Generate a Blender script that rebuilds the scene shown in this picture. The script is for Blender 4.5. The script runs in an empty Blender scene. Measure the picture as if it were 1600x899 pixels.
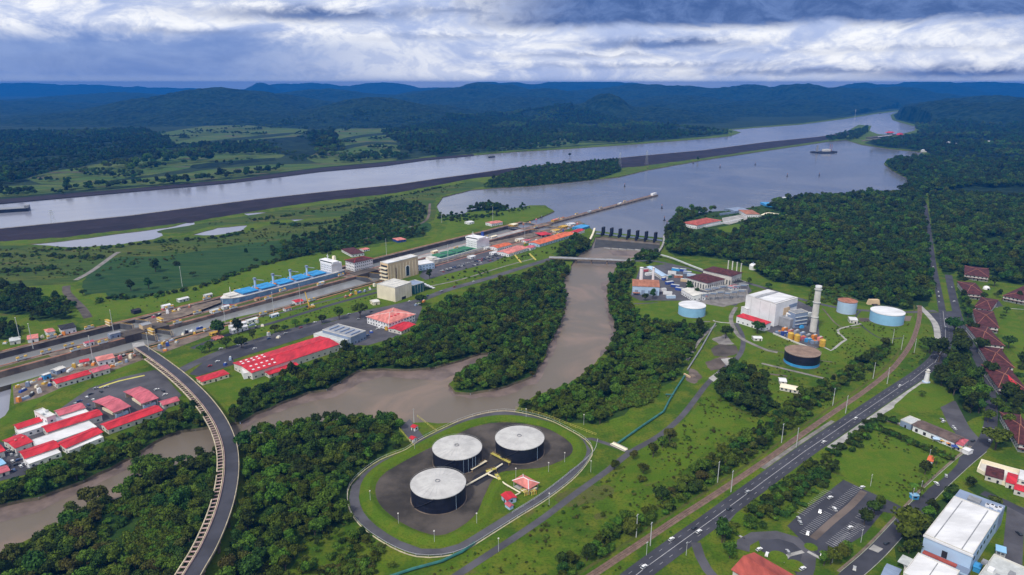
import bpy, math, random
import numpy as np
from mathutils import Vector, Matrix, geometry as mgeo
random.seed(7); RNG = np.random.default_rng(7)
S = bpy.context.scene; COL = S.collection
PI = math.pi
# ------------------------------------------------------------------ camera
H = 250.0; F = 1066.0; PIT = math.radians(16.68)
cam = bpy.data.cameras.new('camera'); co = bpy.data.objects.new('camera', cam); COL.objects.link(co)
cam.sensor_width = 36; cam.lens = F * 36 / 1600; cam.clip_start = 1; cam.clip_end = 60000
co.location = (0, 0, H); co.rotation_euler = (PI / 2 - PIT, 0, 0); S.camera = co
# ------------------------------------------------------------------ view, world, sun
S.view_settings.view_transform = 'Standard'; S.view_settings.look = 'None'
S.view_settings.exposure = 0.15; S.view_settings.gamma = 1.0
S.cycles.volume_bounces = 0; S.cycles.max_bounces = 5; S.cycles.diffuse_bounces = 3; S.cycles.glossy_bounces = 3
S.cycles.use_denoising = True
SUN_EL, SUN_AZ = math.radians(52), math.radians(215)     # azimuth clockwise from +y
W = bpy.data.worlds.new('World'); S.world = W; W.use_nodes = True
HAZE_DENS = 0.000074; HAZE_COL = (0.01, 0.225, 0.80)


class NT:
    """small node-tree helper"""
    def __init__(s, t): s.t = t; s.n = t.nodes; s.l = t.links; s.n.clear()
    def add(s, ty, **kw):
        n = s.n.new(ty)
        for k, v in kw.items(): setattr(n, k, v)
        return n
    def put(s, sock, v):
        if v is None: return
        if hasattr(v, 'is_linked') or hasattr(v, 'links'): s.l.new(v, sock)
        else: sock.default_value = v
    def math(s, op, a, b=None, c=None, clamp=False):
        n = s.add('ShaderNodeMath', operation=op); n.use_clamp = clamp
        s.put(n.inputs[0], a); s.put(n.inputs[1], b)
        if c is not None: s.put(n.inputs[2], c)
        return n.outputs[0]
    def mix(s, f, a, b):
        n = s.add('ShaderNodeMix', data_type='RGBA'); s.put(n.inputs[0], f); s.put(n.inputs[6], a); s.put(n.inputs[7], b)
        return n.outputs[2]
    def noise(s, vec, scale, detail=4, rough=.55, dist=0.0, ty=None):
        n = s.add('ShaderNodeTexNoise'); s.put(n.inputs['Vector'], vec)
        n.inputs['Scale'].default_value = scale; n.inputs['Detail'].default_value = detail
        n.inputs['Roughness'].default_value = rough; n.inputs['Distortion'].default_value = dist
        return n.outputs[0]
    def smooth(s, v, lo, hi):
        n = s.add('ShaderNodeMapRange', interpolation_type='SMOOTHSTEP'); s.put(n.inputs[0], v)
        n.inputs[1].default_value = lo; n.inputs[2].default_value = hi
        return n.outputs[0]
    def comb(s, x, y, z=0.0):
        n = s.add('ShaderNodeCombineXYZ'); s.put(n.inputs[0], x); s.put(n.inputs[1], y); s.put(n.inputs[2], z)
        return n.outputs[0]


def c4(c): return (c[0], c[1], c[2], 1.0)


def build_world():
    t = NT(W.node_tree)
    tc = t.add('ShaderNodeTexCoord'); sp = t.add('ShaderNodeSeparateXYZ'); t.l.new(tc.outputs['Generated'], sp.inputs[0])
    x, y, z = sp.outputs
    az = t.math('ARCTAN2', x, y); el = t.math('ARCSINE', z)
    vec = t.comb(t.math('MULTIPLY', az, 7.5), t.math('MULTIPLY', el, 19.0))
    n1 = t.noise(vec, 1.0, 11, .62, .6)
    vec3 = t.comb(t.math('MULTIPLY', az, 27.0), t.math('MULTIPLY', el, 46.0), 3.1)
    n3 = t.noise(vec3, 1.0, 9, .64, .5)
    vec2 = t.comb(t.math('MULTIPLY', az, 2.2), t.math('MULTIPLY', el, 16.0), 7.3)
    n2 = t.noise(vec2, 1.0, 6, .55, .2)
    nz = t.math('SUBTRACT', n1, .5)
    nb = t.math('SUBTRACT', n3, .5)
    elb = t.math('MULTIPLY_ADD', nb, .022, t.math('MULTIPLY_ADD', nz, .010, el)); azb = t.math('MULTIPLY_ADD', nb, .12, az)
    elw = t.math('MULTIPLY_ADD', nb, .020, t.math('MULTIPLY_ADD', nz, .034, el))          # edges of the cloud decks are ragged
    azw = t.math('MULTIPLY_ADD', nz, .30, az)
    def blob(a0, sa, e0, se, amp):
        da = t.math('DIVIDE', t.math('SUBTRACT', azb, a0), sa); de = t.math('DIVIDE', t.math('SUBTRACT', elb, e0), se)
        q = t.math('ADD', t.math('MULTIPLY', da, da), t.math('MULTIPLY', de, de))
        return t.math('MULTIPLY', t.math('EXPONENT', t.math('MULTIPLY', q, -1.0)), amp)
    deck = t.math('MULTIPLY', t.smooth(elw, .064, .080), t.smooth(azw, -.14, .10))   # dark cloud deck, upper right, going on upward
    dark = t.math('MULTIPLY', deck, t.smooth(el, .34, .16))
    for b in ((.21, .10, .051, .0065, .95), (.56, .12, .011, .0085, 1.0), (.40, .16, .014, .005, .7), (-.27, .12, .086, .008, .95), (.10, .12, .036, .004, .4),
              (-.52, .14, .106, .007, .85), (.2, .2, .022, .004, .4), (-.42, .08, .062, .004, .4), (-.1, .1, .06, .004, .3), (-.05, .14, .092, .006, .6), (.5, .3, .04, .004, .25)):
        dark = t.math('MAXIMUM', dark, blob(*b))
    dark = t.math('ADD', dark, t.math('MULTIPLY', t.smooth(n2, .50, .75), .30), clamp=True)
    veil = t.math('MULTIPLY', t.smooth(az, .02, -.42), t.smooth(elw, .075, .045))     # rain veil low on the left
    white = t.mix(t.smooth(n1, .38, .58), (.40, .49, .76, 1), (.92, .93, .97, 1))
    white = t.mix(t.math('MULTIPLY', t.smooth(n3, .55, .38), .60), white, (.46, .54, .78, 1))
    cl = t.mix(t.math('MULTIPLY', veil, .95), white, t.mix(t.smooth(n1, .3, .7), (.125, .225, .53, 1), (.20, .31, .62, 1)))
    darkc = t.mix(t.smooth(n3, .35, .7), (.036, .095, .300, 1), (.115, .20, .46, 1))
    cl = t.mix(dark, cl, darkc)
    cl = t.mix(t.math('MULTIPLY', t.smooth(el, .012, -.001), .75), cl, (.44, .52, .72, 1))
    cl = t.mix(t.smooth(el, .16, .40), cl, t.mix(t.smooth(n1, .3, .7), (.42, .47, .60, 1), (.95, .95, .98, 1)))
    sky = t.add('ShaderNodeTexSky'); sky.sky_type = 'NISHITA'; sky.sun_disc = False
    sky.sun_elevation = SUN_EL; sky.sun_rotation = SUN_AZ
    b1 = t.add('ShaderNodeBackground'); t.l.new(sky.outputs[0], b1.inputs[0]); b1.inputs[1].default_value = .09
    b2 = t.add('ShaderNodeBackground'); t.put(b2.inputs[0], cl); b2.inputs[1].default_value = 1.0
    ms = t.add('ShaderNodeMixShader'); ms.inputs[0].default_value = .93
    t.l.new(b1.outputs[0], ms.inputs[1]); t.l.new(b2.outputs[0], ms.inputs[2])
    o = t.add('ShaderNodeOutputWorld'); t.l.new(ms.outputs[0], o.inputs[0])


build_world()
sl = bpy.data.lights.new('sun', 'SUN'); sl.energy = 2.6; sl.angle = math.radians(7); sl.color = (1.0, .94, .82)
so = bpy.data.objects.new('sun', sl); COL.objects.link(so); so.location = (-300, -300, 900)
sd = Vector((math.sin(SUN_AZ) * math.cos(SUN_EL), math.cos(SUN_AZ) * math.cos(SUN_EL), math.sin(SUN_EL)))
so.rotation_euler = (-sd).to_track_quat('-Z', 'Y').to_euler()


# ------------------------------------------------------------------ survey helpers (photograph pixel -> point of the ground)
CP, SP = math.cos(PIT), math.sin(PIT)
def P(px, py, z=0.0):
    a = (px - 800) / F; b = -(py - 449.5) / F
    d = (a, CP + b * SP, -SP + b * CP); t = (z - H) / d[2]
    return Vector((d[0] * t, d[1] * t, z))
def Q(x, y, z=0.0):
    dz = z - H; f = y * CP - dz * SP; u = y * SP + dz * CP
    return (800 + F * x / f, 449.5 - F * u / f, F / f)
def PP(pts, z=0.0):
    return [P(p[0], p[1], p[2] if len(p) > 2 else z) for p in pts]
O0 = P(0, 578); E0 = P(1025, 305); LU = (E0 - O0).normalized(); LN = Vector((-LU.y, LU.x, 0)); LROT = math.atan2(LU.y, LU.x)
def LK(s, t, z=0.0):                                   # lock survey line: s metres along, t metres across (+ = far side)
    p = O0 + LU * s + LN * t; return Vector((p.x, p.y, z))
def smooth(pts, step=6.0, closed=False):
    pts = [Vector(p) for p in pts]; n = len(pts); out = []
    segs = n if closed else n - 1
    for i in range(segs):
        p1, p2 = pts[i % n], pts[(i + 1) % n]
        p0 = pts[i - 1] if (closed or i > 0) else p1 * 2 - p2
        p3 = pts[(i + 2) % n] if (closed or i + 2 < n) else p2 * 2 - p1
        k = max(1, int((p2 - p1).length / step))
        for j in range(k):
            t = j / k; t2 = t * t; t3 = t2 * t
            out.append(.5 * ((2 * p1) + (p2 - p0) * t + (2 * p0 - 5 * p1 + 4 * p2 - p3) * t2 + (3 * p1 - p0 - 3 * p2 + p3) * t3))
    if not closed: out.append(pts[-1].copy())
    return out
def ragged(pts, amp, step):
    """subdivide a closed outline and make it uneven"""
    out = []; n = len(pts)
    for i in range(n):
        a, b = pts[i], pts[(i + 1) % n]; L = (b - a).length; k = max(1, min(60, int(L / step)))
        nn = Vector((-(b - a).y, (b - a).x, 0)).normalized()
        for j in range(k):
            t = j / k; w = amp * (random.random() - .5) * (1 if j else .5)
            out.append(a.lerp(b, t) + nn * w)
    return out
def inpoly(xs, ys, poly):
    xs = np.asarray(xs, float); ys = np.asarray(ys, float); r = np.zeros(xs.shape, bool); n = len(poly)
    for i in range(n):
        x1, y1 = poly[i][0], poly[i][1]; x2, y2 = poly[(i + 1) % n][0], poly[(i + 1) % n][1]
        if y1 == y2: continue
        c = ((y1 > ys) != (y2 > ys)) & (xs < (x2 - x1) * (ys - y1) / (y2 - y1) + x1)
        r ^= c
    return r


# ------------------------------------------------------------------ materials
MATS = {}
def mat(name, col, rough=.8, var=.18, scale=.25, col2=None, metal=0.0, spec=.35, bump=0.0, bscale=2.0, rnd=0.0, stretch=None, detail=5, lo=.35, hi=.65):
    if name in MATS: return MATS[name]
    m = bpy.data.materials.new(name); m.use_nodes = True; t = NT(m.node_tree)
    ge = t.add('ShaderNodeNewGeometry'); v = ge.outputs['Position']
    if stretch:
        mp = t.add('ShaderNodeMapping'); t.l.new(v, mp.inputs[0]); mp.inputs['Scale'].default_value = stretch; v = mp.outputs[0]
    n = t.noise(v, scale, detail, .6)
    a = c4([c * (1 - var) for c in col]); b = c4(col2 if col2 else [min(1, c * (1 + var)) for c in col])
    cc = t.mix(t.smooth(n, lo, hi), a, b)
    if rnd:
        oi = t.add('ShaderNodeObjectInfo'); hs = t.add('ShaderNodeHueSaturation')
        t.l.new(cc, hs.inputs['Color']); t.put(hs.inputs['Value'], t.math('MULTIPLY_ADD', oi.outputs['Random'], rnd * 2, 1 - rnd))
        t.put(hs.inputs['Hue'], t.math('MULTIPLY_ADD', oi.outputs['Random'], .075, .457)); cc = hs.outputs[0]
    bs = t.add('ShaderNodeBsdfPrincipled'); t.put(bs.inputs['Base Color'], cc)
    bs.inputs['Roughness'].default_value = rough; bs.inputs['Metallic'].default_value = metal
    bs.inputs['Specular IOR Level'].default_value = spec
    if bump:
        bn = t.add('ShaderNodeBump'); bn.inputs['Strength'].default_value = bump; bn.inputs['Distance'].default_value = 1.0
        t.put(bn.inputs['Height'], t.noise(v, bscale, 5, .65)); t.l.new(bn.outputs[0], bs.inputs['Normal'])
    o = t.add('ShaderNodeOutputMaterial'); t.l.new(bs.outputs[0], o.inputs[0])
    MATS[name] = m; return m
def grassmat(name, a, b, c, s=1.0, dirt=None, dirtlo=.62, bump=.3, streak=None):
    m = bpy.data.materials.new(name); m.use_nodes = True; t = NT(m.node_tree)
    ge = t.add('ShaderNodeNewGeometry'); v = ge.outputs['Position']
    v2 = v
    if streak:
        mp = t.add('ShaderNodeMapping'); t.l.new(v, mp.inputs[0]); mp.inputs['Rotation'].default_value = (0, 0, streak[0])
        mp.inputs['Scale'].default_value = (streak[1], streak[2], 1); v2 = mp.outputs[0]
    n1 = t.noise(v2, .012 * s, 6, .62, .5); n2 = t.noise(v2, .07 * s, 5, .65); n3 = t.noise(v, .6 * s, 4, .7)
    cc = t.mix(t.smooth(n1, .38, .62), c4(a), c4(b))
    cc = t.mix(t.math('MULTIPLY', t.smooth(n2, .42, .66), .85), cc, c4(c))
    cc = t.mix(t.math('MULTIPLY', t.smooth(n3, .42, .68), .55), cc, c4([q * .5 for q in a]))
    if dirt: cc = t.mix(t.smooth(t.noise(v2, .022 * s, 6, .65, .3), dirtlo, dirtlo + .12), cc, c4(dirt))
    bs = t.add('ShaderNodeBsdfPrincipled'); t.put(bs.inputs['Base Color'], cc); bs.inputs['Roughness'].default_value = 1
    bs.inputs['Specular IOR Level'].default_value = .1
    bn = t.add('ShaderNodeBump'); bn.inputs['Strength'].default_value = bump; bn.inputs['Distance'].default_value = .5
    t.put(bn.inputs['Height'], t.math('ADD', t.noise(v, .9 * s, 4, .7), t.noise(v, .15 * s, 4, .7))); t.l.new(bn.outputs[0], bs.inputs['Normal'])
    o = t.add('ShaderNodeOutputMaterial'); t.l.new(bs.outputs[0], o.inputs[0]); MATS[name] = m; return m
def watermat(name, a, b, rough, ns, spec=.5, bump=.08, bs_=.08, lo=.4, hi=.65, dist=1.5):
    m = bpy.data.materials.new(name); m.use_nodes = True; t = NT(m.node_tree)
    ge = t.add('ShaderNodeNewGeometry'); v = ge.outputs['Position']
    cc = t.mix(t.smooth(t.noise(v, ns, 6, .6, dist), lo, hi), c4(a), c4(b))
    bs = t.add('ShaderNodeBsdfPrincipled'); t.put(bs.inputs['Base Color'], cc)
    t.put(bs.inputs['Roughness'], t.math('MULTIPLY_ADD', t.noise(v, ns * .6, 5, .6, 1.0), .22, rough - .1)); bs.inputs['Specular IOR Level'].default_value = spec; bs.inputs['IOR'].default_value = 1.33
    bn = t.add('ShaderNodeBump'); bn.inputs['Strength'].default_value = bump; bn.inputs['Distance'].default_value = .6
    t.put(bn.inputs['Height'], t.noise(v, bs_, 6, .7)); t.l.new(bn.outputs[0], bs.inputs['Normal'])
    o = t.add('ShaderNodeOutputMaterial'); t.l.new(bs.outputs[0], o.inputs[0]); MATS[name] = m; return m
M = MATS
grassmat('grass', (.046, .098, .007), (.088, .150, .009), (.135, .152, .016), 1.0, (.115, .088, .038), .62)
grassmat('lawn', (.070, .134, .008), (.092, .156, .010), (.118, .150, .014), 1.6)
grassmat('shaded_grass', (.022, .055, .010), (.034, .072, .012), (.045, .078, .016), 1.3)  # grass with the shade under the crowns put into its colour
grassmat('dry_grass', (.072, .100, .016), (.095, .112, .022), (.105, .098, .034), 1.2)
grassmat('reeds', (.020, .060, .018), (.030, .080, .020), (.052, .090, .022), 1.2, streak=(-LROT, .35, 1.6))
grassmat('marsh', (.050, .096, .018), (.100, .116, .020), (.032, .066, .014), 1.0, (.12, .10, .036), .58, streak=(-LROT, .4, 1.8))
grassmat('far_field', (.066, .125, .024), (.115, .145, .032), (.036, .076, .022), .45, (.105, .080, .052), .54, streak=(-LROT, .4, 1.5))
grassmat('far_ground', (.012, .030, .015), (.022, .044, .020), (.040, .062, .025), .3, streak=(-LROT, .5, 1.4))
grassmat('far_forest', (.004, .015, .010), (.012, .030, .016), (.028, .054, .022), .35, bump=1.0)
watermat('river_water', (.150, .124, .096), (.235, .168, .128), .32, .010, .35, .05, .05, .45, .7)
watermat('lake_water', (.140, .152, .185), (.185, .192, .22), .17, .004, .5, .12, .06)
watermat('canal_water', (.22, .23, .29), (.26, .27, .32), .16, .003, .6, .10, .05)
watermat('lock_water', (.19, .20, .205), (.23, .23, .23), .2, .01, .5, .05, .1)
mat('mud', (.155, .115, .100), .55, .3, .05, spec=.5, bump=.2, bscale=.3)
mat('bank', (.10, .085, .05), .9, .35, .08)
mat('asphalt', (.046, .047, .060), .85, .22, .05)
mat('old_asphalt', (.078, .076, .088), .88, .22, .06)
mat('gravel', (.20, .185, .175), .95, .25, .12)
mat('dirt', (.125, .098, .085), .95, .35, .035, bump=.3, bscale=.3)
mat('basin_dirt', (.052, .045, .038), .95, .35, .035, (.098, .082, .070), detail=9, bump=.3, bscale=.3)
mat('berm_rock', (.017, .0115, .017), .95, .35, .02, stretch=(1, 1, 6), bump=.6, bscale=.08)
mat('concrete', (.34, .33, .32), .85, .22, .12)
mat('old_concrete', (.165, .128, .100), .9, .35, .10)
mat('gate_steel', (.085, .085, .09), .6, .2, .2)
mat('wet_concrete', (.034, .034, .030), .6, .3, .06)
mat('dark_concrete', (.082, .068, .058), .9, .35, .06, stretch=(1, 1, .3))
mat('paint_white', (.78, .78, .80), .55, .06, .1)
mat('offwhite', (.62, .60, .56), .7, .12, .12)
mat('cream', (.80, .72, .55), .75, .10, .06)
mat('tan', (.66, .49, .31), .8, .12, .06)
mat('yellow', (.58, .36, .05), .6, .15, .3)
mat('cream_rail', (.50, .43, .30), .8, .2, .2)
mat('pink_rail', (.40, .28, .26), .8, .2, .2)
mat('red_roof', (.50, .020, .032), .6, .30, .22, detail=9, lo=.3, hi=.7, stretch=(1, .35, 1))
mat('pink_roof', (.50, .11, .14), .6, .30, .22, detail=9, lo=.3, hi=.7, stretch=(1, .35, 1))
mat('salmon_roof', (.60, .20, .17), .7, .30, .22, detail=9, lo=.3, hi=.7, stretch=(1, .35, 1))
mat('orange_roof', (.60, .13, .05), .65, .30, .22, detail=9, lo=.3, hi=.7, stretch=(1, .35, 1))
mat('maroon_roof', (.075, .019, .020), .85, .4, .3, bump=.4, bscale=1.5)
mat('brown_roof', (.12, .085, .075), .9, .3, .15)
mat('rust_roof', (.34, .14, .085), .85, .30, .22, detail=9, lo=.3, hi=.7, stretch=(1, .35, 1))
mat('brick_red_roof', (.36, .075, .055), .8, .30, .22, detail=9, lo=.3, hi=.7, stretch=(1, .35, 1))
mat('white_roof', (.68, .68, .70), .55, .13, .12, detail=9, stretch=(.4, 1, 1))
mat('grey_roof', (.30, .31, .34), .7, .15, .12)
mat('bluegrey', (.22, .28, .40), .6, .12, .1)
mat('pale_blue', (.42, .56, .74), .5, .08, .08)
mat('tank_blue', (.26, .50, .74), .5, .07, .08)
mat('sky_blue', (.05, .30, .62), .5, .1, .2)
mat('hatch_blue', (.02, .26, .58), .55, .15, .15)
mat('deep_blue', (.03, .07, .30), .6, .2, .2)
mat('hull_blue', (.16, .28, .42), .55, .18, .12)
mat('teal', (.03, .14, .13), .5, .2, .2)
mat('teal_glass', (.02, .10, .12), .12, .2, .2, spec=.6)
mat('green_deck', (.03, .17, .08), .7, .2, .15)
mat('tank_black', (.010, .012, .022), .5, .3, .1)
mat('tank_roof', (.47, .46, .455), .8, .06, .15, (.545, .535, .525), detail=9)
mat('tank_brown', (.24, .165, .125), .85, .18, .2)
mat('glass', (.03, .045, .06), .15, .2, .5, spec=.6)
mat('dark', (.022, .022, .028), .8, .2, .3)
mat('steel', (.24, .25, .27), .55, .15, .3)
mat('galv', (.50, .52, .52), .6, .12, .3)
mat('orange', (.70, .24, .04), .6, .15, .3)
mat('ballast', (.175, .115, .090), .95, .25, .3)
mat('rail', (.20, .12, .09), .5, .2, .3)
mat('line_white', (.42, .42, .44), .8, .12, .3)
mat('line_yellow', (.55, .50, .12), .8, .15, .3)
mat('trunk', (.09, .07, .05), .9, .25, 1.0)
mat('tyre', (.015, .015, .017), .9, .1, 1)
mat('car_white', (.75, .75, .76), .3, .03, .3); mat('car_silver', (.40, .41, .43), .3, .05, .3); mat('car_dark', (.03, .032, .04), .3, .1, .3)
mat('car_blue', (.04, .08, .22), .3, .1, .3); mat('car_red', (.35, .03, .03), .3, .1, .3)
mat('leaf', (.038, .080, .008), .85, .40, .35, (.098, .160, .016), spec=.12, rnd=.42, lo=.3, hi=.7)
mat('leaf_light', (.058, .110, .010), .85, .35, .35, (.115, .170, .018), spec=.15, rnd=.3, lo=.3, hi=.7)
mat('leaf_olive', (.060, .078, .012), .85, .35, .35, (.105, .110, .022), spec=.15, rnd=.3, lo=.3, hi=.7)
mat('leaf_dark', (.020, .048, .009), .9, .4, .3, (.054, .098, .016), spec=.12, rnd=.4, lo=.3, hi=.7)


# ------------------------------------------------------------------ mesh building
class MB:
    def __init__(s): s.v = []; s.f = []
    def vf(s, v, f):
        o = len(s.v); s.v += [tuple(p) for p in v]; s.f += [tuple(i + o for i in q) for q in f]; return s
    def box(s, c, d, rz=0.0, top=1.0):
        x, y, z = d[0] / 2, d[1] / 2, d[2] / 2; cs, sn = math.cos(rz), math.sin(rz); v = []
        for dz, k in ((-z, 1), (z, top)):
            for dx, dy in ((-x, -y), (x, -y), (x, y), (-x, y)):
                v.append((c[0] + (dx * cs - dy * sn) * k, c[1] + (dx * sn + dy * cs) * k, c[2] + dz))
        return s.vf(v, [(3, 2, 1, 0), (4, 5, 6, 7), (0, 1, 5, 4), (1, 2, 6, 5), (2, 3, 7, 6), (3, 0, 4, 7)])
    def rev(s, prof, n=24, c=(0, 0, 0), cap=True):
        """prof = [(r, z)...] turned about z"""
        v = []; f = []
        for r, z in prof:
            for k in range(n):
                a = 2 * PI * k / n; v.append((c[0] + r * math.cos(a), c[1] + r * math.sin(a), c[2] + z))
        for i in range(len(prof) - 1):
            for k in range(n):
                k2 = (k + 1) % n; f.append((i * n + k, i * n + k2, (i + 1) * n + k2, (i + 1) * n + k))
        if cap:
            f.append(tuple(range(n - 1, -1, -1))); f.append(tuple((len(prof) - 1) * n + k for k in range(n)))
        return s.vf(v, f)
    def tube(s, pts, r, n=6):
        pts = [Vector(p) for p in pts]; v = []; f = []
        for i, p in enumerate(pts):
            d = (pts[min(i + 1, len(pts) - 1)] - pts[max(i - 1, 0)]).normalized()
            u = d.orthogonal().normalized() if abs(d.z) > .9 else Vector((-d.y, d.x, 0)).normalized(); w = d.cross(u)
            rr = r[i] if isinstance(r, (list, tuple)) else r
            for k in range(n):
                a = 2 * PI * k / n; v.append(p + (u * math.cos(a) + w * math.sin(a)) * rr)
        for i in range(len(pts) - 1):
            for k in range(n):
                k2 = (k + 1) % n; f.append((i * n + k, i * n + k2, (i + 1) * n + k2, (i + 1) * n + k))
        f.append(tuple(range(n - 1, -1, -1))); f.append(tuple((len(pts) - 1) * n + k for k in range(n)))
        return s.vf(v, f)
    def prism(s, poly, z0, z1):
        n = len(poly); v = [(p[0], p[1], z0) for p in poly] + [(p[0], p[1], z1) for p in poly]
        f = [tuple(range(n - 1, -1, -1)), tuple(range(n, 2 * n))] + [(i, (i + 1) % n, n + (i + 1) % n, n + i) for i in range(n)]
        return s.vf(v, f)
    def sweep(s, path, prof, closed=False):
        """prof = [(offset to the left, z)...] swept along a path of points"""
        n = len(path); m = len(prof); v = []; f = []
        for i, p in enumerate(path):
            a = path[(i - 1) % n] if (closed or i) else p; b = path[(i + 1) % n] if (closed or i < n - 1) else p
            d = Vector((b.x - a.x, b.y - a.y, 0)).normalized(); nn = Vector((-d.y, d.x, 0))
            for o, z in prof: v.append((p.x + nn.x * o, p.y + nn.y * o, p.z + z))
        for i in range(n if closed else n - 1):
            i2 = (i + 1) % n
            for j in range(m - 1): f.append((i * m + j + 1, i * m + j, i2 * m + j, i2 * m + j + 1))
        return s.vf(v, f)
    def mesh(s, name, m=None):
        me = bpy.data.meshes.new(name); me.from_pydata(s.v, [], s.f); me.update()
        if m is not None: me.materials.append(M[m] if isinstance(m, str) else m)
        return me
    def build(s, name, m, parent=None):
        return link(name, s.mesh(name, m), parent)
def link(name, me, parent=None, loc=None, rz=0.0):
    o = bpy.data.objects.new(name, me); COL.objects.link(o)
    if parent: o.parent = parent
    if loc is not None: o.location = loc
    if rz: o.rotation_euler = (0, 0, rz)
    return o
def tag(o, label, cat, group=None, kind=None):
    if label: o['label'] = label
    if cat: o['category'] = cat
    if group: o['group'] = group
    if kind: o['kind'] = kind
    return o
def thing(name, label, cat, loc=(0, 0, 0), rz=0.0, group=None):
    o = bpy.data.objects.new(name, None); COL.objects.link(o); o.location = loc; o.rotation_euler = (0, 0, rz); o.empty_display_size = .1
    return tag(o, label, cat, group)
def struct(o): o['kind'] = 'structure'; return o
def dup(root, loc, rz=0.0, label=None, scale=None):
    r = root.copy(); COL.objects.link(r); r.location = loc; r.rotation_euler = (0, 0, rz)
    if label: r['label'] = label
    if scale: r.scale = scale
    for ch in list(root.children):
        c = ch.copy(); COL.objects.link(c); c.parent = r
        for g in ch.children:
            d = g.copy(); COL.objects.link(d); d.parent = c
    return r
KEEP_POLY = []; KEEP_LINE = []        # where no tree may stand
LAYER = [0]
def lift(z):
    LAYER[0] += 1; return z + (LAYER[0] * .618 % 1) * .0095
def sheet(name, pts, z, m, keep=False, parent=None):
    z = lift(z)
    v = [Vector((p.x, p.y, z)) for p in pts]
    tris = mgeo.tessellate_polygon([v])
    tris = [t if (v[t[1]] - v[t[0]]).cross(v[t[2]] - v[t[0]]).z > 0 else (t[0], t[2], t[1]) for t in tris]
    o = MB().vf(v, tris).build(name, m, parent)
    if parent is None: struct(o)
    if keep: KEEP_POLY.append([(p.x, p.y) for p in pts])
    return o
def area(name, px, z, m, keep=False, rag=0, step=12, soft=False):
    pts = PP(px)
    if soft: pts = smooth(pts, step, True)
    if rag: pts = ragged(pts, rag, step)
    return sheet(name, pts, z, m, keep)
def strip(name, pts, w, z, m, keep=2.0, closed=False, step=8, parent=None, crown=0.0):
    z = lift(z)
    path = smooth([Vector((p.x, p.y, 0)) for p in pts], step, closed)
    o = MB().sweep(path, [(w / 2, z), (0, z + crown), (-w / 2, z)], closed).build(name, m, parent)
    if parent is None: struct(o)
    if keep is not None: KEEP_LINE.append((np.array([(p.x, p.y) for p in path]), w / 2 + keep))
    return o, path
def offset(path, d):
    out = []; n = len(path)
    for i, p in enumerate(path):
        a = path[max(i - 1, 0)]; b = path[min(i + 1, n - 1)]; t = (b - a).normalized(); out.append(p + Vector((-t.y, t.x, 0)) * d)
    return out
def along(path, step, start=0.0):
    """points and headings every step metres along a path"""
    out = []; nxt = start; acc = 0.0
    for a, b in zip(path, path[1:]):
        L = (b - a).length
        while L > 0 and nxt <= acc + L:
            out.append((a.lerp(b, (nxt - acc) / L), math.atan2(b.y - a.y, b.x - a.x))); nxt += step
        acc += L
    return out
def dashes(name, path, w, z, m, dash, gap, parent):
    mb = MB()
    for p, h in along(path, dash + gap):
        d = Vector((math.cos(h), math.sin(h), 0)) * dash / 2; n = Vector((-math.sin(h), math.cos(h), 0)) * w / 2
        mb.vf([(q.x, q.y, z) for q in (p - d - n, p + d - n, p + d + n, p - d + n)], [(0, 1, 2, 3)])
    o = mb.build(name, m, parent); o['kind'] = 'stuff'; return o


# ================================================================== THE SETTING
near = 6.0
RIVER = PP([(-30, 797), (0, 788), (60, 776), (130, 750), (190, 720), (240, 690), (280, 672), (330, 666), (375, 659), (400, 645), (440, 628), (480, 612), (510, 608),
    (540, 590), (560, 578), (600, 575), (640, 577), (680, 573), (720, 562), (750, 552), (776, 549), (772, 557), (745, 566), (718, 582), (702, 600), (712, 612), (735, 614), (780, 606), (815, 594),
    (834, 586), (850, 560), (862, 530), (880, 490), (886, 462), (878, 445), (882, 432), (890, 425), (895, 410), (905, 398), (922, 388), (929, 371), (940, 369), (1032, 378), (1031, 388), (1020, 397), (990, 402), (960, 420), (955, 432),
    (950, 450), (948, 462), (955, 490), (963, 515), (958, 540), (940, 556), (920, 575), (890, 600), (850, 613), (812, 630)]) + \
    PP([(800, 644), (745, 647), (700, 650), (600, 647), (520, 647), (470, 654), (420, 666), (378, 678), (350, 704), (335, 699), (250, 720), (208, 734), (198, 758), (172, 770), (100, 799), (30, 834), (0, 849), (-30, 862)], near)
LAKE = PP([(690, 338), (682, 322), (692, 308), (735, 297), (770, 294), (830, 291), (900, 284), (965, 277), (1010, 266), (1100, 250), (1200, 235), (1290, 222), (1322, 219), (1345, 226), (1390, 233), (1440, 238), (1447, 243),
    (1387, 248), (1381, 256), (1394, 267), (1416, 278), (1419, 288), (1400, 302), (1330, 308), (1290, 308), (1240, 312), (1190, 322), (1150, 328), (1100, 332), (1060, 336), (1048, 348), (1043, 358), (1037, 366), (1037, 372), (928, 361), (920, 353)]) + \
    [LK(905, -46), LK(838, -44), LK(838, 44), LK(905, 50)] + PP([(866, 330), (852, 321), (828, 321), (800, 326), (792, 328), (778, 322), (760, 322), (735, 329), (725, 334)])
LANES = [LK(-420, -44), LK(842, -44), LK(842, 44), LK(-420, 44)]
APPROACH = PP([(178, 549), (130, 563), (85, 578), (45, 590), (18, 600), (14, 640), (0, 662), (-80, 700), (-260, 640)]) + [LK(-420, -20), LK(100, -40)]
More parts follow.
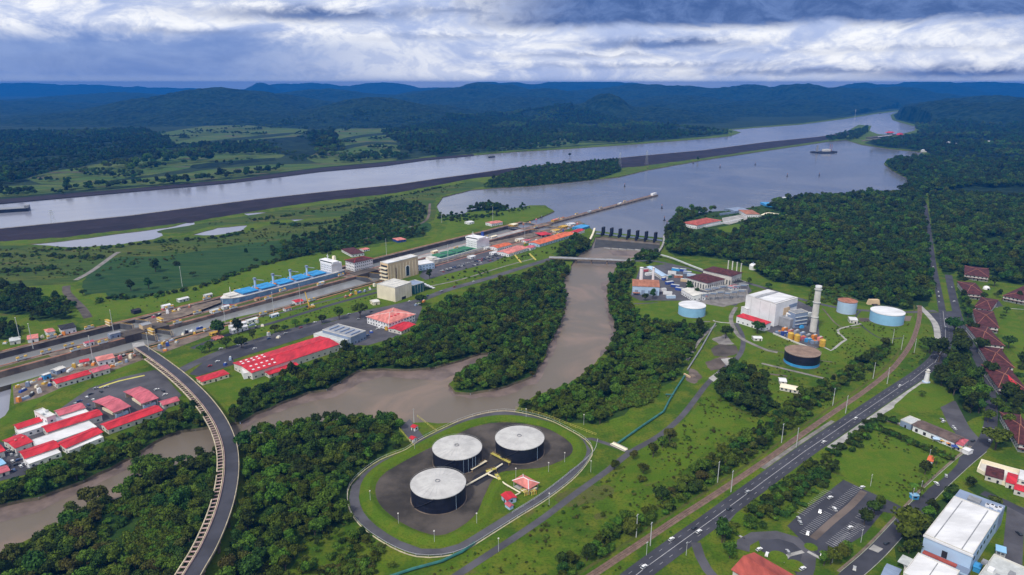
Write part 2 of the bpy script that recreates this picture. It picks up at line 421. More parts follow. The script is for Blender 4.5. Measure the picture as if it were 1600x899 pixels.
CANAL = PP([(-90, 328), (0, 318), (100, 309), (200, 300), (300, 291), (365, 285), (430, 277), (500, 268), (600, 259), (665, 250), (740, 243), (800, 238), (900, 232), (1000, 225), (1100, 217), (1140, 213), (1158, 207), (1142, 203),
    (1180, 200), (1250, 195), (1320, 186), (1370, 178), (1405, 174), (1391, 180), (1395, 188), (1412, 193), (1430, 198), (1430, 204), (1404, 211), (1372, 210), (1358, 204), (1362, 197), (1342, 195), (1326, 204), (1300, 213), (1280, 217), (1200, 226),
    (1100, 239), (1000, 248), (900, 257), (800, 267), (740, 276), (680, 284), (620, 293), (500, 305), (400, 316), (300, 329), (200, 342), (100, 353), (0, 363), (-90, 372)])
LAGOONS = [PP([(45, 382), (100, 377), (180, 366), (260, 356), (302, 346), (304, 351), (250, 362), (255, 368), (240, 374), (180, 383), (110, 387)]),
           PP([(300, 367), (340, 356), (386, 352), (381, 360), (335, 368)]), PP([(380, 334), (405, 332), (436, 331), (430, 336), (395, 341)]),
           PP([(443, 341), (470, 334), (499, 332), (490, 340), (460, 346)]), PP([(1492, 301), (1505, 294), (1530, 292), (1558, 295), (1552, 300), (1530, 303)]), PP([(1563, 294), (1600, 292), (1640, 294), (1640, 304), (1600, 303), (1580, 300)])]
RIVER = ragged(RIVER, 3.0, 8); LAKE = ragged(LAKE, 3.0, 20); CANAL = ragged(CANAL, 4.0, 40)
LAGOONS = [ragged(l, 5.0, 14) for l in LAGOONS]
HOLES = [RIVER, LAKE, LANES, APPROACH, CANAL] + LAGOONS
GROUND_BOX = [(-26000, 40), (26000, 40), (26000, 30000), (-26000, 30000)]
def build_ground():
    verts = [Vector(p) for p in GROUND_BOX]; faces = [[0, 1, 2, 3]]
    for h in HOLES:
        o = len(verts); verts += [Vector((p.x, p.y)) for p in h]; faces.append(list(range(o, o + len(h))))
    r = mgeo.delaunay_2d_cdt(verts, [], faces, 0, 1e-4)
    rv, rf, of = r[0], r[2], r[5]
    vs = [(p.x, p.y, 0.0) for p in rv]
    cx = np.array([[sum(rv[i].x for i in f) / 3, sum(rv[i].y for i in f) / 3] for f in rf])
    wet = np.zeros(len(rf), bool)
    for h in HOLES: wet |= inpoly(cx[:, 0], cx[:, 1], h)
    fs = [tuple(f) for f, w in zip(rf, wet) if not w]
    # make every face look up
    out = []
    for f in fs:
        a, b, c = rv[f[0]], rv[f[1]], rv[f[2]]
        out.append(f if (b.x - a.x) * (c.y - a.y) - (b.y - a.y) * (c.x - a.x) > 0 else (f[0], f[2], f[1]))
    g = MB().vf(vs, out).build('ground', 'grass'); struct(g)
    # sloping banks round the water
    mb = MB()
    for hi, h in enumerate(HOLES):
        n = len(h); ar = sum(h[i].x * h[(i + 1) % n].y - h[(i + 1) % n].x * h[i].y for i in range(n)); sg = 1 if ar > 0 else -1
        slope = .2 if hi in (2,) else 2.5
        mid = np.array([[(h[i].x + h[(i + 1) % n].x) / 2, (h[i].y + h[(i + 1) % n].y) / 2] for i in range(n)])
        inside = np.zeros(n, bool)
        for hj, q in enumerate(HOLES):
            if hj != hi: inside |= inpoly(mid[:, 0], mid[:, 1], q)
        for i in range(n):
            if inside[i]: continue
            a, b = h[i], h[(i + 1) % n]; d = (b - a); d = d.normalized() if d.length else Vector((1, 0, 0)); nn = Vector((-d.y, d.x, 0)) * sg * slope
            mb.vf([(a.x, a.y, 0), (b.x, b.y, 0), (b.x + nn.x, b.y + nn.y, -9), (a.x + nn.x, a.y + nn.y, -9)], [(0, 1, 2, 3)] if sg > 0 else [(3, 2, 1, 0)])
    struct(mb.build('bank', 'bank'))
build_ground()
for h in HOLES: KEEP_POLY.append([(p.x, p.y) for p in h])
sheet('river', RIVER, -2.0, 'river_water')
sheet('lake', LAKE, -1.6, 'lake_water')
sheet('canal', CANAL, -1.2, 'canal_water')
for l in LAGOONS: sheet('lagoon', l, -.6, 'canal_water')
sheet('lock_water', [LK(-420, -43), LK(128, -43), LK(128, 43), LK(-420, 43)], -4.8, 'lock_water')
sheet('approach_water', APPROACH, -4.4, 'canal_water')
sheet('lock_water', [LK(128, -43), LK(400, -43), LK(400, 43), LK(128, 43)], -2.6, 'lock_water')
sheet('lock_water', [LK(400, -43), LK(450, -43), LK(450, 43), LK(400, 43)], -5.5, 'lock_water')
sheet('lock_water', [LK(450, -43), LK(790, -43), LK(790, 43), LK(450, 43)], -5.0, 'lock_water')
sheet('lock_water', [LK(790, -43), LK(845, -43), LK(845, 43), LK(790, 43)], -1.7, 'lake_water')
# mud banks and shallows in the river
for mp in ([(-30, 797), (0, 787), (60, 775), (130, 749), (190, 719), (240, 689), (240, 700), (190, 733), (130, 765), (60, 795), (0, 812), (-30, 816)],
           [(375, 658), (440, 627), (480, 611), (510, 607), (540, 589), (560, 577), (600, 574), (640, 576), (680, 572), (720, 561), (776, 549), (772, 555), (730, 572), (690, 592), (640, 590), (600, 586), (560, 596), (520, 618), (470, 628), (420, 645), (380, 668)],
           [(702, 598), (712, 611), (735, 613), (780, 605), (834, 585), (850, 559), (862, 529), (880, 489), (884, 490), (872, 530), (856, 566), (838, 596), (790, 614), (735, 621), (705, 615)],
           [(957, 432), (948, 462), (955, 490), (963, 515), (958, 540), (940, 556), (936, 550), (952, 536), (955, 512), (944, 470), (940, 440)]):
    sheet('mud_bank', ragged(PP(mp), 5, 9), -1.93, 'mud')
# plains, fields, marsh and forest floors (each a sheet a few centimetres above the one below)
def field(name, px, z, m, rag=6, step=12): return area(name, px, z, m, rag=rag, step=step, soft=True)
sheet('plain', PP([(-90, 318), (0, 312), (100, 303), (200, 294), (300, 285), (365, 280), (430, 272), (500, 263), (600, 254), (665, 246), (740, 240), (800, 235), (900, 229), (1000, 222), (1100, 214), (1138, 209), (1138, 202), (1180, 198), (1250, 193), (1320, 184), (1370, 176), (1405, 172)]) + [Vector((3000, 29000, 0)), Vector((-25000, 29000, 0)), Vector((-25000, 1600, 0))], .10, 'far_ground')
sheet('plain', PP([(1411, 172), (1396, 180), (1400, 187), (1416, 191), (1438, 197), (1436, 206), (1404, 215), (1376, 214), (1350, 224), (1390, 231), (1445, 236), (1458, 243), (1392, 250), (1387, 255), (1398, 265), (1420, 276), (1424, 288), (1408, 300), (1490, 304), (1560, 306), (1700, 306)]) + [Vector((25000, 1600, 0)), Vector((25000, 29000, 0)), Vector((3600, 29000, 0))], .10, 'far_forest')
sheet('canal_bank', PP([(-90, 318), (0, 312), (100, 303), (200, 295), (300, 286), (365, 281), (430, 272), (500, 263), (600, 254), (665, 247), (740, 241), (740, 243.5), (665, 250.5), (600, 259.5), (500, 268.5), (430, 277.5), (365, 285.5), (300, 291.5), (200, 300.5), (100, 309.5), (0, 318.5), (-90, 328.5)]), .25, 'berm_rock')
FAR_FIELDS = [[(222, 214), (270, 205), (330, 196), (400, 188), (452, 192), (480, 205), (440, 219), (400, 226), (330, 231), (270, 224)],
    [(500, 213), (540, 199), (600, 193), (690, 192), (650, 203), (600, 206), (618, 222), (625, 238), (590, 250), (520, 256), (480, 250), (500, 235), (515, 225)],
    [(50, 276), (120, 262), (200, 250), (300, 240), (400, 233), (445, 243), (400, 253), (340, 256), (280, 266), (200, 279), (120, 288), (60, 288)],
    [(0, 292), (60, 289), (150, 286), (260, 275), (340, 264), (420, 258), (500, 256), (620, 247), (620, 251), (500, 262), (400, 274), (300, 284), (200, 292), (100, 300), (0, 309)],
    [(650, 248), (700, 240), (800, 229), (880, 215), (960, 212), (1000, 220), (900, 228), (800, 234), (700, 243)], [(720, 168), (760, 163), (790, 166), (770, 171), (735, 172)], [(880, 208), (900, 200), (925, 203), (915, 212), (890, 214)]]
for q in FAR_FIELDS: field('field', q, .45, 'far_field', 25, 60)
for i, q in enumerate(([(250, 222), (330, 206), (430, 196), (432, 199), (335, 210), (255, 226)], [(270, 228), (350, 218), (450, 208), (452, 211), (355, 222), (275, 231)], [(90, 278), (200, 261), (330, 250), (400, 243), (400, 246), (320, 254), (200, 266), (92, 283)], [(520, 232), (580, 222), (625, 224), (625, 227), (580, 226), (525, 237)], [(530, 244), (600, 233), (628, 231), (628, 234), (600, 237), (535, 249)], [(515, 222), (560, 212), (600, 208), (600, 211), (560, 216), (520, 226)], [(60, 298), (200, 284), (330, 273), (440, 264), (440, 267), (330, 277), (200, 288), (62, 302)], [(680, 243), (760, 234), (860, 224), (860, 226), (760, 237), (684, 246)])): field('terrace', q, 1.0, 'far_ground' if i % 2 else 'marsh', 18, 40)
field('quarry_terrace', [(400, 219), (470, 214), (510, 215), (515, 226), (500, 238), (470, 245), (430, 240), (400, 231), (350, 230)], .7, 'far_forest', 25, 60)
field('quarry_terrace', [(300, 258), (380, 250), (430, 247), (430, 251), (380, 256), (310, 264)], .7, 'far_forest', 15, 60)
field('marsh', [(-60, 385), (0, 384), (45, 385), (110, 390), (180, 386), (260, 374), (300, 372), (340, 371), (390, 363), (420, 352), (500, 343), (560, 336), (640, 322), (676, 318), (680, 340), (660, 350), (560, 366), (470, 380), (400, 397), (300, 404), (200, 403), (130, 436), (100, 444), (0, 450), (-60, 455)], .05, 'marsh')
field('marsh', [(245, 362), (300, 352), (400, 335), (500, 320), (600, 308), (680, 296), (735, 284), (760, 290), (690, 306), (676, 318), (640, 320), (560, 334), (500, 341), (440, 344), (390, 350), (330, 354), (290, 364)], .06, 'marsh')
field('reed_bed', [(130, 440), (150, 420), (185, 402), (260, 400), (360, 385), (470, 372), (560, 362), (660, 348), (670, 362), (600, 372), (560, 385), (470, 400), (420, 412), (380, 422), (330, 440), (260, 455), (180, 470), (165, 458), (135, 460)], .09, 'reeds')
field('lawn', [(70, 455), (105, 445), (130, 462), (170, 475), (260, 458), (330, 442), (380, 424), (470, 402), (540, 388), (500, 418), (430, 444), (340, 464), (240, 488), (150, 500), (70, 480)], .10, 'lawn', 3)
field('lawn', [(560, 392), (640, 378), (680, 372), (700, 350), (690, 340), (760, 334), (830, 324), (862, 330), (800, 342), (740, 356), (670, 376), (600, 396), (560, 404)], .10, 'lawn', 3)
for q in ([(340, 505), (420, 485), (500, 468), (590, 452), (600, 460), (520, 482), (440, 502), (350, 522)], [(400, 515), (470, 496), (560, 472), (596, 460), (615, 474), (560, 485), (500, 498), (420, 518), (330, 540), (300, 548)],
          [(660, 436), (700, 428), (790, 404), (870, 380), (915, 357), (918, 362), (890, 384), (830, 408), (760, 425), (670, 450)], [(90, 598), (170, 578), (230, 562), (235, 568), (160, 590), (90, 612), (40, 645), (0, 668), (0, 655), (40, 630)]):
    field('lawn', q, .11, 'lawn', 2)
for q in ([(318, 600), (360, 580), (396, 592), (400, 600), (372, 625), (345, 622)], [(990, 480), (1060, 470), (1115, 480), (1130, 498), (1060, 502), (995, 494)], [(1110, 470), (1160, 500), (1200, 520), (1190, 545), (1150, 540), (1120, 500)],
          [(1290, 470), (1360, 480), (1420, 490), (1430, 520), (1400, 545), (1340, 530), (1300, 550), (1280, 515)], [(1085, 640), (1110, 610), (1130, 620), (1150, 650), (1120, 690), (1060, 740), (1000, 760), (960, 770), (990, 715), (1040, 685)]):
    field('lawn', q, .05, 'lawn', 3)
field('lawn', [(1375, 665), (1300, 720), (1320, 745), (1395, 786), (1425, 785), (1500, 715), (1450, 690), (1400, 668)], .06, 'lawn', 3)
field('lawn', [(1395, 640), (1440, 600), (1475, 600), (1490, 625), (1460, 640), (1430, 645)], .06, 'lawn', 3)
field('lawn', [(1545, 490), (1575, 480), (1600, 520), (1600, 570), (1570, 530)], .05, 'lawn', 3)
BERM_T = [(-90, 367), (0, 358), (100, 348), (200, 338), (300, 325), (400, 312), (500, 301), (620, 289), (680, 280), (740, 272), (800, 263), (900, 253), (960, 248), (1000, 244), (1100, 235), (1200, 222), (1280, 214), (1326, 207)]
BERM_F = [(-90, 390), (0, 380), (100, 374), (200, 362), (300, 350), (400, 332), (500, 316), (620, 303), (680, 291), (740, 279), (800, 274), (900, 269), (960, 266), (1000, 263), (1100, 249), (1200, 234), (1280, 222), (1330, 211)]
def build_berm():
    T = [P(x, y, 9.0) for x, y in BERM_T]; Ft = [P(x, y, 0.0) for x, y in BERM_F]; T2 = []; F2 = []
    for a, b, c, d in zip(T, T[1:], Ft, Ft[1:]):
        for k in range(8):
            w = (random.random() - .5) * 4
            T2.append(a.lerp(b, k / 8)); q = c.lerp(d, k / 8); q.y += w * 2; F2.append(q)
    T2.append(T[-1]); F2.append(Ft[-1]); n = len(T2); v = []; f = []
    for i in range(n):
        a = T2[max(i - 1, 0)]; b = T2[min(i + 1, n - 1)]; d = Vector((b.x - a.x, b.y - a.y, 0)).normalized(); nn = Vector((-d.y, d.x, 0))
        m1 = F2[i].lerp(T2[i], .45); m1.z = 3.4 + random.random(); m2 = F2[i].lerp(T2[i], .55); m2.z = 4.2
        v += [(F2[i].x, F2[i].y, -2.2), tuple(m1), tuple(m2), tuple(T2[i]), tuple(T2[i] + nn * 8), tuple(T2[i] + nn * 26 - Vector((0, 0, 12)))]
    for i in range(n - 1):
        for j in range(5): f.append((i * 6 + j + 1, i * 6 + j, i * 6 + 6 + j, i * 6 + 7 + j))
    o = MB().vf(v, f).build('earth_dam', 'berm_rock'); struct(o)
    MB().sweep(T2, [(7.0, .12), (1.0, .12)]).build('dam_road', 'gravel', o)
build_berm()


# ------------------------------------------------------------------ hills far off
def hill_h(x, y):
    h = np.zeros_like(x)
    # (photo x, distance, height, half-width across, half-depth)
    for px, D, hh, sx, sy in ((350, 6100, 215, 560, 700), (270, 6300, 120, 380, 500), (445, 6600, 135, 420, 500), (600, 5100, 158, 360, 420), (540, 5500, 90, 380, 400), (670, 5500, 85, 330, 400), (945, 5300, 186, 150, 260), (895, 5350, 95, 280, 330), (1010, 5300, 90, 260, 330),
        (340, 4900, 75, 380, 260), (250, 4800, 50, 300, 240), (750, 9500, 235, 900, 700), (850, 8800, 190, 500, 600), (980, 9200, 225, 800, 700), (1100, 9000, 215, 700, 700), (1160, 8600, 225, 420, 500), (1240, 7800, 228, 420, 500), (1300, 8200, 200, 500, 500), (1380, 9000, 195, 700, 600), (1060, 7200, 130, 600, 500), (1200, 6700, 110, 450, 400), (800, 7000, 130, 500, 500),
        (1100, 6300, 80, 500, 350), (720, 8200, 190, 700, 500), (500, 9000, 165, 900, 600), (200, 9500, 120, 900, 700), (1480, 4700, 138, 260, 420), (1600, 4500, 150, 380, 480), (1700, 4300, 180, 400, 450), (1540, 5600, 165, 500, 500), (1475, 5500, 115, 170, 300), (1850, 4200, 190, 500, 600), (-150, 7000, 150, 900, 700), (-400, 5600, 160, 700, 700),
        (60, 7600, 60, 700, 500), (900, 14500, 285, 2600, 900), (1500, 13500, 280, 2600, 800), (600, 15000, 275, 700, 700), (760, 14000, 285, 380, 600), (480, 15500, 285, 1000, 600), (420, 13500, 270, 240, 500), (1330, 11500, 262, 500, 500), (1160, 9500, 258, 350, 400), (1240, 9000, 262, 450, 400), (1450, 12000, 265, 500, 500), (0, 16500, 245, 4000, 900)):
        c = (px - 800) / F * D * .985
        h += hh ** 6.0 * np.exp(-3.0 * (((x - c) / sx) ** 2 + ((y - D) / sy) ** 2))
    h = h ** (1 / 6)
    return h
def vnoise(x, y, seed):
    r = np.random.default_rng(seed); T = r.random((256, 256))
    xi = np.floor(x).astype(int); yi = np.floor(y).astype(int); fx = x - xi; fy = y - yi; fx = fx * fx * (3 - 2 * fx); fy = fy * fy * (3 - 2 * fy)
    g = lambda a, b: T[a % 256, b % 256]
    return (g(xi, yi) * (1 - fx) + g(xi + 1, yi) * fx) * (1 - fy) + (g(xi, yi + 1) * (1 - fx) + g(xi + 1, yi + 1) * fx) * fy
def hill_z(x, y):
    h = hill_h(x, y)
    n = vnoise(x / 420, y / 420, 1) * .5 + vnoise(x / 190, y / 190, 2) * .28 + vnoise(x / 80, y / 80, 3) * .14
    low = np.clip((y - 3600) / 1500, .15, 1) * np.clip(h / 20, 0, 1)
    ch = [(p.x, p.y) for p in PP([(900, 258), (1000, 222), (1140, 199), (1250, 191), (1330, 180), (1370, 173), (1402, 169), (1430, 170), (1404, 180), (1404, 186), (1450, 194), (1462, 206), (1440, 250), (1100, 270)])]
    h = np.where(inpoly(x, y, ch), 0, h); low = np.where(inpoly(x, y, ch), 0, low)
    return np.minimum(h * (.96 + .34 * (n - .46)) + low * (n - .4) * 46 - 4, 272)
def build_hills():
    nd, na = 330, 560
    D = 3300 * (19000 / 3300) ** (np.arange(nd) / (nd - 1)); A = np.linspace(-.95, .95, na)
    dd, aa = np.meshgrid(D, A, indexing='ij'); x = dd * np.tan(aa) * .9; y = dd
    z = hill_z(x, y)
    z += np.where(z > 2, (np.random.default_rng(5).random(z.shape) - .5) * 9, 0)      # tree tops
    # the canal, lake and their shores stay flat
    px = 800 + F * x / (y * CP + H * SP)
    v = np.stack([x, y, z], -1).reshape(-1, 3); idx = np.arange(nd * na).reshape(nd, na)
    q = np.stack([idx[:-1, :-1], idx[:-1, 1:], idx[1:, 1:], idx[1:, :-1]], -1).reshape(-1, 4)
    zc = v[q][:, :, 2].max(1); q = q[zc > 0]
    used = np.unique(q); re = np.full(nd * na, -1); re[used] = np.arange(len(used))
    me = bpy.data.meshes.new('hills'); me.from_pydata(v[used].tolist(), [], re[q].tolist()); me.materials.append(M['far_forest']); me.update()
    struct(link('hills', me))
build_hills()

# ------------------------------------------------------------------ roads, paths, railway
HWY_UP = [(1474, 495), (1467, 458), (1458, 412), (1452, 365), (1447, 330), (1445, 318)]
strip('road', PP(HWY_UP), 7.5, .045, 'asphalt')
HWY_PX = [(960, 926), (985, 906), (1010, 887), (1060, 850), (1110, 814), (1160, 777), (1210, 740), (1260, 704), (1310, 670), (1360, 636), (1400, 609), (1440, 582), (1466, 557), (1477, 528), (1474, 490)]
hwy, HWY = strip('road', PP(HWY_PX), 12.6, .05, 'asphalt')
dashes('lane_marking', HWY, .3, .075, 'line_white', 60, .5, hwy)
for off in (-3.4, 3.4): dashes('lane_marking', offset([p for p in HWY if p.y < 900], off), .14, .07, 'line_white', 3, 6, hwy)
strip('shoulder', offset([p for p in HWY if 440 < p.y < 560], -9.6), 5.2, .03, 'concrete', 0)
strip('shoulder', offset([p for p in HWY if 400 < p.y < 470], 8.4), 3.0, .03, 'gravel', 0)
area('road_apron', [(1100, 808), (1112, 795), (1128, 783), (1150, 776), (1160, 790), (1140, 815), (1110, 830), (1085, 848), (1075, 842)], .035, 'old_asphalt', True)
area('road_apron', [(1447, 490), (1490, 486), (1492, 512), (1488, 530), (1462, 530), (1455, 505)], .04, 'asphalt', True)
strip('road', PP([(1482, 430), (1487, 455), (1493, 480), (1500, 505), (1508, 525), (1520, 545), (1535, 575), (1546, 610), (1549, 645), (1545, 675), (1530, 702), (1500, 727), (1458, 766), (1425, 802), (1370, 862), (1325, 902), (1300, 925)]), 8.6, .045, 'asphalt')
side_path = smooth(PP([(1530, 702), (1500, 727), (1458, 766), (1425, 802), (1370, 862), (1325, 902)]), 8)
kz = MB(); kz.sweep(offset(side_path, 4.6), [(.15, 0), (.15, .14), (-.15, .14), (-.15, 0)]); kz.sweep(offset(side_path, -4.6), [(.15, 0), (.15, .14), (-.15, .14), (-.15, 0)]); struct(kz.build('kerb', 'concrete'))
strip('pavement', offset(side_path, -5.6), 1.3, .06, 'old_concrete', 0)
area('road_crossing', [(1357, 858), (1372, 864), (1380, 858), (1365, 851)], .07, 'concrete')
strip('road', PP([(1478, 625), (1488, 645), (1500, 668), (1518, 688), (1530, 700)]), 14, .035, 'old_asphalt')
strip('road', PP([(1555, 470), (1570, 490), (1590, 515), (1610, 540)]), 8, .045, 'asphalt'); strip('path', PP([(1553, 480), (1600, 484)]), 1.6, .05, 'concrete', 0)
strip('road', PP([(1535, 770), (1570, 785), (1610, 805), (1640, 820)]), 7, .04, 'asphalt'); strip('road', PP([(1588, 790), (1585, 830), (1582, 870), (1580, 910)]), 9, .035, 'old_asphalt')
strip('path', PP([(1535, 668), (1560, 672)]), 1.5, .06, 'concrete', 0); strip('path', PP([(1400, 660), (1440, 675), (1480, 695), (1510, 710)]), 2.6, .05, 'concrete', 0); strip('path', PP([(1375, 655), (1400, 662), (1440, 677)]), 2, .045, 'dirt', 0)
strip('path', PP([(1372, 650), (1395, 637), (1420, 620), (1440, 602)]), 1.6, .05, 'concrete', 0)
# perimeter road of the tank yard, service road
PERIM = [(556, 760), (553, 778), (560, 802), (582, 826), (620, 850), (655, 863), (690, 863), (720, 855), (760, 831), (800, 806), (850, 775), (890, 744), (912, 718), (917, 704), (908, 690), (880, 673), (848, 658), (800, 647), (768, 648), (730, 658), (690, 676), (660, 692), (640, 706), (600, 722), (572, 742)]
perim, PERP = strip('road', PP(PERIM), 6.0, .05, 'old_asphalt', 3, True)
strip('road', PP([(708, 903), (760, 869), (800, 843), (850, 809), (900, 771), (950, 735), (985, 707), (1030, 681), (1062, 654), (1085, 626), (1105, 600), (1130, 577), (1150, 562), (1160, 545), (1160, 525), (1150, 505)]), 4.8, .05, 'old_asphalt')
area('concrete_slab', [(1107, 591), (1120, 582), (1127, 586), (1115, 597)], .08, 'concrete')
area('concrete_slab', [(1126, 561), (1145, 559), (1150, 562), (1136, 573)], .06, 'concrete')
strip('road', PP([(908, 688), (925, 686), (950, 694), (985, 707)]), 4, .04, 'old_asphalt')
strip('road', PP([(1150, 480), (1142, 496), (1146, 512), (1156, 527), (1172, 536), (1200, 548), (1215, 551)]), 4.5, .06, 'gravel')
strip('road', PP([(1190, 568), (1240, 580), (1290, 592)]), 3.5, .05, 'gravel'); strip('path', PP([(1190, 583), (1230, 588)]), 3, .04, 'dirt')
area('bare_ground', [(1110, 545), (1125, 538), (1150, 540), (1155, 552), (1135, 558), (1115, 556)], .05, 'basin_dirt', True, 2, 4)
area('bare_ground', [(1102, 566), (1125, 558), (1150, 560), (1130, 576), (1110, 580)], .04, 'dirt', True, 2, 4)
area('bare_ground', [(1112, 530), (1135, 522), (1150, 526), (1148, 538), (1125, 540)], .04, 'gravel', True, 2, 4)
area('bare_ground', [(1077, 575), (1090, 580), (1098, 590), (1085, 600), (1072, 595)], .05, 'dirt', True, 2, 4)
# power station yard and its roads
area('yard', [(985, 462), (1000, 418), (1050, 412), (1085, 428), (1165, 440), (1175, 455), (1150, 478), (1060, 470), (1000, 470)], .04, 'old_asphalt', True)
area('substation_yard', [(1085, 466), (1130, 450), (1168, 452), (1170, 470), (1130, 480), (1100, 475)], .06, 'gravel', True)
area('yard', [(1150, 500), (1172, 470), (1215, 455), (1290, 490), (1290, 540), (1272, 546), (1205, 520)], .05, 'old_asphalt', True)
strip('road', PP([(860, 403), (905, 404), (985, 408), (1020, 408), (1060, 416), (1110, 428), (1160, 440), (1210, 455), (1260, 470), (1310, 481), (1360, 486), (1420, 488), (1462, 486)]), 7, .055, 'old_asphalt')
strip('road', PP([(1436, 478), (1450, 492), (1462, 508), (1465, 530), (1463, 548)]), 6, .06, 'concrete')
strip('path', PP([(1286, 542), (1298, 548), (1314, 536), (1322, 531), (1309, 516), (1345, 506)]), 2.4, .06, 'concrete', 0)
strip('path', PP([(990, 475), (1060, 472), (1066, 472)]), 3, .05, 'old_asphalt', 0); strip('path', PP([(1024, 477), (1036, 492), (1060, 500), (1110, 503)]), 2.2, .05, 'gravel', 0); strip('path', PP([(1104, 480), (1112, 490), (1116, 502), (1140, 505)]), 2.4, .05, 'concrete', 0)
strip('path', PP([(1118, 508), (1095, 530), (1072, 566)]), 3, .05, 'gravel', 0)
strip('path', PP([(1285, 482), (1312, 510), (1345, 512)]), 1.8, .05, 'dirt', 0); strip('path', PP([(1346, 484), (1338, 500), (1374, 528), (1410, 528)]), 2.0, .05, 'asphalt', 0)
area('bare_ground', [(1340, 497), (1362, 497), (1362, 503), (1345, 503)], .05, 'dirt', True); area('bare_ground', [(1406, 494), (1425, 494), (1422, 502), (1406, 502)], .05, 'dirt', True)
# locks side
strip('road', PP([(300, 545), (345, 527), (395, 513), (425, 505), (470, 491), (530, 473), (590, 457)]), 6.5, .14, 'asphalt')
strip('road', PP([(330, 516), (390, 499), (440, 489), (500, 473), (590, 451)]), 3.5, .14, 'old_asphalt')
strip('road', PP([(262, 592), (300, 570), (350, 549), (400, 533), (450, 518), (500, 504), (560, 490), (610, 480), (660, 468), (700, 453), (760, 436), (830, 414), (866, 403)]), 11, .13, 'old_asphalt')
strip('path', PP([(670, 448), (720, 437), (790, 416), (835, 404)]), 3, .13, 'gravel', 0)
area('car_park', [(655, 432), (665, 418), (700, 405), (760, 392), (795, 398), (770, 410), (700, 428), (665, 438)], .15, 'old_asphalt', True)
area('yard', [(500, 508), (545, 496), (640, 470), (660, 480), (650, 505), (625, 525), (575, 540), (545, 540)], .12, 'old_asphalt', True)
area('yard', [(296, 585), (325, 560), (395, 535), (500, 505), (512, 516), (420, 545), (365, 562), (365, 570), (310, 588)], .12, 'asphalt', True)
area('yard', [(78, 650), (140, 607), (190, 590), (243, 578), (256, 586), (272, 605), (284, 618), (255, 645), (160, 672), (30, 725), (10, 720), (20, 680)], .12, 'old_asphalt', True)
area('yard', [(0, 690), (30, 700), (36, 722), (60, 728), (40, 742), (0, 752)], .115, 'asphalt', True)
area('quay', [(20, 604), (60, 590), (130, 566), (180, 552), (215, 552), (225, 562), (180, 578), (110, 600), (60, 622), (22, 632)], .12, 'old_concrete', True)
area('quay', [(225, 500), (260, 485), (300, 478), (345, 468), (345, 473), (290, 494), (240, 508)], .12, 'old_concrete', True); area('quay', [(235, 545), (285, 530), (350, 508), (352, 515), (300, 535), (255, 552)], .12, 'old_concrete', True)
area('quay', [(660, 400), (760, 380), (800, 372), (905, 345), (912, 350), (850, 372), (790, 392), (700, 404)], .12, 'old_concrete', True)
strip('yard_marking', PP([(152, 607), (185, 596), (226, 587)]), 2.5, .15, 'line_yellow', None)
strip('path', PP([(186, 394), (176, 400), (160, 412), (140, 426), (118, 438)]), 7, .15, 'gravel')
strip('path', PP([(104, 447), (104, 456), (112, 466), (128, 482), (138, 497)]), 9, .15, 'dark_concrete')
strip('path', PP([(560, 376), (620, 360), (665, 345), (672, 318)]), 5, .12, 'dirt'); strip('path', PP([(540, 354), (600, 348), (660, 340)]), 5, .12, 'dirt')
# right-hand car park and drives
area('car_park', [(1318, 750), (1352, 766), (1397, 786), (1420, 798), (1412, 806), (1380, 800), (1350, 836), (1312, 860), (1282, 872), (1258, 850), (1230, 822), (1250, 803), (1282, 778)], .06, 'asphalt', True)
def bays(A, B, n, ln, side):
    a, b = P(*A), P(*B); d = (b - a); u = d.normalized(); w = Vector((-u.y, u.x, 0)) * side; mb = MB()
    for i in range(n + 1):
        p = a + d * (i / n); h = u * .11; q = p + w * ln
        mb.vf([(r.x, r.y, .08) for r in (p - h, p + h, q + h, q - h)], [(0, 1, 2, 3) if side < 0 else (3, 2, 1, 0)])
    o = mb.build('bay_marking', 'line_white'); struct(o)
bays((1258, 806), (1300, 770), 16, 5, 1); bays((1262, 838), (1300, 805), 15, 5, 1); bays((1306, 800), (1346, 764), 16, 5, 1); bays((1290, 848), (1330, 815), 15, 5, -1); bays((1336, 808), (1362, 784), 10, 5, -1); bays((1312, 856), (1352, 824), 16, 4.5, 1)
strip('car_park_island', PP([(1270, 842), (1300, 815), (1330, 790), (1350, 768)]), 4.2, .10, 'dirt', None)
strip('road', PP([(1160, 860), (1162, 848), (1180, 838), (1215, 836), (1245, 845), (1265, 862), (1262, 885), (1255, 905)]), 7.5, .055, 'old_asphalt')
area('yard', [(1185, 842), (1225, 838), (1262, 850), (1268, 870), (1258, 900), (1245, 900), (1235, 880), (1190, 862)], .05, 'asphalt', True)
strip('path', PP([(1222, 878), (1232, 868), (1255, 862)]), 2.4, .09, 'concrete', 0); strip('path', PP([(1262, 862), (1284, 874)]), 2.0, .09, 'concrete', 0); strip('path', PP([(1145, 832), (1164, 842)]), 1.6, .06, 'concrete', 0)
strip('road', PP([(1087, 848), (1094, 870), (1105, 890), (1118, 905)]), 5.5, .05, 'old_asphalt')
for ct, r in (((1267, 855), 3.6), ((1216, 870), 5), ((1242, 884), 5)):
    c = P(*ct); sheet('traffic_island', [c + Vector((math.cos(a) * r, math.sin(a) * r, 0)) for a in np.linspace(0, 2 * PI, 16, endpoint=False)], .12, 'lawn')
for q in ([(868, 775), (900, 762), (950, 760), (958, 772), (925, 785), (880, 792)], [(1095, 655), (1106, 650), (1108, 668), (1096, 676)], [(1086, 628), (1092, 640), (1088, 650), (1082, 640)], [(930, 802), (944, 800), (948, 808), (934, 812)], [(1000, 752), (1020, 745), (1040, 748), (1012, 760)]):
    field('bare_patch', q, .04, 'dry_grass', 6, 3)
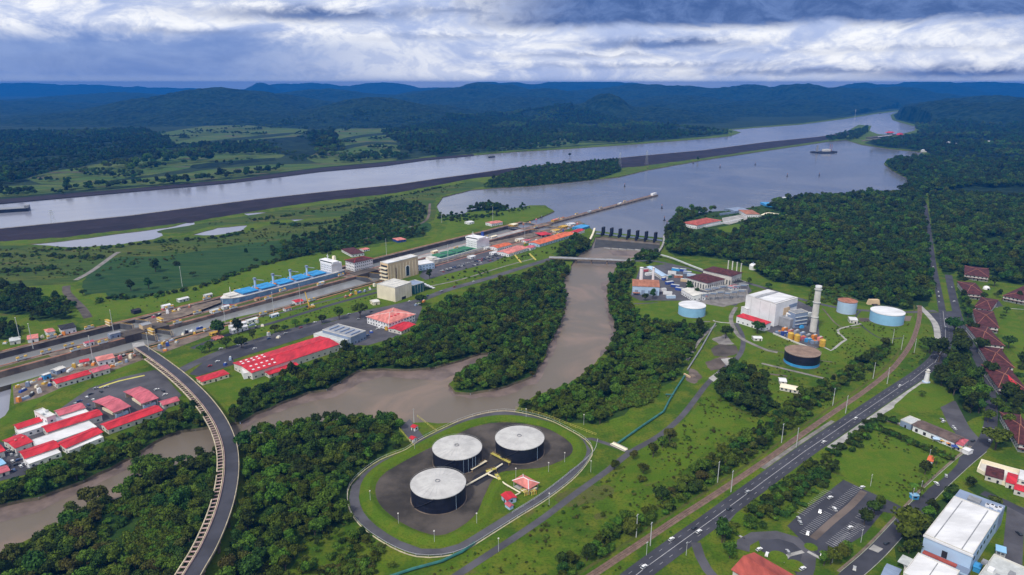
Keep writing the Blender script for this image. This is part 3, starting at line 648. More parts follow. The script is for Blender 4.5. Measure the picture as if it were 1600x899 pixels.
strip('track', PP([(1082, 640), (1096, 664), (1092, 690), (1060, 715), (1020, 745)]), 1.6, .05, 'dry_grass', 0); strip('track', PP([(905, 872), (960, 834), (1030, 790), (1100, 744), (1160, 705), (1250, 648), (1330, 588)]), 2.2, .04, 'dry_grass', None)
strip('track', PP([(1320, 745), (1290, 726), (1350, 680), (1400, 672)]), 1.3, .05, 'dry_grass', 0); strip('track', PP([(1200, 545), (1260, 560), (1300, 566)]), 1.5, .05, 'dirt', 0)
# railway
RAILPX = [(900, 915), (925, 899), (960, 876), (1050, 816), (1100, 784), (1150, 751), (1200, 717), (1250, 681), (1300, 646), (1350, 612), (1388, 582), (1408, 560), (1424, 536), (1433, 512), (1437, 492), (1437, 478)]
RAILP = smooth(PP(RAILPX), 6)
rb = MB().sweep(RAILP, [(2.3, .02), (1.5, .40), (-1.5, .40), (-2.3, .02)]).build('railway_bed', 'ballast'); struct(rb)
KEEP_LINE.append((np.array([(p.x, p.y) for p in RAILP]), 6.0))
for off in (-.72, .72): MB().sweep(offset(RAILP, off), [(.09, .46), (.09, .66), (-.09, .66), (-.09, .46)]).build('rail', 'rail', rb)
sm = MB()
for p, h in along(RAILP, 1.4): sm.box((p.x, p.y, .46), (.3, 2.5, .12), h)
o = sm.build('sleeper', 'old_concrete', rb); o['kind'] = 'stuff'
strip('track_verge', offset(RAILP, 5.5), 2.0, .03, 'dry_grass', 0)
# tank yard: dirt floor and grassed bund
BASIN = [(586, 768), (590, 785), (606, 802), (640, 825), (682, 837), (710, 829), (744, 803), (758, 772), (776, 742), (802, 735), (850, 730), (884, 716), (896, 702), (886, 688), (848, 668), (790, 660), (742, 667), (696, 688), (648, 712), (606, 736), (590, 752)]
area('yard_floor', BASIN, .05, 'basin_dirt', True, 1, 4, True)
BUND = [(574, 768), (580, 790), (600, 811), (636, 833), (682, 846), (716, 838), (754, 809), (769, 776), (785, 750), (806, 744), (855, 739), (892, 724), (906, 703), (893, 683), (850, 662), (790, 653), (738, 661), (690, 681), (640, 707), (600, 729), (580, 748)]
bp = smooth(PP(BUND), 5, True); struct(MB().sweep(bp, [(5.0, .03), (1.6, 1.8), (0, 2.0), (-1.6, 1.8), (-5.0, .03)], True).build('grass_bund', 'lawn'))
KEEP_POLY.append([(p.x, p.y) for p in PP(PERIM)])


# ================================================================== BUILDINGS AND STRUCTURES
BOXMESH = {}
def unit_box(key, d, m):
    if key not in BOXMESH: BOXMESH[key] = MB().box((0, 0, 0), d).mesh('window_box', m)
    return BOXMESH[key]
def roof_parts(root, L, Wd, he, style, rh, m, oh, capm=None, name='roof', skew=0.0):
    l, w = L / 2 + oh, Wd / 2 + oh; t = .28; mb = MB()
    if style == 'gable':
        for s in (1, -1):
            v = []
            for z in (0, -t): v += [(-l, -s * w, he + z), (l, -s * w, he + z), (l, 0, he + rh + z), (-l, 0, he + rh + z)]
            mb.vf(v, [(0, 1, 2, 3), (7, 6, 5, 4), (0, 4, 5, 1), (1, 5, 6, 2), (2, 6, 7, 3), (3, 7, 4, 0)] if s > 0 else [(3, 2, 1, 0), (4, 5, 6, 7), (1, 5, 4, 0), (2, 6, 5, 1), (3, 7, 6, 2), (0, 4, 7, 3)])
        r = mb.build(name, m, root)
        MB().tube([(-l, 0, he + rh + .05), (l, 0, he + rh + .05)], .22, 4).build('ridge_cap', capm or m, r)
    elif style == 'hip':
        k = max(0.3, l - w); v = [(-l, -w, he), (l, -w, he), (l, w, he), (-l, w, he), (-k, 0, he + rh), (k, 0, he + rh), (-l, -w, he - t), (l, -w, he - t), (l, w, he - t), (-l, w, he - t)]
        mb.vf(v, [(0, 1, 5, 4), (1, 2, 5), (2, 3, 4, 5), (3, 0, 4), (9, 8, 7, 6), (0, 6, 7, 1), (1, 7, 8, 2), (2, 8, 9, 3), (3, 9, 6, 0)])
        r = mb.build(name, m, root)
        if capm:
            hb = MB(); hb.tube([(-k, 0, he + rh), (k, 0, he + rh)], .3, 4)
            for a, b in ((( -l, -w, he), (-k, 0, he + rh)), ((l, -w, he), (k, 0, he + rh)), ((l, w, he), (k, 0, he + rh)), ((-l, w, he), (-k, 0, he + rh))): hb.tube([a, b], .25, 4)
            hb.build('hip_cap', capm, r)
    elif style == 'flat':
        mb.box((0, 0, he + .15), (L, Wd, .3)); r = mb.build(name, m, root)
        pb = MB(); ph = rh
        for c, d in (((0, -w + .15, he + .3 + ph / 2), (2 * l, .3, ph)), ((0, w - .15, he + .3 + ph / 2), (2 * l, .3, ph)), ((-l + .15, 0, he + .3 + ph / 2), (.3, 2 * w - .6, ph)), ((l - .15, 0, he + .3 + ph / 2), (.3, 2 * w - .6, ph))): pb.box(c, d)
        pb.build('parapet', capm or 'offwhite', r)
    elif style == 'shed':
        v = []
        for z in (0, -t): v += [(-l, -w, he + z), (l, -w, he + z), (l, w, he + rh + z), (-l, w, he + rh + z)]
        mb.vf(v, [(0, 1, 2, 3), (7, 6, 5, 4), (0, 4, 5, 1), (1, 5, 6, 2), (2, 6, 7, 3), (3, 7, 4, 0)]); r = mb.build(name, m, root)
    return r
def walls(root, L, Wd, he, style, rh, m, open_=False):
    mb = MB(); l, w = L / 2, Wd / 2
    if open_:
        nx = max(2, int(L / 7))
        for s in (-1, 1):
            for i in range(nx + 1):
                MB().box((-l + .3 + (L - .6) * i / nx, s * (w - .3), he / 2 - .15), (.35, .35, he - .3)).build('column', m, root)
        mb.box((0, 0, .06), (L, Wd, .12)); return mb.build('floor_slab', 'concrete', root)
    v = [(-l, -w, 0), (l, -w, 0), (l, w, 0), (-l, w, 0), (-l, -w, he), (l, -w, he), (l, w, he), (-l, w, he)]
    f = [(3, 2, 1, 0), (0, 1, 5, 4), (2, 3, 7, 6)]
    if style == 'gable': v += [(-l, 0, he + rh - .3), (l, 0, he + rh - .3)]; f += [(1, 2, 6, 9, 5), (3, 0, 4, 8, 7)]
    elif style == 'shed': v += [(l, w, he + rh - .3), (-l, w, he + rh - .3)]; f = [(3, 2, 1, 0), (0, 1, 5, 4), (2, 3, 9, 8), (1, 2, 8, 5), (3, 0, 4, 9)]
    else: f += [(1, 2, 6, 5), (3, 0, 4, 7), (4, 5, 6, 7)]
    return mb.vf(v, f).build('wall', m, root)
def windows(root, L, Wd, he, rz, loc, floors=1, sp=4.0, size=(1.5, 1.4), m='glass', z0=None, most=14, door=True, rows=None):
    key = ('win', size, m); me = unit_box(key, (size[0], .12, size[1]), m)
    for side in range(4):
        ang = (-PI / 2, 0, PI / 2, PI)[side]; n = Vector((math.cos(ang + rz), math.sin(ang + rz), 0))
        if n.dot(Vector((-loc[0], -loc[1], 0)).normalized()) < .12: continue
        ln = L if side in (0, 2) else Wd; off = (Wd if side in (0, 2) else L) / 2
        k = max(1, min(most, int((ln - 1.2) / sp)))
        for fl in range(floors):
            zz = (z0 if z0 is not None else min(he * .55, 1.9)) + fl * (he - .4) / floors
            for i in range(k):
                q = -ln / 2 + ln * (i + .5) / k
                if door and fl == 0 and i == k // 2 and side == 0:
                    d = link('door', unit_box(('door', m), (1.3, .14, 2.2), 'dark'), root); d.location = (q, -off - .03, 1.1); continue
                o = link('window', me, root)
                o.location = (q * (1 if side == 0 else -1) if side in (0, 2) else math.cos(ang) * (off + .03), math.sin(ang) * (off + .03) if side in (0, 2) else q, zz)
                o.rotation_euler = (0, 0, ang + PI / 2)
def frame3(A, B, C, z):
    a, b, c = P(A[0], A[1], z), P(B[0], B[1], z), P(C[0], C[1], z)
    u = (b - a); L = u.length; u.normalize(); v = Vector((-u.y, u.x, 0)); Wd = (c - b).dot(v)
    ctr = (a + b) / 2 + v * Wd / 2; rz = math.atan2(u.y, u.x)
    return Vector((ctr.x, ctr.y, 0)), rz, L, abs(Wd)
def building(name, label, cat, A, B, C, he, wall='offwhite', roof='red_roof', style='gable', rh=1.5, oh=.7, win=True, floors=1, sp=4.0, group=None, cap=None, open_=False, size=(1.5, 1.4), z0=0.0, most=14, wm='glass', L=None, Wd=None, align=None):
    loc, rz, l, w = frame3(A, B, C, he + z0)
    if align is not None: rz = align
    L = (L or l) - 2 * oh; Wd = (Wd or w) - 2 * oh; L = max(L, 1.5); Wd = max(Wd, 1.5)
    if Wd > L * 1.02 and style in ('gable', 'hip') and False: pass
    loc.z = z0; t = thing(name, label, cat, loc, rz, group)
    walls(t, L, Wd, he, style, rh, wall, open_)
    roof_parts(t, L, Wd, he, style, rh, roof, oh, cap)
    if win and not open_: windows(t, L, Wd, he, rz, loc, floors, sp, size, most=most, m=wm)
    c, s = math.cos(rz), math.sin(rz)
    KEEP_POLY.append([(loc.x + x * c - y * s, loc.y + x * s + y * c) for x, y in ((-L / 2 - 3, -Wd / 2 - 3), (L / 2 + 3, -Wd / 2 - 3), (L / 2 + 3, Wd / 2 + 3), (-L / 2 - 3, Wd / 2 + 3))])
    t['_L'] = L; t['_W'] = Wd
    return t
def local_box(root, name, m, c, d, rz=0.0, top=1.0): return MB().box(c, d, rz, top).build(name, m, root)

# ------------------------------------------------------------------ oil tanks
def tank(name, label, cx, ybot, halfw, hpx=None, h=11.0, wallm='tank_black', roofm='tank_roof', cone=.09, skirt=None, stairs=True, cat='storage tank', group=None, hatch=True, deep=.55):
    q = P(cx, ybot); sc = Q(q.x, q.y, 0)[2]; r = halfw / sc
    dl = math.atan2(H, q.y); base = P(cx, ybot - halfw * math.sin(dl)); sc = Q(base.x, base.y, 0)[2]; r = halfw / sc
    t = thing(name, label, cat, base, 0, group); n = 48
    MB().rev([(r + .6, 0), (r + .6, .3), (r, .3)], n, cap=False).build('base_ring', 'old_concrete', t)
    MB().rev([(r, .3), (r, h * .33), (r + .04, h * .335), (r, h * .34), (r, h * .66), (r + .04, h * .665), (r, h * .67), (r, h)], n, cap=False).build('wall', wallm, t)
    if skirt: MB().rev([(r + .05, .31), (r + .05, h * .25)], n, cap=False).build('skirt', skirt, t)
    rf = MB().rev([(r + .25, h - .35), (r + .25, h + .05), (r * .6, h + r * cone * .45), (r * .25, h + r * cone * .82), (.05, h + r * cone)], n, cap=False).build('roof', roofm, t)
    if hatch:
        MB().rev([(1.6, 0), (1.6, .55), (1.3, .55), (1.3, .3)], 12, (-.3, -.1, h + r * cone - .15), cap=False).build('hatch', 'steel', rf)
        sb = MB()
        for k in range(24):
            a = 2 * PI * k / 24; sb.tube([(math.cos(a) * r * .2, math.sin(a) * r * .2, h + r * cone * .86), (math.cos(a) * r * .6, math.sin(a) * r * .6, h + r * cone * .46 + .06), (math.cos(a) * r, math.sin(a) * r, h + .12)], .09, 4)
        sb.build('roof_seam', 'galv', rf)['kind'] = 'stuff'
    MB().rev([(r + .28, h + .9), (r + .34, h + .95), (r + .28, h + 1.0)], n, cap=False).build('rail', 'galv', t)
    if stairs:
        pts = []
        for k in range(13):
            a = -2.5 + k * .075; pts.append(((r + .55) * math.cos(a), (r + .55) * math.sin(a), .4 + (h - .4) * k / 12))
        MB().tube(pts, .28, 4).build('stair', 'tank_black', t)
        for a in (-1.25, -1.05, -.85, -.7) if 'half hidden' in label else (-.8,): MB().tube([((r + .2) * math.cos(a), (r + .2) * math.sin(a), .3), ((r + .2) * math.cos(a), (r + .2) * math.sin(a), h - .6)], .09, 4).build('pipe', 'pale_blue', t)
    KEEP_POLY.append([(base.x + (r + 4) * math.cos(a), base.y + (r + 4) * math.sin(a)) for a in np.linspace(0, 2 * PI, 16, endpoint=False)])
    return t, base, r
g_t = 'black oil tanks with pale domed roofs in the dirt yard'
tank('oil_tank', 'black oil tank nearest the camera, with pale cone roof, left end of pipe rack', 685.5, 803, 42.5, group=g_t)
tank('oil_tank', 'black oil tank with pale cone roof half hidden behind the nearest tank', 715, 741, 38, group=g_t)
tank('oil_tank', 'black oil tank with pale cone roof standing apart on the right of yard', 812, 725, 37.7, group=g_t)
g_s = 'pale water tanks round the power station'
tank('water_tank', 'low light blue tank on the lawn below the old power house', 1080.5, 497.5, 20.5, h=11, wallm='tank_blue', roofm='white_roof', cone=.05, stairs=False, group=g_s, hatch=False)
tank('water_tank', 'wide light blue tank beside the bend of the railway', 1384.5, 510.5, 24, h=12, wallm='tank_blue', roofm='white_roof', cone=.05, stairs=False, group=g_s, hatch=False)
tank('water_tank', 'small white tank with rust stained top near the tall chimney', 1322, 492.5, 14, h=14, wallm='pale_blue', roofm='rust_roof', cone=.04, stairs=False, group=g_s, hatch=False)
tank('oil_tank', 'dark navy tank with flat brown top and blue foot band', 1252, 577, 26, h=11.5, wallm='tank_black', roofm='tank_brown', cone=.03, skirt='sky_blue', stairs=False, hatch=False)
# pipe rack and walkways between the tanks
def polyline_thing(name, label, cat, px, r, m, z, n=6, sup=None, supm='steel', hgt=True):
    pts = [P(x, y, z) for x, y in px]; t = thing(name, label, cat, (pts[0].x, pts[0].y, 0)); o = pts[0].copy(); o.z = 0
    MB().tube([p - o for p in pts], r, n).build('pipe', m, t)
    if sup:
        for p, h in along(pts, sup, sup / 2): MB().box((p.x - o.x, p.y - o.y, (z - r) / 2), (.4, .4, max(.1, z - r))).build('support', supm, t)
    return t
area('pipe_trench', [(733, 756), (742, 744), (790, 718), (802, 721), (796, 730), (745, 760)], .09, 'dark')
polyline_thing('pipe_run', 'cream pipe running from the nearest tank up to the far right tank', 'pipe', [(728, 759), (762, 740), (785, 725)], .55, 'cream', 1.6, sup=8)
polyline_thing('pipe_run', 'cream pipe bending from the valve platform down to pump shelter', 'pipe', [(760, 740), (778, 748), (790, 757), (813, 770), (800, 777)], .5, 'cream', 1.2, sup=8)
for k, (a, b, lab) in enumerate((((768, 712), (797, 727), 'yellow valve platform against the far right tank'), ((736, 738), (760, 724), 'tan valve platform beside the middle tank'), ((760, 741), (775, 736), 'small yellow platform halfway along the pipe'), ((775, 745), (781, 754), 'short yellow step bridge over the pipe bend'))):
    A, B = P(*a), P(*b); c = (A + B) / 2; L = (B - A).length; rz = math.atan2(B.y - A.y, B.x - A.x)
    t = thing('valve_platform', lab, 'platform', c, rz)
    local_box(t, 'deck', 'cream' if k == 1 else 'line_yellow', (0, 0, 2.0), (L, 2.0, .2))
    for s in (-1, 1):
        local_box(t, 'railing', 'yellow', (0, s * .95, 2.9), (L, .1, .12))
        for x in (-L / 2 + .3, L / 2 - .3): local_box(t, 'leg', 'yellow', (x, s * .8, .95), (.2, .2, 1.9))
    local_box(t, 'valve', 'steel', (0, 0, 2.6), (.9, .7, 1.0), 0, .6)
building('pump_shelter', 'open pump shelter with salmon hip roof and white ridges in tank yard', 'shelter', (800, 751), (826, 765), (840, 753), 4.6, 'galv', 'salmon_roof', 'hip', 2.4, .6, open_=True, cap='paint_white')
building('control_hut', 'hut with bright red roof in front of the pump shelter', 'hut', (782, 773), (792, 783), (805, 774), 3.4, 'pale_blue', 'red_roof', 'gable', 1.1, .5, sp=3)
building('valve_hut', 'tiny pink roofed hut against the red hut in tank yard', 'hut', (788, 787), (796, 793), (801, 788), 2.4, 'pale_blue', 'pink_roof', 'gable', .6, .3, win=False)
for k, (x, y, lab) in enumerate(((821, 771, 'yellow pipe manifold below the salmon roofed shelter'), (832, 770, 'yellow pipe manifold beside the tank yard kerb'))):
    t = thing('manifold', lab, 'pipework', P(x, y), .5)
    for i in range(4): MB().tube([(i * 1.1 - 2, -2.5, .1), (i * 1.1 - 2, -2.5, 2.2), (i * 1.1 - 2, 2.5, 2.2), (i * 1.1 - 2, 2.5, .1)], .3, 6).build('pipe', 'yellow' if i % 2 else 'line_yellow', t)
    local_box(t, 'header', 'cream', (0, 0, 2.7), (6, .6, .5))
building('red_shed', 'small red roofed shed at forest edge, farther one by the mast', 'shed', (641, 667), (648, 669.5), (653, 665), 3, 'paint_white', 'red_roof', 'gable', .9, .4, sp=2.5)
building('red_shed', 'small red roofed shed at forest edge, nearer one by yard kerb', 'shed', (638.5, 684.5), (645, 687.5), (650, 683), 3, 'paint_white', 'red_roof', 'gable', .9, .4, sp=2.5)
area('yard', [(626, 668), (640, 655), (668, 690), (650, 702)], .07, 'old_asphalt', True)
t = thing('radio_mast', 'thin grey radio mast behind the two small red sheds', 'mast', P(647, 661)); MB().tube([(0, 0, 0), (0, 0, 12)], [.35, .15], 5).build('pole', 'galv', t); local_box(t, 'antenna', 'steel', (0, 0, 11.2), (1.6, .2, .2))
# fences and pipelines
FENCE_SIDE = -4.0
def fence(label, pts, h, m, sp=6.0, closed=False, rails=2, kerb=None, name='fence'):
    path = smooth(pts, 4, closed)
    if closed: path.append(path[0].copy())
    o = Vector((path[0].x, path[0].y, 0)); t = thing(name, label, 'fence', o); loc = [p - o for p in path]
    for k in range(rails):
        z = h * (k + 1) / rails - .1; MB().sweep(loc, [(.06, z - .07), (.06, z + .07), (-.06, z + .07), (-.06, z - .07)]).build('rail', m, t)
    if kerb: MB().sweep(loc, [(.28, 0), (.28, .35), (-.28, .35), (-.28, 0)]).build('kerb', kerb, t)
    me = None
    for p, hd in along(loc, sp):
        if me is None: me = MB().box((0, 0, h / 2), (.14, .14, h)).mesh('post', m)
        link('post', me, t, (p.x, p.y, 0), hd)
    return t
fence('low fence with pale yellow kerb following outer edge of tank yard road', offset(smooth(PP(PERIM), 5, True), FENCE_SIDE), 2.0, 'galv', 7, True, 1, 'cream_rail')
fence('green mesh fence between the tank yard and the river meadow', PP([(806, 640), (850, 651), (890, 666), (932, 682)]), 2.4, 'line_yellow', 5)
fence('pale railing down the right side of tank yard to the kerb corner', PP([(934, 688), (928, 706), (905, 728), (850, 771), (800, 803)]), 1.6, 'galv', 5)
fence('fence from yard corner past the two small red sheds', PP([(624, 672), (648, 700)]), 2, 'line_yellow', 4); fence('fence on the river side of the two small red sheds', PP([(652, 652), (683, 676)]), 2, 'line_yellow', 4)
polyline_thing('pipeline', 'dark teal pipeline running from the small bridge to brown valve pit', 'pipeline', [(965, 693), (1000, 668), (1037, 643), (1046, 625), (1058, 605), (1070, 587)], .8, 'teal', 1.2, sup=9)
polyline_thing('pipeline', 'grey pipeline from brown valve pit up to the power station', 'pipeline', [(1074, 578), (1095, 545), (1112, 515), (1118, 505)], .7, 'steel', 1.3, sup=9)
polyline_thing('pipeline', 'dark teal pipeline along the bottom edge below the tank yard', 'pipeline', [(606, 902), (645, 889), (690, 877), (722, 862), (742, 848)], .8, 'teal', 1.0, sup=9)
polyline_thing('pipeline', 'short teal branch pipe sticking out of the main pipeline', 'pipeline', [(1040, 616.5), (1052, 617)], .7, 'teal', 2.0, sup=4)
t = thing('valve_pit', 'brown timber valve pit where pipelines meet by the woods', 'pit', P(1079, 588), .5); local_box(t, 'curb', 'tan', (-3.2, 1, .8), (1.2, 8, 1.6)); local_box(t, 'valve_box', 'old_concrete', (1, 0, .6), (5, 6, 1.2), 0, .8)
t = thing('foot_bridge', 'short pale concrete bridge from tank yard to the service road', 'bridge', P(967, 699), math.atan2(P(980, 705).y - P(955, 693).y, P(980, 705).x - P(955, 693).x)); local_box(t, 'deck', 'cream', (0, 0, .35), (13, 4, .5))
for s in (-1, 1): local_box(t, 'parapet', 'concrete', (0, s * 1.85, .9), (13, .25, .6))
# poles
def pole_proto(name, label, cat, h, r, m, arm=None, lamp=None, group=None):
    t = thing(name, label, cat, (0, 0, -50), 0, group); MB().tube([(0, 0, 0), (0, 0, h)], [r, r * .6], 6).build('pole', m, t)
    if arm: local_box(t, 'cross_arm', m, (0, 0, h - .7), (arm, .25, .25))
    if lamp:
        l = local_box(t, 'lamp', lamp, (0, 0, h + .15), (.9, .9, .4), 0, .7)
    return t
def place(proto, spots, labels, rz=0.0):
    for i, s in enumerate(spots):
        p = s if isinstance(s, Vector) else P(*s); lab = labels(i) if callable(labels) else labels[i]
        if i == 0: proto.location = p; proto.rotation_euler = (0, 0, rz); proto['label'] = lab
        else: dup(proto, p, rz, lab)
ORD = ['first', 'second', 'third', 'fourth', 'fifth', 'sixth', 'seventh', 'eighth', 'ninth', 'tenth', 'eleventh', 'twelfth', 'thirteenth', 'fourteenth', 'fifteenth', 'sixteenth']
pl = pole_proto('power_pole', '', 'pole', 15.5, .30, 'galv', 2.4, None, 'concrete power poles along the railway')
place(pl, [(994, 840), (1121, 754), (1221, 692), (1301, 634), (1364, 592), (1394, 537)], lambda i: f'{ORD[i]} concrete pole up from the bottom edge on the scrub side of railway', .9)
pl = pole_proto('power_pole', '', 'pole', 15.5, .30, 'galv', 2.4, None, 'concrete power poles along the railway')
place(pl, [(1016, 853), (1142, 769), (1244, 699), (1321, 646), (1386, 600), (1408, 547), (1428, 553)], lambda i: f'{ORD[i]} concrete pole up from the bottom edge on the road side of railway', .9)
pl = pole_proto('yard_light', '', 'lamp post', 8.5, .16, 'galv', None, 'offwhite', 'lamp posts round the tank yard')
LS = [((579, 786), 'at the left bend of tank yard'), ((623, 822), 'at lower left of tank yard bund'), ((679, 850), 'at the bottom corner of tank yard bund'), ((745, 822), 'with white head at lower right of bund'), ((779, 862), 'outside the kerb below the pump hut'), ((857, 741), 'behind the salmon roofed shelter'),
      ((806, 750), 'just left of the salmon roofed shelter'), ((882, 725), 'by the right bend of tank yard'), ((648, 705), 'at the gate by the small red sheds'), ((822, 655), 'at the top edge of tank yard'), ((912, 664), 'beside the mesh fence near the top right'), ((858, 790), 'outside the kerb beside the manifold'), ((923, 738), 'beyond the yard corner, near the service road')]
place(pl, [s[0] for s in LS], lambda i: 'slim lamp post ' + LS[i][1])
pl = pole_proto('flood_light', '', 'lighting mast', 26, .35, 'galv', None, 'offwhite', 'tall lighting masts around the locks')
LS = [((52, 545), 'left of the black roofed lock house'), ((32, 535), 'farthest left on the far bank of locks'), ((178, 522), 'on far bank near the footbridge'), ((352, 505), 'on the near bank opposite the ship bow'), ((285, 448), 'far away in the lawn behind the ship'), ((604, 400), 'behind the tan visitor block'), ((470, 478), 'on the near bank opposite the ship middle'), ((428, 492), 'on near bank above the crane'),
      ((690, 348), 'by the far lane upstream of control house'), ((770, 345), 'at the head of the far lane'), ((146, 566), 'beside white and pink quay house'), ((235, 680 - 120), 'near the start of curved bridge'), ((700, 410), 'in the car park beside the docked green ship'), ((820, 372), 'next to the red awning upstream')]
place(pl, [s[0] for s in LS], lambda i: 'tall thin lighting mast ' + LS[i][1])
pl = pole_proto('street_lamp', '', 'street lamp', 9, .16, 'galv', 1.5, None, 'street lamps beside the highway and car park')
LS = [((1010, 868), 'with bent arm beside highway at the bottom'), ((1072, 868), 'by the highway side lane at the bottom'), ((1360, 760), 'at the top of right car park'), ((1425, 782), 'tall by the blue kiosk'), ((1438, 770), 'on lawn left of the blue kiosk'), ((1300, 880), 'on the verge below the car park'), ((1345, 848), 'on the verge right of car park'), ((1451, 720), 'beside the small red roofed hut')]
place(pl, [s[0] for s in LS], lambda i: 'street lamp ' + LS[i][1], .6)

# ------------------------------------------------------------------ curved bridge with its lattice walkway
BR = [(219, 542), (250, 563), (285, 590), (318, 622), (343, 656), (357, 688), (362, 716), (361, 748), (354, 784), (342, 820), (325, 858), (305, 892), (288, 922), (262, 965)]
def build_bridge():
    zd = 8.0; path = smooth([P(x, y, zd) for x, y in BR], 3.0); o = Vector((path[0].x, path[0].y, 0))
    t = thing('road_bridge', 'long curved road bridge with lattice side walkway crossing the river to the locks', 'bridge', o)
    lp = [p - o for p in path]
    MB().sweep(lp, [(4.3, .0), (4.3, -1.2), (-4.3, -1.2), (-4.3, .0), (4.3, .0)]).build('girder', 'old_concrete', t)
    MB().sweep(lp, [(4.2, .05), (-4.2, .05)]).build('roadway', 'asphalt', t)
    MB().sweep(lp, [(-4.2, 0), (-4.2, .9), (-4.55, .9), (-4.55, 0), (-4.2, 0)]).build('parapet', 'pink_rail', t)
    MB().sweep(lp, [(4.55, 0), (4.55, .9), (4.2, .9), (4.2, 0), (4.55, 0)]).build('parapet', 'cream_rail', t)
    MB().sweep(offset(lp, -5.3), [(.25, -.3), (.25, .5), (-.25, .5), (-.25, -.3), (.25, -.3)]).build('outer_beam', 'cream_rail', t)
    return t, lp, o
BRT, BLP, BRO = build_bridge()
def lattice(t, lp):
    w = lp[12:]
    MB().sweep(offset(w, -9.0), [(.3, -.5), (.3, .45), (-.3, .45), (-.3, -.5), (.3, -.5)]).build('walkway_beam', 'cream_rail', t)
    MB().sweep(offset(w, -6.6), [(.12, -.3), (.12, -.1), (-.12, -.1), (-.12, -.3), (.12, -.3)]).build('cable_tray', 'dark_concrete', t)
    me = MB().box((0, 0, 0), (.9, 3.9, .35)).mesh('cross_tie', 'pink_rail')
    for p, h in along(w, 4.2):
        n = Vector((math.sin(h), -math.cos(h), 0)); q = p + n * 7.1; link('cross_tie', me, t, (q.x, q.y, .1 + p.z), h)
    for p, h in along(lp, 23, 10):
        m = MB(); zt = p.z - 1.2; n = Vector((math.sin(h), -math.cos(h), 0))
        for d in (-3, 3): 
            c = p + n * d; m.box((c.x, c.y, (zt - 4) / 2), (1.3, 1.3, zt + 4), h)
        c = p + n * 2.2; m.box((c.x, c.y, zt - .4), (1.5, 13.5, .8), h); m.build('pier', 'old_concrete', t)
    MB().box((-4, 5, 4.2), (10, 13, 8.4), .6).build('abutment', 'concrete', t)
lattice(BRT, BLP)
KEEP_LINE.append((np.array([(p.x + BRO.x, p.y + BRO.y) for p in BLP]), 7.0))


# ------------------------------------------------------------------ left compound with red roofs
gL = 'red roofed workshops of the left compound'
RR = [('long red roof behind the white block, left half', (27, 671), (76, 655), (70, 648), 5), ('dull red roof behind the white block, right half', (92, 650), (134, 637), (126, 629), 5), ('longest red roof in the middle of compound, with rounded right end', (73, 676), (161, 648), (152, 639), 5.5),
      ('short red roof with two vents at compound left', (23, 701), (52, 690), (42, 674), 5), ('red front roof of the compound, leftmost of the three in the row', (38, 717), (94, 698), (88, 686), 4.5), ('red front roof of the compound, middle one of the row', (102, 701), (162, 675), (157, 663), 4.5),
      ('longest red front roof, right end of row, below the pink sheds', (168, 672), (255, 641), (248, 631), 4.5), ('small pinkish red roof at the right tip of the compound', (254, 634), (281, 626), (277, 619), 3.5), ('red roof cut by left edge beside the dark car yard', (-14, 712), (9, 704), (5, 689), 5)]
for lab, A, B, C, h in RR:
    t = building('workshop', lab, 'workshop', A, B, C, h, 'offwhite', 'red_roof' if 'dull' not in lab and 'pinkish' not in lab else 'pink_roof', 'gable', 1.6, .8, True, 1, 5, gL)
    if 'two vents' in lab:
        for x in (-1.5, 3): local_box(t, 'roof_vent', 'salmon_roof', (x, -1.5, 6.9), (1.2, 1.2, 1.0))
for lab, A, B, C in (('faded pink square shed roof, left of the pair', (178, 645), (205, 635), (185, 613)), ('faded pink square shed roof, right of the pair', (221, 631), (248, 622), (227, 601))):
    t = building('open_shed', lab, 'shed', A, B, C, 6, 'galv', 'pink_roof', 'gable', 1.6, .8, open_=True, group='pink roofed open sheds of the left compound')
    local_box(t, 'workbench', 'pale_blue', (0, -t['_W'] / 2 + 2, 1.2), (t['_L'] * .8, 2, 2.2)); local_box(t, 'back_wall', 'tan', (0, t['_W'] / 2 - .5, 2.5), (t['_L'] * .9, .2, 5)); local_box(t, 'crate_row', 'cream', (0, 0, 1), (t['_L'] * .7, t['_W'] * .5, 2))
t = building('white_block', 'white flat roofed block with rooftop tanks among the red roofs', 'building', (73, 655), (87, 650), (79, 635), 9, 'paint_white', 'white_roof', 'flat', .9, .1, True, 2, 4)
for x, y in ((-2, -2), (2, 1)): MB().rev([(1.2, 9.3), (1.2, 11), (.1, 11.4)], 12, (x, y, 0)).build('roof_tank', 'galv', t)
for lab, A, B, C, h in (('narrow white link roof behind the longest red roof', (30, 680), (140, 645), (134, 638), 3.4), ('wide white flat roof between the middle and front red rows', (60, 700), (152, 668), (146, 656), 3.6), ('low white building along the front of the compound, left part', (45, 727), (96, 708), (92, 699), 3), ('low white building along the front of the compound, right part', (108, 706), (162, 684), (160, 677), 3)):
    building('white_annex', lab, 'annex', A, B, C, h, 'paint_white', 'white_roof', 'flat', .4, .1, True, 1, 4.5, 'white flat roofed annexes of the left compound')
building('blue_shed', 'light blue roofed shed at the left edge below red roof', 'shed', (-6, 730), (10, 724), (8, 712), 3.5, 'offwhite', 'tank_blue', 'gable', 1, .5); building('pink_shed', 'small pink roofed shed at the left edge by the car yard', 'shed', (-5, 742), (16, 735), (12, 726), 3, 'offwhite', 'pink_roof', 'gable', .8, .5)
building('quay_warehouse', 'long dark red roofed warehouse on the quay, nearer half', 'warehouse', (88, 600), (143, 584), (140, 577), 5, 'offwhite', 'red_roof', 'gable', 1.5, .7, group='long quay warehouse halves'); building('quay_warehouse', 'long bright red roofed warehouse on the quay, farther half', 'warehouse', (145, 583), (173, 575), (168, 569), 5, 'offwhite', 'pink_roof', 'gable', 1.5, .7, group='long quay warehouse halves')
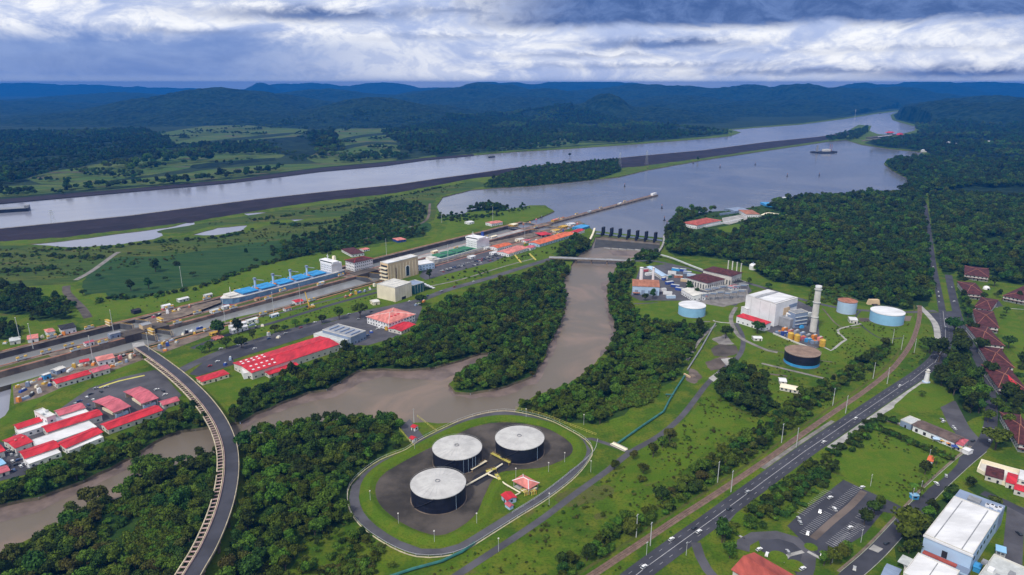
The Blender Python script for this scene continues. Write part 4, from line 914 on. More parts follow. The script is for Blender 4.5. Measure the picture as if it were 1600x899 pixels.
building('quay_house', 'white quay house with pink roof beside the bridge abutment', 'house', (152, 565), (180, 559), (177, 552), 5, 'paint_white', 'salmon_roof', 'hip', 1.5, .6, True, 1, 4); building('quay_hut', 'flat red roofed hut on the quay left of the pink roofed house', 'hut', (124, 567), (140, 564), (138, 560), 3.2, 'offwhite', 'red_roof', 'gable', .8, .4)
building('quay_office', 'blue sided quay office with white flat roof', 'office', (68, 588), (80, 584), (86, 579), 4, 'sky_blue', 'white_roof', 'flat', .4, .2); building('quay_office', 'grey quay office with brown and white roof beyond blue office', 'office', (88, 580), (103, 574), (106, 567), 4, 'bluegrey', 'offwhite', 'gable', 1, .4)
building('lock_house', 'white lock house with black roof on the far bank', 'house', (95, 516), (120, 511), (115, 504), 6, 'paint_white', 'dark', 'hip', 1.4, .8, True, 1, 3.5, cap='dark'); building('lock_house', 'small pink house with red roof left of the black roofed lock house', 'house', (73, 520), (87, 517), (83, 512), 5, 'paint_white', 'salmon_roof', 'hip', 2, .5)
building('lock_shed', 'grey roofed sheds at far left of the far lock bank', 'shed', (14, 534), (32, 531), (29, 526), 4, 'offwhite', 'galv', 'gable', 1, .4); building('lock_shed', 'low salmon and white shed on far bank left of pink house', 'shed', (42, 531), (60, 528), (55, 522), 4, 'paint_white', 'salmon_roof', 'gable', 1, .4)
# ------------------------------------------------------------------ middle buildings along the locks road
t = building('skylight_hall', 'long bright red roofed hall with white skylights on its left third', 'hall', (393, 583), (531, 538), (500, 525), 7, 'offwhite', 'red_roof', 'gable', 1.8, .8, True, 1, 6)
for i in range(5):
    for j, y in enumerate((-.38, -.17, .17, .38)):
        x = -t['_L'] / 2 + 3.5 + i * 5.2 + (1.5 if j % 2 else 0); link('skylight', unit_box('skyl', (1.9, 1.9, .5), 'paint_white'), t, (x, y * t['_W'], 7 + 1.8 * (1 - abs(y) * 2) + .15))
building('white_annex', 'white lower end block under the skylight hall gable', 'annex', (380, 585), (396, 582), (380, 573), 5, 'paint_white', 'white_roof', 'flat', .3, .1)
building('red_annex', 'small red roofed annex before the skylight hall, left one', 'annex', (420, 586), (442, 579), (438, 573), 3.5, 'offwhite', 'red_roof', 'gable', .9, .5); building('red_annex', 'small red roofed annex before the skylight hall, right one', 'annex', (442, 578), (467, 570), (463, 565), 3.5, 'offwhite', 'red_roof', 'gable', .9, .5)
building('red_house', 'low red roofed house on the lawn right of the curved bridge', 'house', (315, 597), (359, 584), (350, 577), 3.8, 'cream', 'red_roof', 'hip', 1.2, .6)
t = building('grey_hall', 'grey flat roofed hall with rooflights and white ends', 'hall', (548, 528), (572, 518), (538, 503), 8.5, 'bluegrey', 'grey_roof', 'flat', .5, .1, True, 1, 4)
for i in range(5): local_box(t, 'rooflight', 'bluegrey', (0, -t['_W'] / 2 + (i + .6) * t['_W'] / 5.4, 9.4), (t['_L'] * .6, 1.6, 1.1))
building('white_annex', 'white lower wing along the left of the grey flat roofed hall', 'annex', (532, 536), (548, 530), (522, 511), 5.5, 'paint_white', 'galv', 'flat', .3, .1, True, 1, 4)
t = building('salmon_house', 'large salmon hip roofed building with white eaves at forest edge', 'building', (607, 506), (650, 491), (626, 477), 8, 'paint_white', 'salmon_roof', 'hip', 3.6, .9, True, 2, 4, cap='offwhite')
for i, (x, y) in enumerate(((-6, -7), (-1, -7.5), (4, -7))): local_box(t, 'dormer', 'paint_white', (x, y, 9.2), (2.4, 2.4, 1.8)); local_box(t, 'dormer_roof', 'red_roof', (x, y, 10.2), (3, 3, .3))
building('red_annex', 'lower bright red wing in front of the salmon roofed building', 'annex', (627, 518), (650, 507), (641, 497), 4, 'offwhite', 'red_roof', 'gable', 1.2, .6)
t = building('visitor_block', 'tall tan visitor centre block with arched window beside the locks', 'visitor centre', (606, 413), (653, 401), (646, 397), 25, 'tan', 'white_roof', 'flat', .8, .1, False)
L_, W_ = t['_L'], t['_W']
aw = MB(); arc = [(-2.6, 0), (2.6, 0), (2.6, 11)] + [(2.6 * math.cos(a), 11 + 2.6 * math.sin(a)) for a in np.linspace(.3, PI - .3, 6)] + [(-2.6, 11)]
def arch(root, name, m, pts, x, y, z, th=.3):
    n = len(pts); v = [(x + p[0], y, z + p[1]) for p in pts] + [(x + p[0], y - th, z + p[1]) for p in pts]
    MB().vf(v, [tuple(range(n - 1, -1, -1)), tuple(range(n, 2 * n))] + [(i, n + i, n + (i + 1) % n, (i + 1) % n) for i in range(n)]).build(name, m, root)
arch(t, 'window_surround', 'paint_white', [(p[0] * 1.5, p[1] * 1.08) for p in arc], L_ * .13, -W_ / 2, 2, .25); arch(t, 'arched_window', 'glass', arc, L_ * .13, -W_ / 2 - .25, 2.4, .15)
local_box(t, 'recess_panel', 'brown_roof', (-L_ * .25, -W_ / 2 - .05, 9), (1.4, .3, 17))
for i in range(4): local_box(t, 'balcony', 'cream', (-L_ / 2 - 1.6, 0, 3.5 + i * 5), (3.2, W_ * .9, 1.2)); local_box(t, 'balcony_window', 'glass', (-L_ / 2 - .1, 0, 6 + i * 5), (.3, W_ * .8, 2.6))
local_box(t, 'roof_house', 'offwhite', (L_ * .05, 1, 24.6), (L_ * .5, W_ * .4, 2.0)); local_box(t, 'roof_edge', 'salmon_roof', (L_ * .1, -W_ * .2, 24.2), (L_ * .35, .8, 1.0))
for x in np.linspace(-.42, .42, 9): local_box(t, 'pilaster', 'cream', (L_ * x, -W_ / 2 - .12, 11), (.5, .3, 21.5))
t = building('theatre_block', 'windowless cream block in front of the tan visitor centre', 'visitor centre', (617, 451), (643, 442), (621, 434), 17, 'cream', 'offwhite', 'flat', .7, .1, False)
for x in np.linspace(-.4, .4, 5): local_box(t, 'roof_rib', 'galv', (t['_L'] * x, 0, 17.6), (.5, t['_W'] * .9, .5))
for x in np.linspace(-.4, .4, 6): local_box(t, 'wall_joint', 'tan', (t['_L'] * x, -t['_W'] / 2 - .02, 8), (.15, .12, 16))
local_box(t, 'entrance', 'dark', (0, -t['_W'] / 2 - .1, 1.6), (7, .3, 3.2))
t = building('glass_hall', 'dark teal glass hall with white stepped terraces beside cream block', 'hall', (646, 447), (663, 442), (655, 436), 11, 'teal_glass', 'bluegrey', 'flat', .6, .1, False)
for i in range(4): local_box(t, 'terrace', 'paint_white', (t['_L'] / 2 + 3 + i * 4, -1 - i * .8, 8 - i * 2.4), (4.2, t['_W'] * .8, .6)); local_box(t, 'mullion', 'galv', (-t['_L'] / 2 + (i + .5) * t['_L'] / 4, -t['_W'] / 2 - .08, 5.5), (.25, .2, 10.5))
t = building('white_annex', 'white and blue annex right of the tan visitor block', 'annex', (655, 415), (679, 411), (673, 405), 8, 'pale_blue', 'white_roof', 'flat', .5, .1, True, 2, 4)
building('white_kiosk', 'small cream house on the lawn left of the cream block', 'house', (583, 473), (594, 471), (590, 467), 4, 'cream', 'offwhite', 'gable', .8, .3); building('red_hut', 'red roofed hut on the near lock bank behind the yellow crane', 'hut', (462, 473), (475, 470), (472, 466), 3.5, 'paint_white', 'red_roof', 'gable', 1, .4, sp=3)
t = building('control_house', 'white lock control house with dark red roof on the centre wall', 'control house', (553, 411), (584, 404), (577, 398), 13, 'paint_white', 'maroon_roof', 'hip', 3, 1.2, True, 3, 3.2, cap='red_roof')
building('lock_building', 'low white house with dark maroon roof on the far lock bank', 'house', (549, 398), (570, 395), (556, 386), 4.5, 'paint_white', 'maroon_roof', 'hip', 1.5, .8); building('lock_building', 'tiny red roofed hut right of the maroon roofed far bank house', 'hut', (568, 391), (578, 389), (576, 386), 3, 'paint_white', 'salmon_roof', 'gable', .8, .3, sp=3)
building('lock_building', 'blue walled hut with red roof on far bank lawn', 'hut', (621, 376), (635, 374), (632, 370), 4, 'deep_blue', 'salmon_roof', 'hip', 1, .5, sp=4); building('lock_building', 'white house with salmon roof at the head of far lane', 'house', (768, 350), (786, 347), (783, 343.5), 5, 'paint_white', 'salmon_roof', 'gable', 1, .5); building('lock_building', 'small white hut on far bank lawn near the lagoon', 'hut', (733, 348), (741, 346.5), (739, 344), 4, 'paint_white', 'white_roof', 'gable', .8, .2, sp=4)
# ------------------------------------------------------------------ upstream yard
building('upstream_shed', 'very long orange roofed shed with blue and white side on upstream quay', 'shed', (843, 382), (900, 365), (894, 359), 5, 'pale_blue', 'orange_roof', 'gable', 1.4, .7, True, 1, 6); building('upstream_shed', 'short bright orange roofed shed beside the car park', 'shed', (777, 388), (801, 382), (798, 377), 5, 'paint_white', 'orange_roof', 'gable', 1.6, .7)
building('upstream_shed', 'pink roofed white shed right of the car park', 'shed', (795, 397), (826, 387), (816, 381), 5, 'paint_white', 'salmon_roof', 'gable', 1.6, .6); building('upstream_shed', 'small maroon roofed shed between pink and long orange sheds', 'shed', (829, 388), (838, 385), (834, 381), 4, 'paint_white', 'pink_roof', 'gable', 1, .4)
building('awning', 'bright red awning on the lock side of long orange shed', 'awning', (846, 368), (863, 366), (860, 361), 4, 'galv', 'red_roof', 'hip', 1.2, .3, open_=True); building('upstream_shed', 'red roofed end of the upstream quay beside the blue shed', 'shed', (901, 364), (914, 359), (910, 355), 5, 'paint_white', 'red_roof', 'gable', 1, .4); building('upstream_shed', 'bright blue roofed shed at the tip of upstream quay', 'shed', (908, 357), (922, 353), (918, 348), 4, 'sky_blue', 'sky_blue', 'gable', 1, .4)
for i, (x, y, lab, wl, rf) in enumerate(((826, 377, 'white and red hut before the red awning', 'paint_white', 'pink_roof'), (816, 375, 'cream hut left of the red awning', 'cream', 'offwhite'), (764, 388, 'white hut at the top of car park', 'paint_white', 'galv'), (755, 386, 'grey cabin at the top left of car park', 'galv', 'galv'), (872, 361, 'tan cabin beyond the red awning', 'cream', 'yellow'), (884, 355, 'yellow cabin near the upstream gates', 'yellow', 'yellow'), (896, 351, 'white cabin near the blue shed', 'paint_white', 'white_roof'), (806, 352, 'yellow winch house at far lane head', 'yellow', 'cream'), (775, 396, 'white cabin beside the pink shed', 'paint_white', 'white_roof'), (740, 402, 'white tent roof at the middle of car park', 'paint_white', 'white_roof'))):
    building('cabin', lab, 'cabin', (x - 4, y), (x + 4, y - 2), (x + 3, y - 5), 3.2, wl, rf, 'gable', .7, .2, sp=3, group='small cabins of the upstream quay')
for k, (a, b, lab) in enumerate((((804, 399), (814, 411), 'yellow stair down the grass slope, left one'), ((827, 397), (837, 407), 'yellow stair down the grass slope, right one'))):
    A, B = P(*a), P(*b); c = (A + B) / 2; t = thing('slope_stair', lab, 'stairs', c, math.atan2(B.y - A.y, B.x - A.x)); L = (B - A).length
    local_box(t, 'flight', 'line_yellow', (0, 0, .5), (L, 2.2, .5))
    for s in (-1, 1): local_box(t, 'railing', 'yellow', (0, s * 1, 1.4), (L, .15, .15))
# ------------------------------------------------------------------ river road bridge and spillway
A, B = P(858, 402.5, 4), P(992, 408, 4); c = (A + B) / 2; L = (B - A).length
t = thing('road_bridge', 'pale straight road bridge across the river below the spillway', 'bridge', (c.x, c.y, 0), math.atan2(B.y - A.y, B.x - A.x))
local_box(t, 'deck', 'old_concrete', (0, 0, 3.5), (L, 9, 1.2)); local_box(t, 'roadway', 'grey_roof', (0, 0, 4.16), (L, 7.4, .08))
for s in (-1, 1): local_box(t, 'parapet', 'concrete', (0, s * 4.3, 4.5), (L, .4, .8))
for x in (-.18, .0, .18, .34): local_box(t, 'pier', 'old_concrete', (L * x, 0, -1.2), (2, 7, 8.2))
A, B = P(930, 366), P(1036, 377.5); c = (A + B) / 2; L = (B - A).length; rz = math.atan2(B.y - A.y, B.x - A.x)
t = thing('spillway_dam', 'concrete spillway dam with a row of dark gate piers holding back the lake', 'dam', (c.x, c.y, 0), rz)
MB().vf([(-L / 2, 7, -9), (L / 2, 7, -9), (L / 2, 3, .6), (-L / 2, 3, .6), (-L / 2, -2, .6), (L / 2, -2, .6), (-L / 2, -10, -3.6), (L / 2, -10, -3.6), (-L / 2, -16, -4), (L / 2, -16, -4), (-L / 2, -16, -9), (L / 2, -16, -9)], [(0, 1, 2, 3)[::-1], (3, 2, 5, 4)[::-1], (4, 5, 7, 6)[::-1], (6, 7, 9, 8)[::-1], (8, 9, 11, 10)[::-1]]).build('weir', 'wet_concrete', t)
pm = MB().box((0, 0, 7), (3.4, 9, 16)).box((0, -6, 2), (3.0, 5, 7)).mesh('gate_pier', 'tank_black'); gm = MB().box((0, 0, 0), (1, .5, 3.4)).mesh('gate_panel', 'bluegrey')
xs = [(x - 930) / (1036 - 930) * L - L / 2 for x in (943, 956.5, 970, 983.5, 997, 1010.5, 1024.5)]
for x in xs: link('gate_pier', pm, t, (x, 0, -1))
for a, b in zip([-L / 2] + xs, xs + [L / 2]): g = link('gate_panel', gm, t, ((a + b) / 2, .8, 1.6)); g.scale = (b - a - 3, 1, .6)
sheet('spillway_apron', PP([(931, 374), (1033, 383), (1024, 394), (1000, 391), (945, 386), (928, 388)], -1.8), -1.85, 'wet_concrete'); sheet('spillway_apron', PP([(950, 391), (1003, 393), (996, 400), (958, 399)], -1.8), -1.8, 'mud')
bf = MB()
A, B = P(943, 389, -2), P(1003, 392, -2)
for i in range(5):
    p = A.lerp(B, (i + .5) / 5); bf.box((p.x, p.y, -1.6), (11, 2.5, 2.2), rz)
o = bf.build('baffle_wall', 'concrete'); struct(o)
def wallthing(name, label, px, th, h, m, z0=0.0, cat='wall'):
    pts = smooth(PP(px), 6); o = pts[0].copy(); t = thing(name, label, cat, o); MB().sweep([p - o for p in pts], [(th / 2, z0), (th / 2, h), (-th / 2, h), (-th / 2, z0), (th / 2, z0)]).build('wall_body', m, t); return t
wallthing('spillway_wall', 'pale curved retaining wall on the right of spillway', [(1037, 371), (1037, 380), (1033, 390), (1026, 399)], 3, 3, 'concrete', -6); wallthing('spillway_wall', 'pale sloping retaining wall on the left of spillway', [(929, 359), (926, 368), (922, 376), (918, 384)], 3, 3, 'cream', -6)
wallthing('penstock', 'pale pipe trestle climbing from the spillway to old power house', [(1030, 402), (1050, 408), (1080, 420), (1106, 430)], 2.4, 5, 'galv', 3.5, 'pipe')

# ------------------------------------------------------------------ power station
t = building('turbine_hall', 'tall white turbine hall with two white roof slopes and grey valley', 'power station', (1213, 476), (1247, 466), (1205, 451.5), 25, 'paint_white', 'white_roof', 'flat', .4, .1, False)
L_, W_ = t['_L'], t['_W']
local_box(t, 'roof_valley', 'grey_roof', (0, W_ * .17, 25.6), (L_ * .98, 3.4, .7)); local_box(t, 'roof_panel', 'white_roof', (0, -W_ * .17, 25.9), (L_ * .92, W_ * .52, .6)); local_box(t, 'roof_panel', 'white_roof', (-L_ * .02, W_ * .36, 25.8), (L_ * .9, W_ * .2, .6))
for y in (-.32, 0, .3): local_box(t, 'wall_seam', 'galv', (-L_ / 2 - .05, W_ * y, 12), (.16, .3, 24))
local_box(t, 'wall_recess', 'tan', (L_ * .02, -W_ / 2 - .1, 14), (L_ * .3, .3, 8)); local_box(t, 'louver_bank', 'bluegrey', (L_ * .3, -W_ / 2 - .1, 18), (L_ * .36, .3, 4)); local_box(t, 'equipment_deck', 'grey_roof', (L_ * .15, -W_ / 2 - 7, 5), (L_ * .9, 13, 10))
for x in (-.1, .12, .35): MB().tube([(L_ * x, -W_ / 2 - 4, 10), (L_ * x, -W_ / 2 - 4, 13), (L_ * x, -W_ / 2 - 10, 13), (L_ * x, -W_ / 2 - 10, 10)], 1.2, 8).build('exhaust_duct', 'paint_white', t)
building('switch_house', 'low white building with bright red roof before the turbine hall', 'building', (1150, 494), (1195, 508), (1201, 503), 7.5, 'paint_white', 'red_roof', 'shed', .8, .5, True, 1, 5); building('white_annex', 'white lower block at the left end of the turbine hall', 'annex', (1158, 480), (1167, 484), (1176, 477), 11, 'paint_white', 'white_roof', 'flat', .4, .1)
t = building('boiler_house', 'blue grey steel boiler house between turbine hall and chimney', 'boiler house', (1243, 491), (1263, 488), (1258, 482.5), 16, 'bluegrey', 'steel', 'flat', .5, .1, False)
for y in (4, 8, 12): local_box(t, 'gallery', 'galv', (0, -t['_W'] / 2 - .6, y), (t['_L'] * .96, 1.2, .3))
local_box(t, 'flue_duct', 'galv', (t['_L'] / 2 + 5, 0, 11), (10, 4, 4)); local_box(t, 'hopper', 'sky_blue', (0, -t['_W'] / 2 - 2, 1.5), (5, 3, 3), 0, .6)
t = thing('chimney', 'tall pale grey chimney with ringed top beside the boiler house', 'chimney', P(1270, 518)); MB().rev([(3.5, 0), (3.2, 20), (2.9, 48)], 24).build('shaft', 'offwhite', t)
for z in (16, 32, 46): MB().rev([(3.2, z), (3.9, z), (3.9, z + .4), (3.1, z + .4)], 24, cap=False).build('gallery', 'galv', t)
MB().rev([(3.0, 48), (3.2, 48.2), (3.2, 50), (2.6, 50), (2.6, 48)], 24, cap=False).build('cap', 'paint_white', t)
for i, (x, y, lab) in enumerate(((1235, 530, 'yellow fuel tank, left of the close pair by containers'), (1245, 533, 'yellow fuel tank, right of the close pair by containers'), (1284.5, 541, 'yellow fuel tank alone at the right end of containers'))):
    t = thing('fuel_tank', lab, 'tank', P(x, y), 0, 'yellow fuel tanks'); MB().rev([(2.9, 0), (2.9, 6.5), (1.5, 7.4), (.1, 7.6)], 16).build('shell', 'yellow', t); MB().rev([(2.95, 3.2), (3.05, 3.3), (2.95, 3.4)], 16, cap=False).build('band', 'orange', t); MB().tube([(2.9, 0, 0), (2.9, 0, 8)], .15, 4).build('ladder', 'galv', t)
cc = ['bluegrey', 'orange', 'deep_blue', 'salmon_roof', 'bluegrey', 'grey_roof', 'orange', 'bluegrey', 'pink_roof', 'steel', 'sky_blue', 'orange', 'bluegrey', 'salmon_roof']
for i in range(14):
    a = i / 13; px = 1216 + 60 * a + (i % 2) * 5; py = 522 + 16 * a - (i % 2) * 6; t = thing('container', f'{["blue grey", "orange", "dark blue", "salmon", "blue grey", "grey", "orange", "blue grey", "pink", "steel", "bright blue", "orange", "blue grey", "salmon"][i]} equipment container, {ORD[i]} from the left in power yard', 'container', P(px, py), .1 + .5 * (i % 2), 'equipment containers in the power station yard')
    h = 3 + (i * 7 % 3) * .6; local_box(t, 'body', cc[i], (0, 0, h / 2), (6.4, 2.8, h)); local_box(t, 'roof_unit', 'galv' if i % 4 else 'orange', (1, 0, h + .3), (2.4, 1.6, .6)); local_box(t, 'door', 'steel', (0, -1.43, 1.2), (1.4, .1, 2.2))
wallthing('yard_wall', 'pale yard wall in front of the yellow fuel tanks', [(1208, 522), (1240, 535), (1272, 547)], 1, 1.4, 'offwhite')
for lab, A, B, C, h in (('old white power house with maroon hip roof and tall pilasters, front one', (1106, 443), (1134, 436), (1113, 423.5), 11), ('old white power house with maroon hip roof, farther back and right', (1144, 432), (1161, 426), (1129, 411.5), 14)):
    t = building('power_house', lab, 'power house', A, B, C, h, 'offwhite', 'maroon_roof', 'hip', 4, 1.0, False, group='old power houses'); windows(t, t['_L'], t['_W'], h, t.rotation_euler.z, t.location, 1, 3.6, (1.5, 6), 'glass', 4.6, 10, False)
    for i in range(3): local_box(t, 'wall_step', 'offwhite', (t['_L'] / 2 + 1.5, -t['_W'] * .3 + i * 5, 2), (3, 3, 4))
for i, x in enumerate((1135, 1141.5, 1148.5, 1155)):
    t = thing('vent_stack', f'short white vent stack behind the back power house, {ORD[i]} from the left', 'chimney', P(x + 2, 424 + i * 1.6), 0, 'white vent stacks behind the old power house'); MB().rev([(.8, 0), (.8, 15)], 10).build('shaft', 'offwhite', t); MB().rev([(1.0, 15), (1.0, 15.6), (.7, 15.6)], 10, cap=False).build('cap', 'offwhite', t)
t = building('diesel_house', 'grey blue metal engine house with rusty roof and two white stacks', 'engine house', (988, 447), (1031, 449), (1033, 438), 11, 'pale_blue', 'rust_roof', 'gable', 1.5, .4, False); local_box(t, 'lower_roof', 'rust_roof', (-t['_L'] * .35, -t['_W'] / 2 - 2, 3), (9, 4, .3)); local_box(t, 'end_panel', 'orange', (t['_L'] / 2 + .2, 0, 6), (.3, t['_W'] * .6, 9))
for x in (-.35, -.1, .15, .38): local_box(t, 'wall_door', 'bluegrey', (t['_L'] * x, -t['_W'] / 2 - .05, 3), (4, .2, 6))
for x, lab in ((1001, 'thick white stack over the rusty roofed engine house, left'), (1019.5, 'thin white stack over the rusty roofed engine house, right')):
    t = thing('exhaust_stack', lab, 'chimney', P(x, 450)); r = 2.3 if x < 1010 else 1.6; MB().rev([(r, 0), (r, 27)], 14).build('shaft', 'paint_white', t); MB().rev([(r + .3, 26), (r + .3, 26.6), (r, 26.6)], 14, cap=False).build('collar', 'galv', t)
building('teal_shed', 'long narrow shed with pale teal roof behind engine house', 'shed', (1010, 417), (1034, 432), (1041, 429), 5, 'offwhite', 'pale_blue', 'gable', 1, .4); building('white_warehouse', 'white warehouse with roof vents before the old power house', 'warehouse', (1064, 452), (1083, 463), (1094, 456), 6.5, 'paint_white', 'offwhite', 'gable', 1.5, .4)
cl = [(1038, 437, 'deep_blue', 'dark blue', 1.0), (1046, 444, 'deep_blue', 'dark blue', .4), (1055, 449, 'deep_blue', 'dark blue', -.5), (1062, 454, 'deep_blue', 'dark blue', -.6), (1043, 434, 'teal', 'teal', .3), (1056, 423, 'sky_blue', 'bright blue', -.5), (1066, 424, 'deep_blue', 'dark blue', -.4), (1074, 428, 'bluegrey', 'grey', -.4), (1050, 428, 'paint_white', 'white', -.3), (1060, 434, 'rust_roof', 'rusty', -.2), (1070, 440, 'tan', 'tan', -.3), (1034, 455, 'paint_white', 'white', .2), (1043, 460, 'paint_white', 'white', -.2), (1048, 466, 'pale_blue', 'pale blue', .1), (1010, 424, 'pink_roof', 'pink', .2), (1014, 430, 'paint_white', 'white', .4), (1098, 462, 'salmon_roof', 'salmon', -.4), (1080, 432, 'pale_blue', 'pale blue', -.5)]
for i, (x, y, m, cn, rz) in enumerate(cl):
    t = thing('container', f'{cn} site container in the old power yard, {("near engine house", "by the white warehouse", "below the spillway road", "in the middle of yard")[i % 4]}, {ORD[i // 2]} pair', 'container', P(x, y), rz, 'site containers in the old power yard'); local_box(t, 'body', m, (0, 0, 1.7), (11, 4, 3.4)); local_box(t, 'roof_edge', 'galv', (0, 0, 3.5), (10.6, 3.6, .2)); local_box(t, 'door', 'steel', (5.55, 0, 1.5), (.1, 2.6, 2.6))
def gantry(label, px, py, w, h, rz):
    t = thing('gantry', label, 'gantry', P(px, py), rz, 'steel gantries of the substation')
    for s in (-1, 1): local_box(t, 'post', 'steel', (s * w / 2, 0, h / 2), (.7, .7, h), 0, .6)
    local_box(t, 'beam', 'galv', (0, 0, h - .4), (w, .7, .7)); local_box(t, 'insulator', 'bluegrey', (0, 0, h - 1.8), (w * .7, .4, 1.6)); local_box(t, 'breaker', 'steel', (0, 3, 1.2), (w * .6, 1.6, 2.4))
for i in range(12): gantry(f'grey steel substation gantry, {ORD[i]} counted from the left row by row', 1102 + (i % 6) * 11 + (i // 6) * 4, 470 - (i // 6) * 9 - (i % 6) * .8, 11, 9 + i % 3, .15 - .3 * (i % 2))
t = building('substation_house', 'small house with pink roof and dark canopy at the substation', 'house', (1146, 450), (1156, 448), (1152, 444), 4, 'paint_white', 'pink_roof', 'gable', 1, .4); building('canopy', 'black flat canopy behind the pink roofed substation house', 'canopy', (1148, 444), (1166, 441), (1160, 436), 5, 'steel', 'dark', 'flat', .2, .1, False)
t = thing('water_tower', 'round white tank house at forest edge beyond the vent stacks', 'tank', P(1176, 421)); MB().rev([(5, 0), (5, 6), (3, 8), (.1, 8.6)], 18).build('shell', 'paint_white', t); MB().rev([(1, 8.2), (1, 9.6), (.1, 10)], 10).build('cap', 'bluegrey', t)
for i, (x, y) in enumerate(((1166, 527), (1186, 531), (1210, 563))): pass
for lab, A, B, C, h, rf in (('low tan roofed shed on the grass below the navy tank', (1218, 605), (1253, 612), (1253, 605), 3, 'cream'), ('small white flat shed beside the tree by the turbine hall', (1178, 529), (1192, 529), (1193, 525), 3, 'white_roof'), ('white pump house between the two pale tanks', (1328, 500), (1341, 501), (1341, 496), 4, 'white_roof'), ('small white cabin on the grass above the tan shed', (1218, 596), (1230, 597), (1232, 591), 3, 'white_roof')):
    building('pump_house', lab, 'shed', A, B, C, h, 'offwhite', rf, 'gable', .7, .3, sp=3)
tnk = thing('fire_nozzle', 'dark feed chute with tan top behind the wide light blue tank', 'chute', P(1378, 484)); local_box(tnk, 'channel', 'tank_black', (0, 6, .6), (6, 26, 1.2)); local_box(tnk, 'head', 'tan', (0, 20, 3), (14, 5, 6), 0, .8)
# ------------------------------------------------------------------ white houses on the lake shore
building('lake_house', 'long white house with red hip roof on the wooded lake shore', 'house', (1089, 352.5), (1128, 344.5), (1121, 337), 7, 'paint_white', 'brick_red_roof', 'hip', 2.5, .8, True, 1, 5, cap='salmon_roof'); building('lake_house', 'white house with dull red roof farther along lake shore', 'house', (1166, 335), (1188, 335), (1184, 328), 6, 'paint_white', 'rust_roof', 'hip', 2, .8); building('lake_house', 'low cream roofed wing right of the farther lake house', 'house', (1188, 336), (1219, 340), (1217, 334), 4, 'paint_white', 'cream', 'gable', 1, .4)
building('lake_house', 'blue grey roofed building behind the lake shore court', 'house', (1148, 330), (1170, 328), (1165, 323), 5, 'bluegrey', 'bluegrey', 'gable', 1.2, .4); wallthing('court_wall', 'blue grey wall along the back of the lake shore court', [(1124, 337), (1145, 334), (1166, 331)], 2, 4, 'bluegrey'); wallthing('court_wall', 'white retaining wall in front of the lake shore court', [(1082, 358), (1105, 355), (1130, 350), (1160, 344)], 1.5, 3, 'paint_white')
area('court', [(1128, 341), (1166, 334), (1168, 343), (1140, 351), (1130, 350)], .12, 'concrete', True); area('lawn', [(1120, 356), (1155, 350), (1160, 357), (1145, 364), (1128, 362)], .12, 'lawn', True)
building('lake_hut', 'bright blue boathouse on the shore right of the lake houses', 'boathouse', (1198, 321), (1212, 321), (1211, 316), 4, 'sky_blue', 'sky_blue', 'gable', .8, .3, False); building('lake_hut', 'white roofed lodge half hidden by shore trees', 'lodge', (1231, 312), (1246, 312), (1245, 308), 4, 'paint_white', 'white_roof', 'gable', .8, .3, False)
# ------------------------------------------------------------------ maroon roofed houses
MH = [('farthest of the row, alone under the forest edge', (1506, 429), (1546, 434), (1541, 419)), ('second from the far end, beside white round roof', (1510, 459), (1541, 462), (1534, 443)), ('third from the far end, half hidden by garden trees', (1521, 480), (1549, 485), (1545, 466)), ('fourth from the far end, with bright ridge', (1526, 508), (1562, 513), (1555, 487)), ('fifth from the far end, next to white yard', (1533, 537), (1571, 541), (1565, 513)),
      ('sixth from the far end, above the red patched house', (1547, 570), (1586, 575), (1578, 546)), ('nearest full house of the row, with red patch on its roof', (1560, 606), (1608, 612), (1598, 577)), ('cut by right edge below the row, above red yard', (1591, 694), (1628, 700), (1620, 652)), ('wide one at right edge under the forest', (1566, 462), (1614, 472), (1607, 448))]
for lab, A, B, C in MH:
    t = building('maroon_house', 'maroon hip roofed house, ' + lab, 'house', A, B, C, 6.5, 'offwhite', 'maroon_roof', 'hip', 3.4, 1.0, True, 2, 3.6, 'maroon roofed houses', cap='rust_roof')
    L_, W_ = t['_L'], t['_W']
    for z, m in ((6.2, 'paint_white'), (3.2, 'maroon_roof')): local_box(t, 'fascia' if z > 5 else 'veranda_roof', m, (0, -W_ / 2 - (.55 if z > 5 else 1), z), (L_ + 1, .5 if z > 5 else 2.4, .4))
    if 'with red patch' in lab: MB().vf([(-2, -W_ / 2 - .6, 7.2), (6, -W_ / 2 - .6, 7.2), (2, -.5, 10)], [(0, 1, 2)]).build('roof_patch', 'red_roof', t)
t = thing('garden_dome', 'white half round canopy beside the second maroon house', 'canopy', P(1541, 452)); MB().rev([(4, 0), (3.8, 2), (2.6, 3.6), (.1, 4.4)], 16).build('shell', 'paint_white', t); local_box(t, 'opening', 'dark', (0, -3.9, 1), (2.6, .4, 2))
